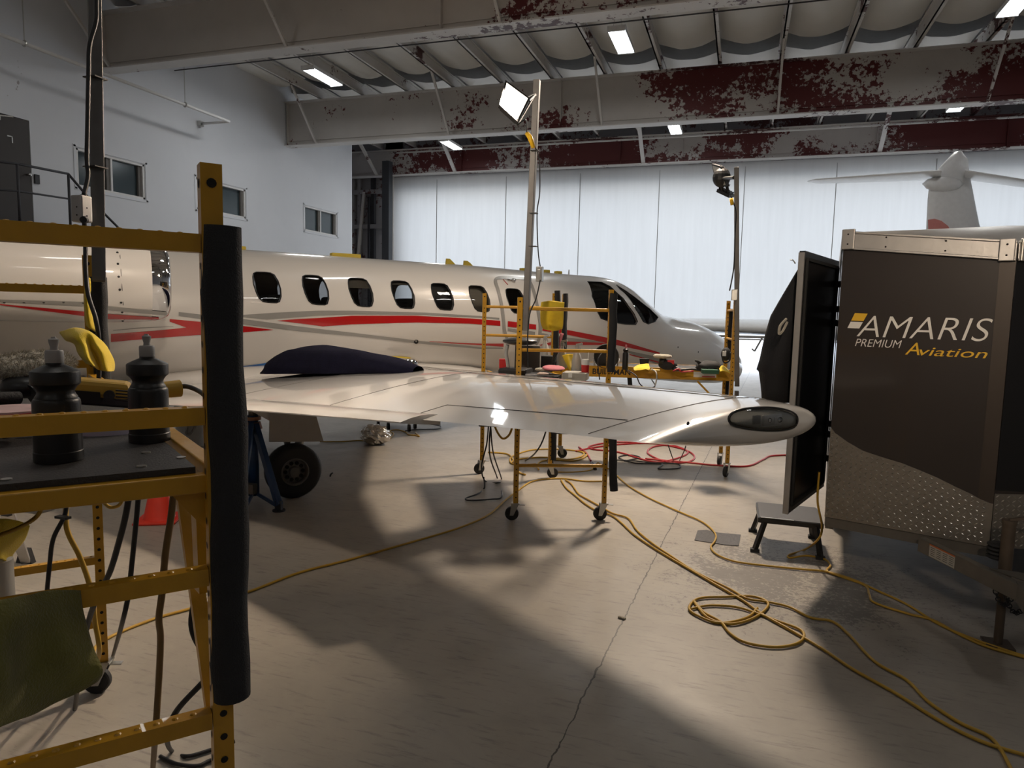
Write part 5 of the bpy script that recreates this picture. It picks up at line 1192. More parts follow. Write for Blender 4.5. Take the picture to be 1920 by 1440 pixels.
for i, (a_, b_) in enumerate(((0, 0), (1, 0), (0, 1), (1, 1))):
    q = sf + sx * (W_ * (0.09 + 0.82 * a_)) + sy * (D_ * b_) - UP * 0.02; e_ = V((q.x, q.y, 0.0)) + sx * (0.06 * (2 * a_ - 1) * (1 if a_ == 0 else 0.6)) + sy * (0.03 * (2 * b_ - 1))
    mb = MB(); mb.beam(q, e_ + UP * 0.02, 0.035, 0.028); lg = obj('leg', mb, MT['black'], ST)
    mb = MB(); mb.box(e_ + UP * 0.012, (0.065, 0.04, 0.024), Rs); obj('rubber_foot', mb, MT['rubber'], lg)
# ================================================================ on the near deck
R2 = Matrix((d12, V((-d12.y, d12.x, 0)), UP)).transposed()
ZTOP = ZD + 0.0125
def bottle(P, h, r, label, first=[None]):
    if first[0] is None:
        t = thing('squeeze_bottle', label, 'bottle', (0, 0, 0), 'black squeeze bottles on the near deck')
        k = 1.0
        pr = [(0.0, 0), (0.93, 0), (1.0, 0.01), (1.0, 0.24), (0.97, 0.26), (0.965, 0.9), (0.965, 1.46), (0.95, 1.53), (0.90, 1.585), (0.86, 1.60), (0.845, 1.64), (0.78, 1.69), (0.735, 1.76), (0.76, 1.82), (0.85, 1.90), (0.95, 1.95), (0.99, 1.97), (1.0, 2.0), (1.0, 2.25), (0.97, 2.29), (0.7, 2.37), (0.38, 2.45), (0.36, 2.5), (0.36, 2.55), (0.0, 2.55)]
        mb = MB(); mb.lathe([(a * 0.0425, b_ * 0.0425 * 1.80) for a, b_ in pr], (0, 0, 0), n=40, caps=False); obj('bottle_body', mb, MT['black'], t, smooth=35)
        z = 2.5 * 0.0425 * 1.80
        mb = MB(); mb.lathe([(0, 0), (0.0155, 0), (0.016, 0.002), (0.016, 0.021), (0.0145, 0.024), (0.0072, 0.0245), (0.0065, 0.030), (0.009, 0.04), (0.0094, 0.045), (0.005, 0.047), (0.004, 0.05), (0, 0.05)], (0, 0, z), n=28, caps=False); obj('flip_cap', mb, MT['plastic_g'], t, smooth=35)
        first[0] = t
    else: t = copy_tree(first[0])
    t.location = P; t['label'] = label; t.scale = (1, 1, 1); return t
bottle(onz(111, 862, ZTOP), 0.2, 0.0425, 'black squeeze bottle at the left of the near deck, wool pad behind it')
bottle(onz(281, 826, ZTOP), 0.2, 0.0425, 'black squeeze bottle standing close to the black foam post')
def rod(m, pts, r, label, cat, name, **k):
    mb = MB(); mb.tube(pts, r, 8); return solo(name, mb, m, label, cat, smooth=True, **k)
# corded yellow polisher
pp = onz(250, 822, ZTOP)
pc = dep(200, 735, 1.83)
PL = thing('polisher', 'yellow corded polisher lying between the two black bottles', 'power tool', (pc.x, pc.y, ZTOP))
a_, b_ = dep(130, 732, 1.80), dep(246, 741, 1.86); dx_ = (b_ - a_).normalized(); dy_ = UP.cross(dx_).normalized(); RP = Matrix((dx_, dy_, UP)).transposed()
mb = MB(); mb.box((a_ + b_) / 2 + UP * 0.012, ((b_ - a_).length, 0.085, 0.045), RP); obj('motor_housing', mb, MT['cordy'], PL, bevel=0.012)
mb = MB(); mb.box((a_ + b_) / 2 - UP * 0.016, ((b_ - a_).length * 0.98, 0.075, 0.03), RP); obj('lower_housing', mb, MT['black'], PL, bevel=0.006)
ny = -dy_ if dy_.dot(EYE - pc) < 0 else dy_
mb = MB(); c = dep(205, 741, 1.80); mb.cyl(c - ny * 0.02, c + ny * 0.008, 0.013); obj('brush_cap', mb, MT['blackmatte'], PL)
mb = MB()
for k in range(4): mb.box(dep(231, 733 + 6 * k, 1.79), (0.034, 0.008, 0.0035), RP)
obj('cooling_slots', mb, MT['hole'], PL)
mb = MB(); mb.box(dep(165, 744, 1.775), (0.055, 0.004, 0.028), RP); obj('name_plate', mb, MT['hole'], PL)
mb = MB(); c0, c1 = dep(250, 737, 1.87), dep(338, 728, 1.95); mb.tube([c0, c0.lerp(c1, 0.5), c1], [0.026, 0.022, 0.024], 14); obj('rear_handle', mb, MT['cordy'], PL, smooth=40)
mb = MB(); mb.tube(cr([dep(334, 725, 1.95), dep(352, 725, 1.95), dep(372, 733, 1.93), dep(386, 745, 1.88), dep(390, 770, 1.85), dep(387, 850, 1.85), dep(385, 905, 1.86), dep(377, 990, 1.86), dep(363, 1040, 1.83), dep(365, 1110, 1.8), dep(358, 1170, 1.78), dep(372, 1210, 1.78), dep(398, 1232, 1.8)], 5), 0.0068, 8); obj('power_cord', mb, MT['cordk'], PL, smooth=True)
mb = MB(); mb.lathe([(0.0, 0), (0.03, 0), (0.03, 0.03), (0.02, 0.035), (0, 0.035)], dep(60, 742, 1.75), (0.2, 0.9, 0.3), n=20); mb.ell(dep(45, 725, 1.78), (0.06, 0.05, 0.03)); obj('gear_head', mb, MT['black'], PL, smooth=40)
mb = MB(); mb.cyl(dep(-10, 747, 1.65), dep(36, 746, 1.7), 0.0155); obj('side_handle', mb, MT['blackmatte'], PL, smooth=40)
mb = MB()
def pad(mb, c, n_, r, h, rough_, seed=0):
    n_ = V(n_).normalized(); ax = n_.orthogonal().normalized(); bx = n_.cross(ax); rows = []
    for j in range(9):
        t = j / 8; ph = PI * t; row = []
        for i in range(40):
            a = 2 * PI * i / 40; rr = r * math.sin(ph) ** 0.45 if 0 < t < 1 else 0.001
            p = ax * math.cos(a) + bx * math.sin(a); w = noise.noise(p * 5 + n_ * t * 4 + V((seed, 0, 0))) * rough_
            row.append(V(c) + p * (rr + w) + n_ * (h / 2 * math.cos(ph) + w * 0.6))
        rows.append(row)
    mb.grid(rows, True)
def fuzz(mb, n, L_):
    fs = list(mb.f); vs = list(mb.v); rnd = random.Random(3)
    for i in range(n):
        f = fs[rnd.randrange(len(fs))]; a, b_, c_, d_ = [vs[j] for j in f][:4] if len(f) > 3 else [vs[f[0]], vs[f[1]], vs[f[2]], vs[f[2]]]
        u_, v_ = rnd.random(), rnd.random(); p = a.lerp(b_, u_).lerp(d_.lerp(c_, u_), v_); nn_ = (b_ - a).cross(d_ - a)
        if nn_.length < 1e-10: continue
        nn_.normalize(); cc_ = sum(vs, V()) / len(vs) if i == 0 else fuzz.c
        fuzz.c = cc_
        if nn_.dot(p - cc_) < 0: nn_ = -nn_
        j_ = V((rnd.uniform(-1, 1), rnd.uniform(-1, 1), rnd.uniform(-1, 1))); t_ = (nn_ + j_ * 0.8).normalized() * L_ * rnd.uniform(0.6, 1.3); s_ = t_.cross(j_).normalized() * L_ * 0.10
        mb.add([p - s_, p + s_, p + t_], [(0, 1, 2)])
mb = MB(); pad(mb, dep(58, 683, 1.85), (0.1, -0.15, 1), 0.10, 0.035, 0.006); fuzz(mb, 5000, 0.012); solo('wool_pad', mb, MT['wool'], 'fluffy white wool polishing pad behind the left black bottle', 'polishing pad', smooth=True)
mb = MB(); mb.cyl(dep(50, 706, 1.85), dep(50, 722, 1.85), 0.055, 0.04); mb.cyl(dep(22, 712, 1.84), dep(78, 716, 1.84), 0.026); obj('tool_head', mb, MT['blackmatte'], PL, smooth=40)
mb = MB(); mb.box(dep(52, 710, 1.80), (0.055, 0.03, 0.02), RP); obj('gear_cover', mb, mat('olive_metal', (0.12, 0.13, 0.10), 0.5), PL, bevel=0.004)
mb = MB(); c = dep(25, 772, 1.55); mb.cyl(c - UP * 0.02, c + UP * 0.004, 0.075, n=40); c_p = c; pk = solo('foam_pad', mb, MT['redp'], 'red-edged foam pad lying at the left end of the near deck', 'polishing pad', smooth=30)
mb = MB(); mb.cyl(c + UP * 0.004, c + UP * 0.008, 0.073, n=40); obj('pad_face', mb, mat('stained_pad', (0.6, 0.42, 0.42), 0.8, var=0.4, scale=18), pk)
mb = MB(); c = dep(205, 800, 1.70); mb.lathe([(0.0, 0.042), (0.04, 0.04), (0.075, 0.028), (0.09, 0.0), (0, 0)], V((c.x, c.y, ZTOP)), n=40); solo('foam_pad', mb, mat('lilac_foam', (0.33, 0.29, 0.36), 0.8), 'domed pale lilac pad on the deck between the bottles', 'polishing pad', smooth=40)
mb = MB(); mb.tube(cr([onz(x, y, ZTOP + 0.008) for x, y in ((-20, 815), (60, 812), (110, 813), (170, 808), (235, 800), (262, 792))], 6), 0.005, 6); solo('cord', mb, MT['cordy'], 'short length of yellow cord lying along the back of the near deck', 'cord', smooth=True)
# yellow cloth thrown over the far post
def cloth(pxg, m, name, label, cat='cloth', th=0.004, amp=0.004, group=None):
    """pxg: rows of (x, y, distance)"""
    rows = [[dep(*p) for p in r] for r in pxg]; big = []
    cols = [cr([rows[i][j] for i in range(len(rows))], 6) for j in range(len(rows[0]))]
    for i in range(len(cols[0])): big.append(cr([c[i] for c in cols], 6))
    big = [[p + V((noise.noise(p * 14), noise.noise(p * 14 + V((5, 0, 0))), noise.noise(p * 14 + V((0, 7, 0))))) * amp for p in r] for r in big]
    mb = MB(); mb.grid(big); o = solo(name, mb, m, label, cat, group, smooth=True); k = o.modifiers.new('solid', 'SOLIDIFY'); k.thickness = th; k.offset = 0; return o
cloth([[(113, 622, 2.72), (130, 617, 2.66), (158, 617, 2.64), (190, 640, 2.66), (200, 650, 2.70)],
       [(122, 636, 2.66), (140, 630, 2.58), (166, 628, 2.60), (186, 646, 2.62), (206, 662, 2.70)],
       [(140, 645, 2.62), (156, 648, 2.56), (172, 652, 2.62), (190, 660, 2.60), (211, 676, 2.70)],
       [(150, 665, 2.60), (163, 672, 2.55), (180, 676, 2.62), (196, 682, 2.60), (213, 690, 2.70)],
       [(162, 681, 2.60), (174, 688, 2.56), (188, 694, 2.62), (202, 697, 2.60), (212, 696, 2.70)]], MT['cloth'], 'microfibre_cloth', 'crumpled bright yellow cloth draped over the rear post of the nearest scaffold', amp=0.006)
cloth([[(160, 520, 2.80), (164, 520, 2.79), (169, 522, 2.80)], [(159, 570, 2.80), (163, 572, 2.78), (170, 574, 2.80)], [(162, 610, 2.80), (168, 616, 2.78), (178, 622, 2.80)]], MT['cloth'], 'microfibre_cloth', 'narrow strip of yellow cloth hanging inside the rear post of the nearest scaffold')
# green grey towel over the lower rung
MT['towel'] = mat('olive_towel', (0.17, 0.16, 0.035), 0.95, var=0.75, scale=9, bump=0.5, bscale=250, sheen=0.2)
cloth([[(-60, 1130, 1.02), (0, 1123, 1.05), (60, 1115, 1.12), (110, 1110, 1.17), (145, 1110, 1.21)],
       [(-60, 1180, 1.00), (0, 1170, 1.03), (60, 1165, 1.09), (115, 1160, 1.15), (160, 1170, 1.20)],
       [(-60, 1260, 0.99), (0, 1250, 1.02), (60, 1240, 1.10), (120, 1225, 1.14), (175, 1225, 1.20)],
       [(-60, 1330, 0.99), (0, 1320, 1.03), (60, 1300, 1.09), (120, 1275, 1.16), (188, 1252, 1.20)],
       [(-60, 1390, 1.00), (0, 1362, 1.04), (60, 1335, 1.11), (120, 1302, 1.17), (180, 1270, 1.21)]], MT['towel'], 'towel', 'stained olive green towel hung over a rung at the lower left', 'towel', th=0.008, amp=0.008)
cloth([[(-40, 985, 1.65), (0, 972, 1.68), (30, 975, 1.72), (55, 985, 1.76)], [(-40, 1010, 1.63), (0, 1005, 1.66), (28, 1005, 1.72), (46, 1012, 1.76)], [(-40, 1040, 1.63), (-5, 1035, 1.66), (8, 1035, 1.70), (24, 1040, 1.74)], [(-40, 1050, 1.63), (0, 1048, 1.66), (10, 1050, 1.70), (20, 1062, 1.74)]], MT['cloth'], 'microfibre_cloth', 'yellow cloth bunched at the left edge under the near deck')
mb = MB(); c = dep(-12, 1080, 1.72); mb.lathe([(0.0, -0.07), (0.04, -0.07), (0.042, -0.06), (0.042, 0.04), (0.02, 0.06), (0.018, 0.07), (0, 0.07)], c, n=24); solo('jug', mb, MT['clearp'], 'pale plastic jug at the left edge below the yellow cloth', 'jug', smooth=35)
mb = MB(); c = dep(73, 935, 1.95); mb.box(c, (0.06, 0.06, 0.075)); solo('plastic_tub', mb, MT['clearp'], 'cloudy plastic tub hanging just under the near deck', 'tub', bevel=0.008)
# cords hanging under the near deck
def cord(m, pts, r, label, name='extension_cord', k=8, cat='cord', group=None):
    mb = MB(); mb.tube(cr(pts, k), r, 8); return solo(name, mb, m, label, cat, group, smooth=True)
cord(MT['cordk'], [dep(124, 905, 2.3), dep(123, 960, 2.3), dep(100, 1010, 2.3), dep(93, 1060, 2.32), dep(87, 1130, 2.35), dep(84, 1250, 2.45), onz(86, 1305, 0.01)], 0.007, 'black cable hanging from a plug under the near deck, left of the perforated post')
mb = MB(); mb.cyl(dep(124, 900, 2.3), dep(123, 925, 2.3), 0.016); mb.box(dep(118, 970, 2.28), (0.05, 0.02, 0.008)); solo('cord_plug', mb, MT['black'], 'black cable plug under the near deck by the tub', 'plug')
cord(MT['cordy'], [dep(125, 925, 2.32), dep(125, 990, 2.32), dep(150, 1045, 2.35), dep(170, 1105, 2.4), dep(178, 1165, 2.5), dep(186, 1225, 2.6), onz(172, 1258, 0.01), onz(178, 1215, 0.01), onz(215, 1190, 0.01), onz(290, 1160, 0.01), onz(375, 1136, 0.01), onz(470, 1108, 0.01), onz(560, 1074, 0.01), onz(660, 1048, 0.01), onz(780, 1014, 0.01), onz(860, 990, 0.01), onz(915, 966, 0.01), onz(945, 940, 0.01), onz(968, 922, 0.01), onz(1000, 902, 0.01), onz(1050, 897, 0.01), onz(1095, 902, 0.01), onz(1136, 902, 0.01)], 0.0085, 'long yellow extension cord running from the nearest scaffold across the floor to the middle one')
cord(MT['cordk'], [dep(246, 895, 1.95), dep(237, 960, 1.96), dep(222, 1020, 2.0), dep(205, 1075, 2.05), dep(182, 1120, 2.15), dep(162, 1180, 2.3), dep(150, 1260, 2.5), onz(140, 1330, 0.01)], 0.0085, 'thick black cable slanting behind the perforated rear post')
cord(MT['cordk'], [dep(262, 895, 2.1), dep(257, 960, 2.1), dep(247, 1060, 2.15), dep(240, 1120, 2.2), dep(226, 1180, 2.35), onz(210, 1235, 0.01)], 0.0075, 'black cable hanging straight down beside the slanting one')
cord(mat('brown_cord', (0.16, 0.09, 0.025), 0.5), [dep(328, 900, 1.75), dep(322, 960, 1.75), dep(310, 1040, 1.75), dep(304, 1110, 1.78), dep(298, 1160, 1.8), dep(301, 1200, 1.84), dep(297, 1290, 1.9), dep(291, 1380, 1.95), onz(286, 1452, 0.01)], 0.0085, 'brownish yellow cord hanging in front of the orange cone')
cord(MT['cordk'], [dep(398, 1262, 1.75), dep(370, 1290, 1.74), dep(330, 1335, 1.76), dep(313, 1380, 1.84), onz(322, 1408, 0.01), onz(350, 1418, 0.01), onz(398, 1405, 0.01), onz(440, 1390, 0.01)], 0.0075, 'black cable looping out under the black foam post')
cord(MT['cordk'], [onz(300, 1418, 0.01), onz(330, 1432, 0.01), onz(370, 1436, 0.01), onz(400, 1425, 0.01), onz(430, 1440, 0.01), onz(380, 1462, 0.01), onz(310, 1470, 0.01), onz(240, 1455, 0.01)], 0.0075, 'tangle of black cable on the floor at the foot of the near frame')
cord(MT['cordy'], [dep(100, 915, 1.6), dep(82, 930, 1.6), dep(78, 952, 1.6), dep(65, 972, 1.6), dep(30, 992, 1.55), dep(-20, 1010, 1.5)], 0.005, 'thin yellow cord curling under the left of the near deck')
cord(MT['cordy'], [dep(203, 905, 2.5), dep(215, 920, 2.5), dep(228, 936, 2.5), dep(222, 948, 2.5), dep(206, 951, 2.5), dep(192, 940, 2.52)], 0.006, 'small loop of yellow cord hanging behind the rear post top')
cord(MT['cordy'], [dep(155, 905, 2.5), dep(165, 925, 2.5), dep(175, 942, 2.52)], 0.006, 'short slanting yellow cord end under the near deck')
# aluminium step foot
t_ = thing('folding_ladder', 'aluminium ladder leg with black rubber foot at the far left', 'ladder', tuple(onz(48, 1056)))
mb = MB(); mb.beam(onz(48, 1052, 0.03), dep(2, 925, 2.9), 0.05, 0.03); lg = obj('side_rail', mb, MT['alu'], t_)
mb = MB(); q = onz(48, 1045, 0.03); mb.prism([q + V((-0.05, 0, -0.03)), q + V((0.07, 0.02, -0.03)), q + V((0.045, 0.01, 0.07)), q + V((-0.01, 0, 0.07))], V((0.01, -0.04, 0))); obj('rubber_foot', mb, MT['rubber'], t_)
mb = MB(); mb.box(dep(12, 960, 2.86), (0.04, 0.02, 0.03)); obj('rating_label', mb, MT['black'], t_)
# safety cone
c = onz(299, 975)
t_ = thing('traffic_cone', 'orange rubber traffic cone on the floor behind the near scaffold', 'traffic cone', tuple(c))
mb = MB(); mb.box(c + UP * 0.012, (0.32, 0.32, 0.024), Matrix.Rotation(0.5, 3, 'Z')); obj('cone_base', mb, MT['orange'], t_, bevel=0.02)
mb = MB(); mb.lathe([(0.125, 0.02), (0.115, 0.04), (0.03, 0.42), (0.022, 0.44), (0.015, 0.44)], c, n=28); obj('cone_body', mb, MT['orange'], t_, smooth=40)
# white drum
c = onz(362, 836); mb = MB(); mb.lathe([(0.17, 0), (0.19, 0.02), (0.2, 0.5), (0.21, 0.52), (0.2, 0.54)], c, n=32); o = solo('drum', mb, mat('white_drum', (0.5, 0.5, 0.48), 0.4), 'white plastic drum with a grey mark beneath the jet', 'drum', smooth=40, at=tuple(c))
mb = MB(); tc_ = (EYE - c); tc_.z = 0; tc_.normalize(); sd_ = V((-tc_.y, tc_.x, 0)) 
pts = [c + tc_ * 0.205 + sd_ * a + UP * z for a, z in ((-0.05, 0.42), (0.06, 0.4), (0.0, 0.22), (-0.06, 0.18), (-0.07, 0.25), (-0.02, 0.4))]; mb.tube(cr(pts, 4), 0.014, 6); obj('painted_mark', mb, MT['grey'], o)
# blue tripod jack by the wheel
jc = onz(476, 938); topz = 0.98
t_ = thing('aircraft_jack', 'blue tripod jack standing under the wing beside the main wheel', 'jack', tuple(jc))
mb = MB(); mb.cyl(jc + UP * 0.05, jc + UP * 0.78, 0.05); o = obj('jack_cylinder', mb, MT['blue'], t_, smooth=True)
mb = MB(); mb.cyl(jc + UP * 0.75, jc + UP * 0.92, 0.035); mb.cyl(jc + UP * 0.92, jc + UP * 0.96, 0.024); obj('jack_ram', mb, mat('worn_ram', (0.14, 0.12, 0.1), 0.45, 0.6, var=0.3), t_, smooth=True)
mb = MB(); mb.cyl(jc + UP * 0.74, jc + UP * 0.77, 0.075); mb.cyl(jc + UP * 0.66, jc + UP * 0.72, 0.085, 0.07); obj('jack_collar', mb, mat('copper_collar', (0.25, 0.12, 0.07), 0.5, 0.4), t_, smooth=35)
for fpx in ((523, 958), (448, 985), (440, 930)):
    f_ = onz(*fpx); mb = MB(); mb.beam(jc + UP * 0.7 + (f_ - jc).normalized() * 0.05, f_ + UP * 0.05, 0.045, 0.07); mb.beam(jc + UP * 0.08, f_ + UP * 0.035, 0.02, 0.03); lg = obj('leg', mb, MT['blue'], t_, bevel=0.004)
    mb = MB(); mb.cyl(f_, f_ + UP * 0.012, 0.055); mb.box(f_ + UP * 0.05, (0.06, 0.03, 0.08)); obj('foot', mb, MT['dark'], lg)
mb = MB(); mb.box(jc + V((0.02, -0.08, 0.13)), (0.12, 0.06, 0.09)); mb.cyl(jc + V((-0.02, -0.09, 0.1)), jc + V((-0.05, -0.09, 0.5)), 0.018); obj('hand_pump', mb, MT['frost'], t_)
mb = MB(); mb.tube(cr([jc + V((0.04, 0, 0.78)), jc + V((0.1, 0.05, 0.86)), jc + V((0.16, 0.05, 0.88)), jc + V((0.22, 0.08, 0.90))], 5), 0.012, 6); mb.tube(cr([jc + V((0.05, 0, 0.8)), jc + V((0.14, 0.05, 0.78)), jc + V((0.2, 0.05, 0.7)), jc + V((0.24, 0.08, 0.58))], 5), 0.01, 6); obj('hydraulic_hose', mb, MT['cordk'], t_, smooth=True)
# foil wrapped part, dolly, cords far away
c = onz(703, 833); mb = MB(); rows = []
for j in range(15):
    t = PI * j / 14
    rows.append([c + UP * 0.12 + V((0, 0, 0)) + (lambda p: V((p.x * 0.20, p.y * 0.15, p.z * 0.13)) * (1 + 0.28 * noise.noise(p * 2.6) + 0.12 * noise.noise(p * 9)))(V((math.sin(t) * math.cos(a), math.sin(t) * math.sin(a), math.cos(t)))) for a in [2 * PI * i / 26 for i in range(26)]])
mb.grid(rows, True)
for i, p in enumerate(mb.v): mb.v[i].z = max(0.003, p.z)
solo('foil_bundle', mb, mat('crumpled_foil', (0.75, 0.72, 0.68), 0.22, 1.0, bump=0.9, bscale=30), 'bundle wrapped in crumpled silver foil on the floor under the wing', 'foil bundle')
dl = thing('low_dolly', 'low creeper dolly on casters on the floor far under the wing', 'dolly', tuple(onz(742, 800)))
c = onz(742, 800); mb = MB(); mb.box(c + UP * 0.17, (0.75, 0.45, 0.03), Matrix.Rotation(0.4, 3, 'Z')); obj('dolly_top', mb, MT['whitef'], dl)
for px in ((709, 802), (728, 806), (767, 809), (778, 804)):
    q = onz(*px); mb = MB(); mb.lathe([(0.02, -0.018), (0.052, -0.018), (0.052, 0.018), (0.02, 0.018)], V((q.x, q.y, 0.052)), (0.8, 0.6, 0), 18); w_ = obj('caster', mb, MT['rubber'], dl); mb = MB(); mb.cyl(V((q.x, q.y, 0.06)), V((q.x, q.y, 0.16)), 0.02); obj('caster_fork', mb, MT['zinc'], w_)
G = 0.011
def fc(pts, m, r, label, **k): return cord(m, [onz(x, y, G) for x, y in pts], r, label, **k)
fc([(600, 828), (640, 828), (675, 826), (690, 829)], MT['cordy'], 0.009, 'thin yellow cord leading from the main wheel to the foil bundle')
fc([(728, 824), (738, 814), (731, 808), (745, 806), (760, 810), (766, 815), (778, 816), (786, 818), (779, 812)], MT['cordy'], 0.009, 'yellow cord end with plug on the floor beside the foil bundle')
fc([(760, 808), (775, 806), (800, 805), (822, 804), (826, 799), (812, 796), (786, 793)], MT['cordk'], 0.008, 'black cord loop on the floor beyond the foil bundle')
fc([(915, 848), (950, 851), (962, 862), (972, 884), (985, 890)], MT['cordy'], 0.010, 'yellow cord crossing the floor behind the front post of the middle scaffold')
loop1 = [(1030, 880), (1008, 866), (1015, 856), (1040, 850), (1075, 848), (1095, 857), (1085, 864), (1055, 868), (1030, 866), (1012, 856), (1020, 847), (1045, 843), (1070, 846), (1093, 850), (1108, 862), (1125, 858)]
fc([(958, 868), (968, 862), (1000, 858), (1035, 858), (1062, 862), (1090, 856), (1092, 848), (1060, 843), (1020, 842), (990, 845), (960, 856), (958, 868), (975, 871), (1005, 870)], MT['cordy'], 0.010, 'loose yellow cord loop on the floor inside the middle scaffold')
fc([(1010, 880), (1007, 873), (1015, 865), (1040, 862), (1075, 864), (1095, 858), (1100, 850), (1080, 845)], MT['cordy'], 0.010, 'second yellow cord loop beside the far caster of the middle scaffold')
fc([(1040, 885), (1075, 885), (1105, 882), (1113, 876), (1120, 868), (1130, 872), (1150, 885), (1160, 895), (1180, 912), (1220, 935), (1275, 960), (1310, 975), (1330, 988), (1342, 1003), (1340, 1015), (1333, 1026), (1345, 1040), (1380, 1053), (1440, 1061), (1500, 1067), (1550, 1072), (1600, 1087), (1640, 1105), (1700, 1133), (1760, 1170), (1830, 1200), (1925, 1232)], MT['cordy'], 0.0075, 'yellow cord running from the middle scaffold past the dark floor patch towards the trailer')
fc([(1052, 900), (1062, 915), (1080, 930), (1098, 945), (1120, 958), (1146, 966), (1165, 980), (1190, 1003), (1230, 1030), (1280, 1060), (1340, 1095), (1392, 1125), (1430, 1152), (1480, 1180), (1540, 1215), (1600, 1255), (1680, 1300), (1760, 1350), (1840, 1390), (1930, 1418)], MT['cordy'], 0.008, 'long yellow cord running diagonally over the floor to the lower right')
fc([(1060, 900), (1072, 908), (1085, 926), (1105, 938), (1130, 952), (1150, 963), (1178, 972), (1195, 995), (1225, 1020), (1262, 1045), (1300, 1070), (1335, 1088), (1370, 1105), (1400, 1122), (1436, 1128), (1480, 1138), (1520, 1158), (1560, 1165), (1590, 1188), (1640, 1240), (1700, 1275), (1740, 1315), (1800, 1355), (1860, 1385), (1895, 1440), (1905, 1470)], MT['cordy'], 0.008, 'yellow cord lying next to the diagonal one and wandering off it to the right')
fc([(1420, 1140), (1400, 1158), (1350, 1168), (1310, 1155), (1292, 1140), (1310, 1122), (1360, 1119), (1410, 1118), (1438, 1128), (1436, 1142), (1410, 1160), (1370, 1170), (1330, 1160), (1308, 1138), (1302, 1128), (1320, 1148), (1350, 1165), (1370, 1188), (1400, 1205), (1450, 1213), (1490, 1208), (1507, 1195), (1500, 1180), (1460, 1165), (1420, 1150), (1380, 1138), (1330, 1135), (1295, 1142)], MT['cordy'], 0.008, 'yellow cord coiled in loose loops on the floor right of the joint')
fc([(1538, 900), (1536, 930), (1541, 965), (1538, 1000)][:1] + [(1530, 1020), (1500, 1033), (1478, 1040), (1482, 1045), (1505, 1044), (1540, 1047), (1556, 1060), (1556, 1068), (1550, 1072), (1580, 1082), (1622, 1098), (1630, 1112), (1636, 1128), (1660, 1140), (1700, 1150), (1750, 1163), (1790, 1185), (1840, 1210), (1900, 1225)], MT['cordy'], 0.008, 'yellow cord winding from the step stool along the trailer') if False else None
cord(MT['cordy'], [dep(1536, 885, 4.75), dep(1533, 940, 4.78), dep(1541, 985, 4.85), dep(1535, 1010, 4.86), onz(1510, 1030, G), onz(1480, 1040, G), onz(1482, 1046, G), onz(1512, 1042, G), onz(1545, 1048, G), onz(1557, 1060, G), onz(1551, 1071, G), onz(1580, 1082, G), onz(1622, 1098, G), onz(1630, 1115, G), onz(1640, 1130, G), onz(1700, 1150, G), onz(1750, 1163, G), onz(1800, 1190, G), onz(1850, 1212, G), onz(1930, 1235, G)], 0.0075, 'yellow cord coming down beside the step stool and winding along the trailer')
fc([(1080, 846), (1120, 838), (1180, 832), (1230, 832), (1280, 842), (1302, 855), (1290, 866), (1250, 866), (1215, 850), (1225, 838), (1260, 835), (1290, 848), (1260, 862), (1220, 865), (1160, 848), (1110, 842), (1108, 836), (1150, 829), (1200, 830)], MT['cordr'], 0.011, 'red air hose coiled on the floor behind the middle scaffold')
fc([(1085, 838), (1100, 850), (1108, 864)], MT['cordr'], 0.011, 'end of red hose leading to the dark cord connector')
fc([(1210, 860), (1280, 866), (1340, 872), (1400, 874), (1430, 862), (1445, 855), (1478, 853)], MT['cordr'], 0.011, 'red air hose running right past the far scaffold casters')
fc([(1110, 868), (1116, 880)], MT['cordk'], 0.02, 'black cord connector on the floor inside the middle scaffold', name='cord_plug')
fc([(1150, 862), (1190, 864), (1225, 868), (1270, 870), (1272, 878), (1235, 879), (1240, 870), (1190, 868), (1160, 858), (1180, 853), (1200, 858), (1170, 864)], MT['cordk'], 0.008, 'thin black cable heaped on the floor behind the black foam leg')
for k, (a_, lab) in enumerate(((1241, 'thin black cable hanging under the wing to the floor, left of the pair'), (1282, 'thin black cable hanging under the wing to the floor, right of the pair'))):
    cord(MT['cordk'], [dep(a_, 740, 7.4), dep(a_ + 2, 800, 7.4), dep(a_ + (12 if k == 0 else 4), 835, 7.6), onz(a_ + (22 if k == 0 else -8), 864, G)], 0.006, lab)
cord(MT['cordk'], [dep(917, 780, 6.3), dep(913, 830, 6.4), dep(903, 875, 6.5), onz(910, 902, G), onz(935, 905, G), onz(940, 897, G), dep(925, 850, 6.45), dep(920, 800, 6.3)], 0.007, 'black cable bundle looping down the rear post of the middle scaffold')
cord(MT['cordk'], [dep(921, 785, 6.2), dep(918, 850, 6.2), onz(932, 895, G), onz(941, 930, G), onz(920, 936, G), onz(880, 938, G), onz(874, 934, G), onz(895, 926, G), onz(908, 915, G), dep(907, 895, 6.3)], 0.007, 'black cable spilling onto the floor in front of the rear caster')
cord(MT['cordy'], [dep(925, 785, 6.1), dep(930, 805, 6.1), dep(942, 822, 6.1), dep(955, 815, 6.1), dep(962, 795, 6.1)], 0.010, 'yellow cord drooping in a loop under the middle scaffold deck')
cord(MT['cordk'], [dep(1030, 785, 6.8), dep(1018, 825, 6.9), dep(1003, 850, 7.0), onz(985, 864, G)], 0.008, 'dark cord slanting down inside the middle scaffold')
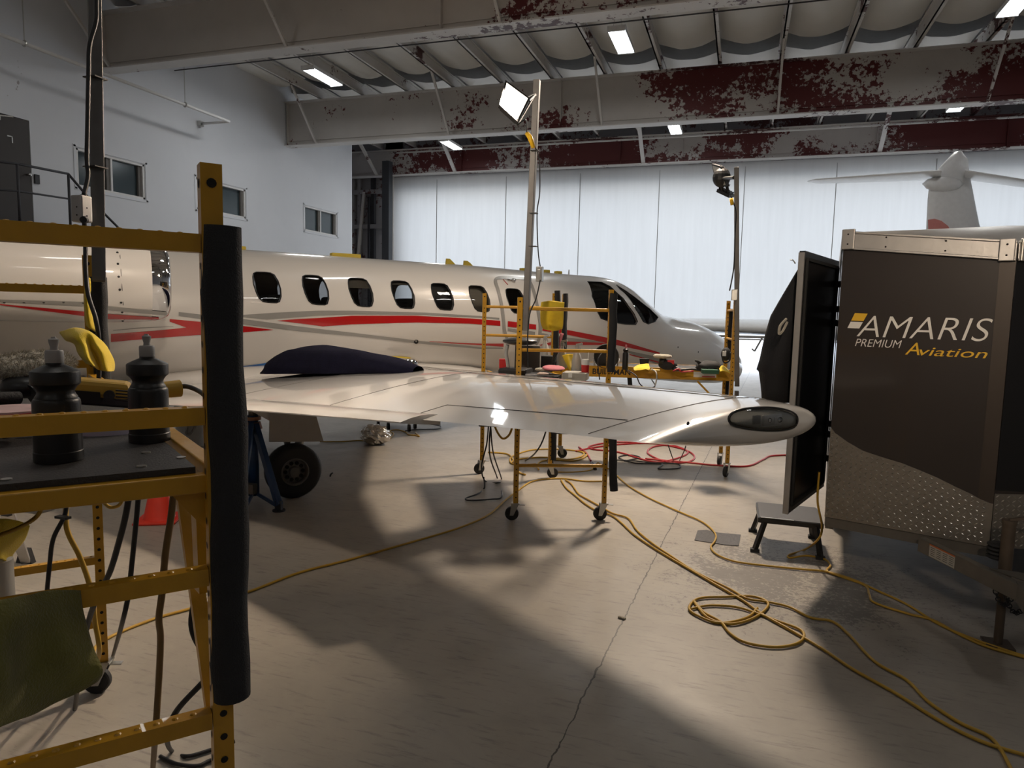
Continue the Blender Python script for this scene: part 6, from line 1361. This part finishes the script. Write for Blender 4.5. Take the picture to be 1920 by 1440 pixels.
# dark steel patch in the floor, chip of debris
mb = MB(); q = [onz(x, y, 0.002) for x, y in ((1308, 995), (1325, 994), (1345, 999), (1389, 1003), (1385, 1024), (1360, 1022), (1302, 1013))]; mb.prism(q, UP * 0.003); solo('floor_patch', mb, mat('tar_patch', (0.045, 0.042, 0.045), 0.6, var=0.5, scale=20, bump=0.6), 'dark rough patch on the floor in front of the step stool', 'patch')
mb = MB(); c = onz(1166, 1160); mb.box(c + UP * 0.006, (0.045, 0.02, 0.01), Matrix.Rotation(-0.3, 3, 'Z')); solo('chip', mb, MT['wool'], 'small pale chip lying on the floor joint', 'debris', bevel=0.003)
mb = MB(); c = onz(619, 895); mb.tube([c + UP * 0.01, c + V((0.01, 0, 0.035)), c + V((0.03, 0, 0.05))], 0.009, 6); solo('valve_cap', mb, MT['black'], 'tiny black hook-shaped part lying on the floor beside the main wheel', 'debris')

# ================================================================ blanket on the wing root
UPT = (UP - S * 0.05).normalized()
out_px = [(467, 690), (485, 676), (505, 657), (535, 646), (575, 645), (615, 655), (655, 662), (700, 668), (740, 672), (762, 680), (763, 687), (745, 692), (715, 695), (700, 698), (668, 697), (620, 695), (570, 692), (520, 690), (480, 692)]
mb = MB(); a0, a1 = whit(462, 701), whit(764, 699); print('BL', L(a0), L(a1)); ax = (a1 - a0); Lb = ax.length; axn = ax.normalized(); bn = V((-axn.y, axn.x, 0)); rows = []
for i in range(34):
    t = i / 33; c = a0 + ax * t
    hz = float(np.interp(t, [0, 0.05, 0.15, 0.25, 0.35, 0.5, 0.65, 0.8, 0.9, 1.0], [0.01, 0.07, 0.21, 0.28, 0.285, 0.25, 0.21, 0.16, 0.12, 0.05])); wd = 0.20 + 0.08 * math.sin(t * 5)
    row = []
    for k in range(24):
        a = 2 * PI * k / 24; ca, sa = math.cos(a), math.sin(a); f_ = 1 + 0.10 * noise.noise(V((t * 5, ca * 2, sa * 2)))
        row.append(c + bn * (wd * (abs(ca) ** 0.8) * (1 if ca > 0 else -1) * f_ * (0.2 + 0.8 * min(1, t * 8, (1 - t) * 8 + 0.4)) + wd) + UP * (0.0 + (hz * sa * f_ if sa > 0 else 0.012 * sa)) )
    rows.append(row)
mb.grid(rows, True); mb.add(rows[0], [tuple(range(24))]); bl = solo('blanket', mb, MT['navy'], 'dark navy blanket rolled up on the wing root', 'blanket', smooth=True)
sp = []
for k in range(26): t = k / 25; a = t * 2.2 * 2 * PI; r_ = 0.012 + 0.05 * (1 - t); sp.append(dep(688, 688, ((a0 + a1) / 2 - EYE).dot(_f) * 0.97) + axn * (r_ * 1.7 * math.cos(a)) + UP * (r_ * 0.75 * math.sin(a)))
mb = MB(); mb.tube(sp, 0.007, 6); obj('hem', mb, mat('blanket_hem', (0.08, 0.085, 0.10), 0.9), bl, smooth=True)
# ================================================================ on the middle scaffold deck
zm = 1.12 + 0.0125
def at_(x, y, z, base=None): return onz(x, y, z)
def onm(x, dd): q = dep(x, 700, dd); return V((q.x, q.y, zm))
D1 = 6.05
ST2 = thing('mechanic_seat', 'black padded work seat with grey bracket on the middle scaffold deck', 'seat', tuple(onm(972, D1)))
mb = MB(); c = dep(975, 640, D1); mb.ell(c, (0.155, 0.13, 0.035), 24, 10); obj('seat_pad', mb, MT['black'], ST2, smooth=True)
mb = MB(); mb.cyl(dep(971, 645, D1), dep(969, 692, D1), 0.022); obj('seat_post', mb, MT['blackmatte'], ST2)
mb = MB(); mb.tube(cr([dep(952, 646, D1), dep(949, 662, D1), dep(951, 676, D1), dep(953, 690, D1)], 4), 0.016, 8); obj('side_bracket', mb, MT['plastic_g'], ST2, smooth=True)
mb = MB(); mb.box(dep(968, 694, D1), (0.24, 0.2, 0.04)); obj('seat_base', mb, MT['black'], ST2, bevel=0.008)
def boxt(name, x0, y0, x1, y1, dd, m, label, cat, depth=0.1, bev=0.004, ang=0.3):
    a, b_ = dep(x0, y1, dd), dep(x1, y0, dd); w = (dep(x1, y1, dd) - a).length; h = b_.z - a.z; c = dep((x0 + x1) / 2, (y0 + y1) / 2, dd)
    mb = MB(); mb.box(c, (w, depth, abs(h)), Matrix.Rotation(ang, 3, 'Z')); return solo(name, mb, m, label, cat, bevel=bev)
boxt('speaker_box', 976, 648, 1012, 697, 6.3, mat('charcoal_box', (0.09, 0.088, 0.085), 0.6), 'dark grey upright case behind the perforated post of the middle scaffold', 'case')
o = boxt('battery_pack', 936, 673, 949, 691, 6.15, MT['redp'], 'small red and black battery pack left of the work seat', 'battery', 0.06)
boxt('tool_tray', 935, 693, 985, 703, 5.9, MT['blackmatte'], 'flat black tray with tools at the left end of the middle deck', 'tray', 0.2)
boxt('charger', 1014, 667, 1036, 696, 6.5, MT['black'], 'black charger box on the middle deck behind the pads', 'charger', 0.12)
cloth([[(1034, 690, 6.55), (1040, 672, 6.5), (1052, 660, 6.5), (1058, 676, 6.5), (1050, 692, 6.55)], [(1032, 697, 6.5), (1038, 684, 6.44), (1048, 676, 6.44), (1056, 686, 6.44), (1052, 697, 6.5)]], MT['blackmatte'], 'dark_rag', 'dark cloth slumped behind the spray bottles')
def spray(x, yb, yt, dd, label, first=[None]):
    P = dep(x, yb, dd)
    if first[0] is None:
        t = thing('spray_bottle', label, 'spray bottle', (0, 0, 0), 'clear spray bottles on the middle deck')
        mb = MB(); mb.lathe([(0, 0), (0.045, 0), (0.048, 0.01), (0.046, 0.1), (0.03, 0.15), (0.016, 0.175), (0.014, 0.2), (0, 0.2)], (0, 0, 0), n=24, caps=False); obj('bottle_body', mb, MT['clearp'], t, smooth=40)
        mb = MB(); mb.box((0, 0, 0.215), (0.03, 0.026, 0.035)); mb.beam((-0.01, 0, 0.235), (0.045, 0, 0.25), 0.02, 0.02); mb.beam((0.02, 0, 0.225), (0.03, 0, 0.185), 0.008, 0.01); obj('trigger_head', mb, MT['plastic_g'], t, bevel=0.003)
        first[0] = t
    else: t = copy_tree(first[0])
    t.location = P; t['label'] = label
spray(1053, 690, 648, 6.3, 'clear spray bottle standing behind the pink pad'); spray(1081, 697, 655, 6.15, 'clear spray bottle between the hanging yellow rag and the red cup'); spray(1021, 676, 655, 6.9, 'clear spray bottle at the back of the middle deck with pale cap')
t_ = thing('drink_cup', 'red and white lidded cup on the pale box of the middle scaffold', 'cup', tuple(dep(1097, 700, 5.75)))
c = dep(1097, 700, 5.75); k_ = 5.75 / 1306
mb = MB(); mb.cyl(c, c + UP * (16 * k_), 7.2 * k_, 7.6 * k_); obj('cup_body', mb, MT['redp'], t_, smooth=40)
mb = MB(); mb.cyl(c + UP * (16 * k_), c + UP * (26 * k_), 7.6 * k_, 7.8 * k_); obj('cup_lid', mb, MT['paper'], t_, smooth=40)
mb = MB(); mb.tube([c + UP * 26 * k_ + V((0.02, 0, 0)), c + UP * 39 * k_ + V((0.025, 0, 0))], 0.003, 6); obj('straw', mb, MT['paper'], t_)
o = boxt('cardboard_box', 1057, 698, 1102, 711, 5.75, mat('pale_box', (0.36, 0.34, 0.3), 0.7), 'pale grey flat carton at the right end of the middle deck', 'box', 0.22, ang=0.1)
mb = MB(); q = dep(1069, 704, 5.62); mb.box(q, (0.03, 0.004, 0.035), Matrix.Rotation(0.1, 3, 'Z')); obj('printed_label', mb, MT['paper'], o)
mb = MB(); pad(mb, dep(1038, 690, 5.8), (0.05, -0.1, 1), 0.095, 0.028, 0.002); solo('foam_pad', mb, MT['pink'], 'large pink foam pad leaning on white pads on the middle deck', 'polishing pad', smooth=True)
mb = MB(); pad(mb, dep(1020, 693, 5.85), (0, 0, 1), 0.075, 0.03, 0.004, 3); solo('wool_pad', mb, MT['wool'], 'white pad just left of the pink foam pad', 'polishing pad', smooth=True)
mb = MB(); pad(mb, dep(1018, 701, 5.7), (0, 0, 1), 0.05, 0.02, 0.002, 5); solo('foam_pad', mb, mat('cream_foam', (0.6, 0.45, 0.38), 0.8), 'small cream pad lowest in the stack left of the pink pad', 'polishing pad', smooth=True)
boxt('black_case', 1010, 703, 1050, 711, 5.7, MT['black'], 'low black tool case under the stack of polishing pads', 'case', 0.2, ang=0.1)
cloth([[(1054, 667, 6.2), (1063, 664, 6.18), (1074, 664, 6.2)], [(1060, 680, 6.18), (1066, 680, 6.15), (1073, 678, 6.2)], [(1067, 694, 6.18), (1070, 696, 6.15), (1073, 690, 6.2)]], MT['cloth'], 'microfibre_cloth', 'yellow rag hanging between the two front spray bottles')
cloth([[(1015, 566, 6.0), (1028, 564, 5.96), (1044, 565, 5.98), (1058, 567, 6.0)], [(1013, 585, 5.98), (1028, 584, 5.93), (1045, 585, 5.95), (1057, 588, 5.98)], [(1014, 604, 5.98), (1028, 606, 5.93), (1044, 606, 5.96), (1056, 607, 5.98)], [(1017, 616, 5.98), (1030, 620, 5.93), (1045, 620, 5.95), (1054, 617, 5.98)]], MT['cloth'], 'microfibre_cloth', 'yellow towel hung over the top rung of the middle scaffold')
mb = MB(); mb.tube(cr([dep(1054, 625, 7.3), dep(1050, 640, 7.3), dep(1052, 650, 7.3), dep(1049, 658, 7.3)], 4), 0.02, 6); solo('pink_strap', mb, MT['pink'], 'pink strap hanging beside the foam covered rear posts', 'strap', smooth=True)
# ---- beneath the middle deck
cloth([[(935, 786, 6.0), (950, 786, 5.98), (968, 786, 6.0)], [(938, 794, 6.0), (952, 796, 5.98), (966, 792, 6.0)]], MT['cloth'], 'microfibre_cloth', 'yellow rag showing under the wing below the middle deck')
# ================================================================ on the far scaffold deck
zf = ZN + 0.0125
FN_ = thing('utility_fan', 'round black and grey fan standing on the far scaffold deck', 'fan', tuple(dep(1138, 693, 7.75)))
c = dep(1137, 668, 7.75); ndir = (EYE - c); ndir.z = 0; ndir.normalize(); sd_ = V((-ndir.y, ndir.x, 0))
mb = MB(); mb.lathe([(0.135, -0.05), (0.14, 0.0), (0.135, 0.05)], c, ndir, 32, caps=False); obj('fan_shroud', mb, MT['blackmatte'], FN_, smooth=True, solid=0.008)
mb = MB(); mb.cyl(c, c + ndir * 0.055, 0.075, n=28); mb.disc(c - ndir * 0.02, ndir, 0.13, 28); obj('fan_hub', mb, MT['black'], FN_)
mb = MB(); mb.tube([c + sd_ * 0.14 - UP * 0.02, c + sd_ * 0.12 - UP * 0.15, c - sd_ * 0.12 - UP * 0.15, c - sd_ * 0.14 - UP * 0.02], 0.012, 6); obj('fan_stand', mb, MT['plastic_g'], FN_, smooth=True)
bt = thing('squeeze_bottle', 'tall black bottle with pink cap on the far deck by the foam post', 'bottle', tuple(dep(1170, 693, 7.5)))
c = dep(1172, 693, 7.45); kk = 7.45 / 1306; mb = MB(); mb.lathe([(0, 0), (5.5 * kk, 0), (5.5 * kk, 30 * kk), (4 * kk, 33 * kk), (5.2 * kk, 36 * kk), (5 * kk, 38 * kk), (2 * kk, 40 * kk), (0, 40 * kk)], c, n=20, caps=False); obj('bottle_body', mb, MT['black'], bt, smooth=35)
mb = MB(); mb.lathe([(0, 40 * kk), (2 * kk, 40 * kk), (2 * kk, 44 * kk), (1 * kk, 47 * kk), (0, 47 * kk)], c, n=16, caps=False); obj('flip_cap', mb, MT['pink'], bt, smooth=35)
cloth([[(1188, 690, 7.5), (1196, 684, 7.48), (1206, 683, 7.46), (1216, 682, 7.5)], [(1188, 694, 7.4), (1198, 690, 7.38), (1208, 688, 7.38), (1218, 690, 7.42)], [(1190, 696, 7.36), (1200, 695, 7.34), (1212, 693, 7.34), (1216, 695, 7.38)]], MT['cloth'], 'microfibre_cloth', 'crumpled yellow cloth on the far deck left of the buffer', amp=0.01)
mb = MB(); c = dep(1208, 680, 7.6); mb.cyl(c - UP * 0.05, c + UP * 0.045, 0.04, 0.055); solo('black_funnel', mb, MT['blackmatte'], 'black tapered cup behind the crumpled yellow cloth on the far deck', 'cup')
mb = MB(); pad(mb, dep(1229, 699 - 5, 7.35), (0, 0, 1), 0.055, 0.02, 0.002); solo('foam_pad', mb, mat('tan_foam', (0.5, 0.35, 0.12), 0.85), 'small tan pad on the far deck in front of the buffer', 'polishing pad', smooth=True)
BF = thing('rotary_buffer', 'black rotary buffer with red label on the far scaffold deck', 'power tool', tuple(dep(1250, 694, 7.45)))
mb = MB(); mb.ell(dep(1252, 684, 7.45), (0.1, 0.07, 0.055)); obj('motor_housing', mb, MT['blackmatte'], BF, smooth=True)
mb = MB(); mb.cyl(dep(1243, 683, 7.45), dep(1243, 672, 7.45), 0.05, 0.035); obj('gear_head', mb, MT['black'], BF, smooth=True)
mb = MB(); pad(mb, dep(1242, 668, 7.45), (0, 0, 1), 0.1, 0.045, 0.004, 2); obj('buffing_pad', mb, MT['wool'], BF, smooth=True)
mb = MB(); mb.box(dep(1258, 679, 7.4), (0.07, 0.03, 0.045)); obj('red_label', mb, MT['redp'], BF)
mb = MB(); mb.tube(cr([dep(1266, 688, 7.4), dep(1280, 693, 7.35), dep(1296, 692, 7.35), dep(1312, 694, 7.35)], 5), 0.012, 6); mb.tube([dep(1262, 692, 7.4), dep(1280, 695, 7.3)], 0.016); obj('power_cord', mb, MT['cordk'], BF, smooth=True)
mb = MB(); mb.tube(cr([dep(1262, 696, 7.3), dep(1272, 692, 7.3), dep(1278, 697, 7.3), dep(1300, 696, 7.3)], 4), 0.009, 6); solo('red_lead', mb, MT['cordr'], 'red lead lying on the far deck beside the buffer', 'cord', smooth=True)
mb = MB(); rows = []; c0 = dep(1330, 686, 7.35)
for j in range(13):
    t = PI * j / 12
    rows.append([c0 + (lambda p: V((p.x * 0.14, p.y * 0.10, p.z * 0.065 - 0.01)) * (1 + 0.22 * noise.noise(p * 2.2)))(V((math.sin(t) * math.cos(a), math.sin(t) * math.sin(a), math.cos(t)))) for a in [2 * PI * i / 20 for i in range(20)]])
mb.grid(rows, True); o = solo('tool_bag', mb, MT['blackmatte'], 'slumped black cloth bag at the right end of the far deck', 'bag', smooth=True)
mb = MB(); mb.tube([dep(1313, 682, 7.35), dep(1307, 677, 7.33), dep(1303, 676, 7.33)], [0.02, 0.014, 0.008]); obj('bag_strap', mb, MT['blackmatte'], o)
boxt('green_book', 1316, 693, 1346, 700, 7.2, MT['green'], 'flat dark green pad in front of the black bag', 'pad', 0.12, ang=0.2)
cloth([[(1348, 688, 7.3), (1356, 686, 7.28), (1364, 692, 7.3)], [(1350, 697, 7.2), (1358, 696, 7.18), (1370, 700, 7.2)]], MT['cloth'], 'microfibre_cloth', 'yellow cloth at the corner of the far deck by the post')
mb = MB(); mb.ell(dep(1361, 664, 7.25), (0.05, 0.05, 0.07)); mb.tube(cr([dep(1357, 655, 7.2), dep(1354, 668, 7.2), dep(1358, 680, 7.2), dep(1368, 676, 7.2), dep(1370, 660, 7.2)], 4), 0.008, 6); o = solo('hanging_ear_muffs', mb, MT['blackmatte'], 'dark gloves and straps hanging on the nose end frame', 'gloves', smooth=True)
mb = MB(); mb.box(dep(1358, 663, 7.15), (0.035, 0.02, 0.05)); obj('pale_tag', mb, MT['paper'], o)
cord(MT['cordk'], [dep(1130, 660, 7.4), dep(1121, 675, 7.35), dep(1123, 700, 7.35), dep(1124, 712, 7.35)], 0.006, 'black cord hanging from the fan over the far deck edge')
cord(MT['cordk'], [dep(1176, 694, 7.3), dep(1192, 704, 7.1), dep(1200, 720, 7.1), dep(1212, 728, 7.1), dep(1228, 724, 7.1), dep(1222, 712, 7.15)], 0.006, 'tangled black cords hanging over the lettered beam')
cord(MT['clearp'], [dep(1222, 692, 7.2), dep(1230, 698, 7.12), dep(1231, 712, 7.1), dep(1226, 730, 7.1)], 0.007, 'pale cord drooping over the lettered beam')
AL = []
AL.append(('work_lamp_light', cL1 - nL1 * 0.03, (-0.7, -0.45, -0.4), 0.2, 135, (1.0, 0.80, 0.60), 0.18, 112))
AL.append(('added_shadow_light', V((-0.6, 8.75, 5.0)), (-0.1, -0.5, -1), 0.5, 185, (1.0, 0.82, 0.64), 0.5, 120))  # added light without any fixture, placed to throw the wing's floor shadow
AL.append(('work_lamp_light_near', L3P + V((0, 0, -0.06)), (-0.3, 0.85, -0.35), 0.22, 34, (1.0, 0.82, 0.64), 0.2, 120))
AL.append(('work_lamp_light_behind', V((0.6, -1.2, 3.4)), (0.45, 5.9, -1.3), 0.25, 9, (1.0, 0.80, 0.60), 0.2, 40))
for fx_, fy_ in ((-9.4, 14.3), (-2.5, 14.0), (4, 13.9), (-9.1, 21), (-2, 20.6), (4.7, 20), (-9, 8.2), (-2.5, 7.9), (4, 7.8), (-9, 2.5), (-2.5, 2.3), (4, 2.2), (-2.5, -4.5), (4, -4.5)):
    AL.append(('ceiling_light', V((fx_, fy_, 7.1)), (0, 0, -1), 0.34, 60 if fy_ > 10 else 25, (1.0, 0.97, 0.92), 1.2))
# ================================================================ light
w = bpy.data.worlds.new('hazy_day'); SC.world = w; w.use_nodes = True
nt = w.node_tree; bg = nt.nodes['Background']
tc = nd(nt, 'ShaderNodeTexCoord'); sp = nd(nt, 'ShaderNodeSeparateXYZ'); nt.links.new(tc.outputs['Generated'], sp.inputs[0])
nt.links.new(mixc(nt, math_(nt, 'MULTIPLY', sp.outputs[2], 1.5, True), (0.93, 0.96, 1.0), (0.72, 0.83, 1.0)), bg.inputs[0])
bg.inputs[1].default_value = 4.6
def area(name, P, d, size, power, col, sy=None, spread=180):
    l = bpy.data.lights.new(name, 'AREA'); l.energy = power; l.color = col; l.size = size
    if sy: l.shape = 'RECTANGLE'; l.size_y = sy
    l.spread = math.radians(spread)
    o = bpy.data.objects.new(name, l); COL.objects.link(o); o.location = P
    o.rotation_euler = V(d).to_track_quat('-Z', 'Y').to_euler(); return o
WARM = (1.0, 0.80, 0.60)
SC.view_settings.view_transform = 'Standard'; SC.view_settings.look = 'None'; SC.view_settings.gamma = 1.0
SC.view_settings.use_curve_mapping = False
SC.view_settings.exposure = -0.1
SC.cycles.max_bounces = 8; SC.cycles.diffuse_bounces = 5; SC.cycles.glossy_bounces = 4; SC.cycles.transparent_max_bounces = 12
SC.cycles.sample_clamp_indirect = 6.0
SC.cycles.caustics_reflective = False; SC.cycles.caustics_refractive = False
SC.cycles.use_adaptive_sampling = True
SC.cycles.use_denoising = True
for q in AL: area(*q)
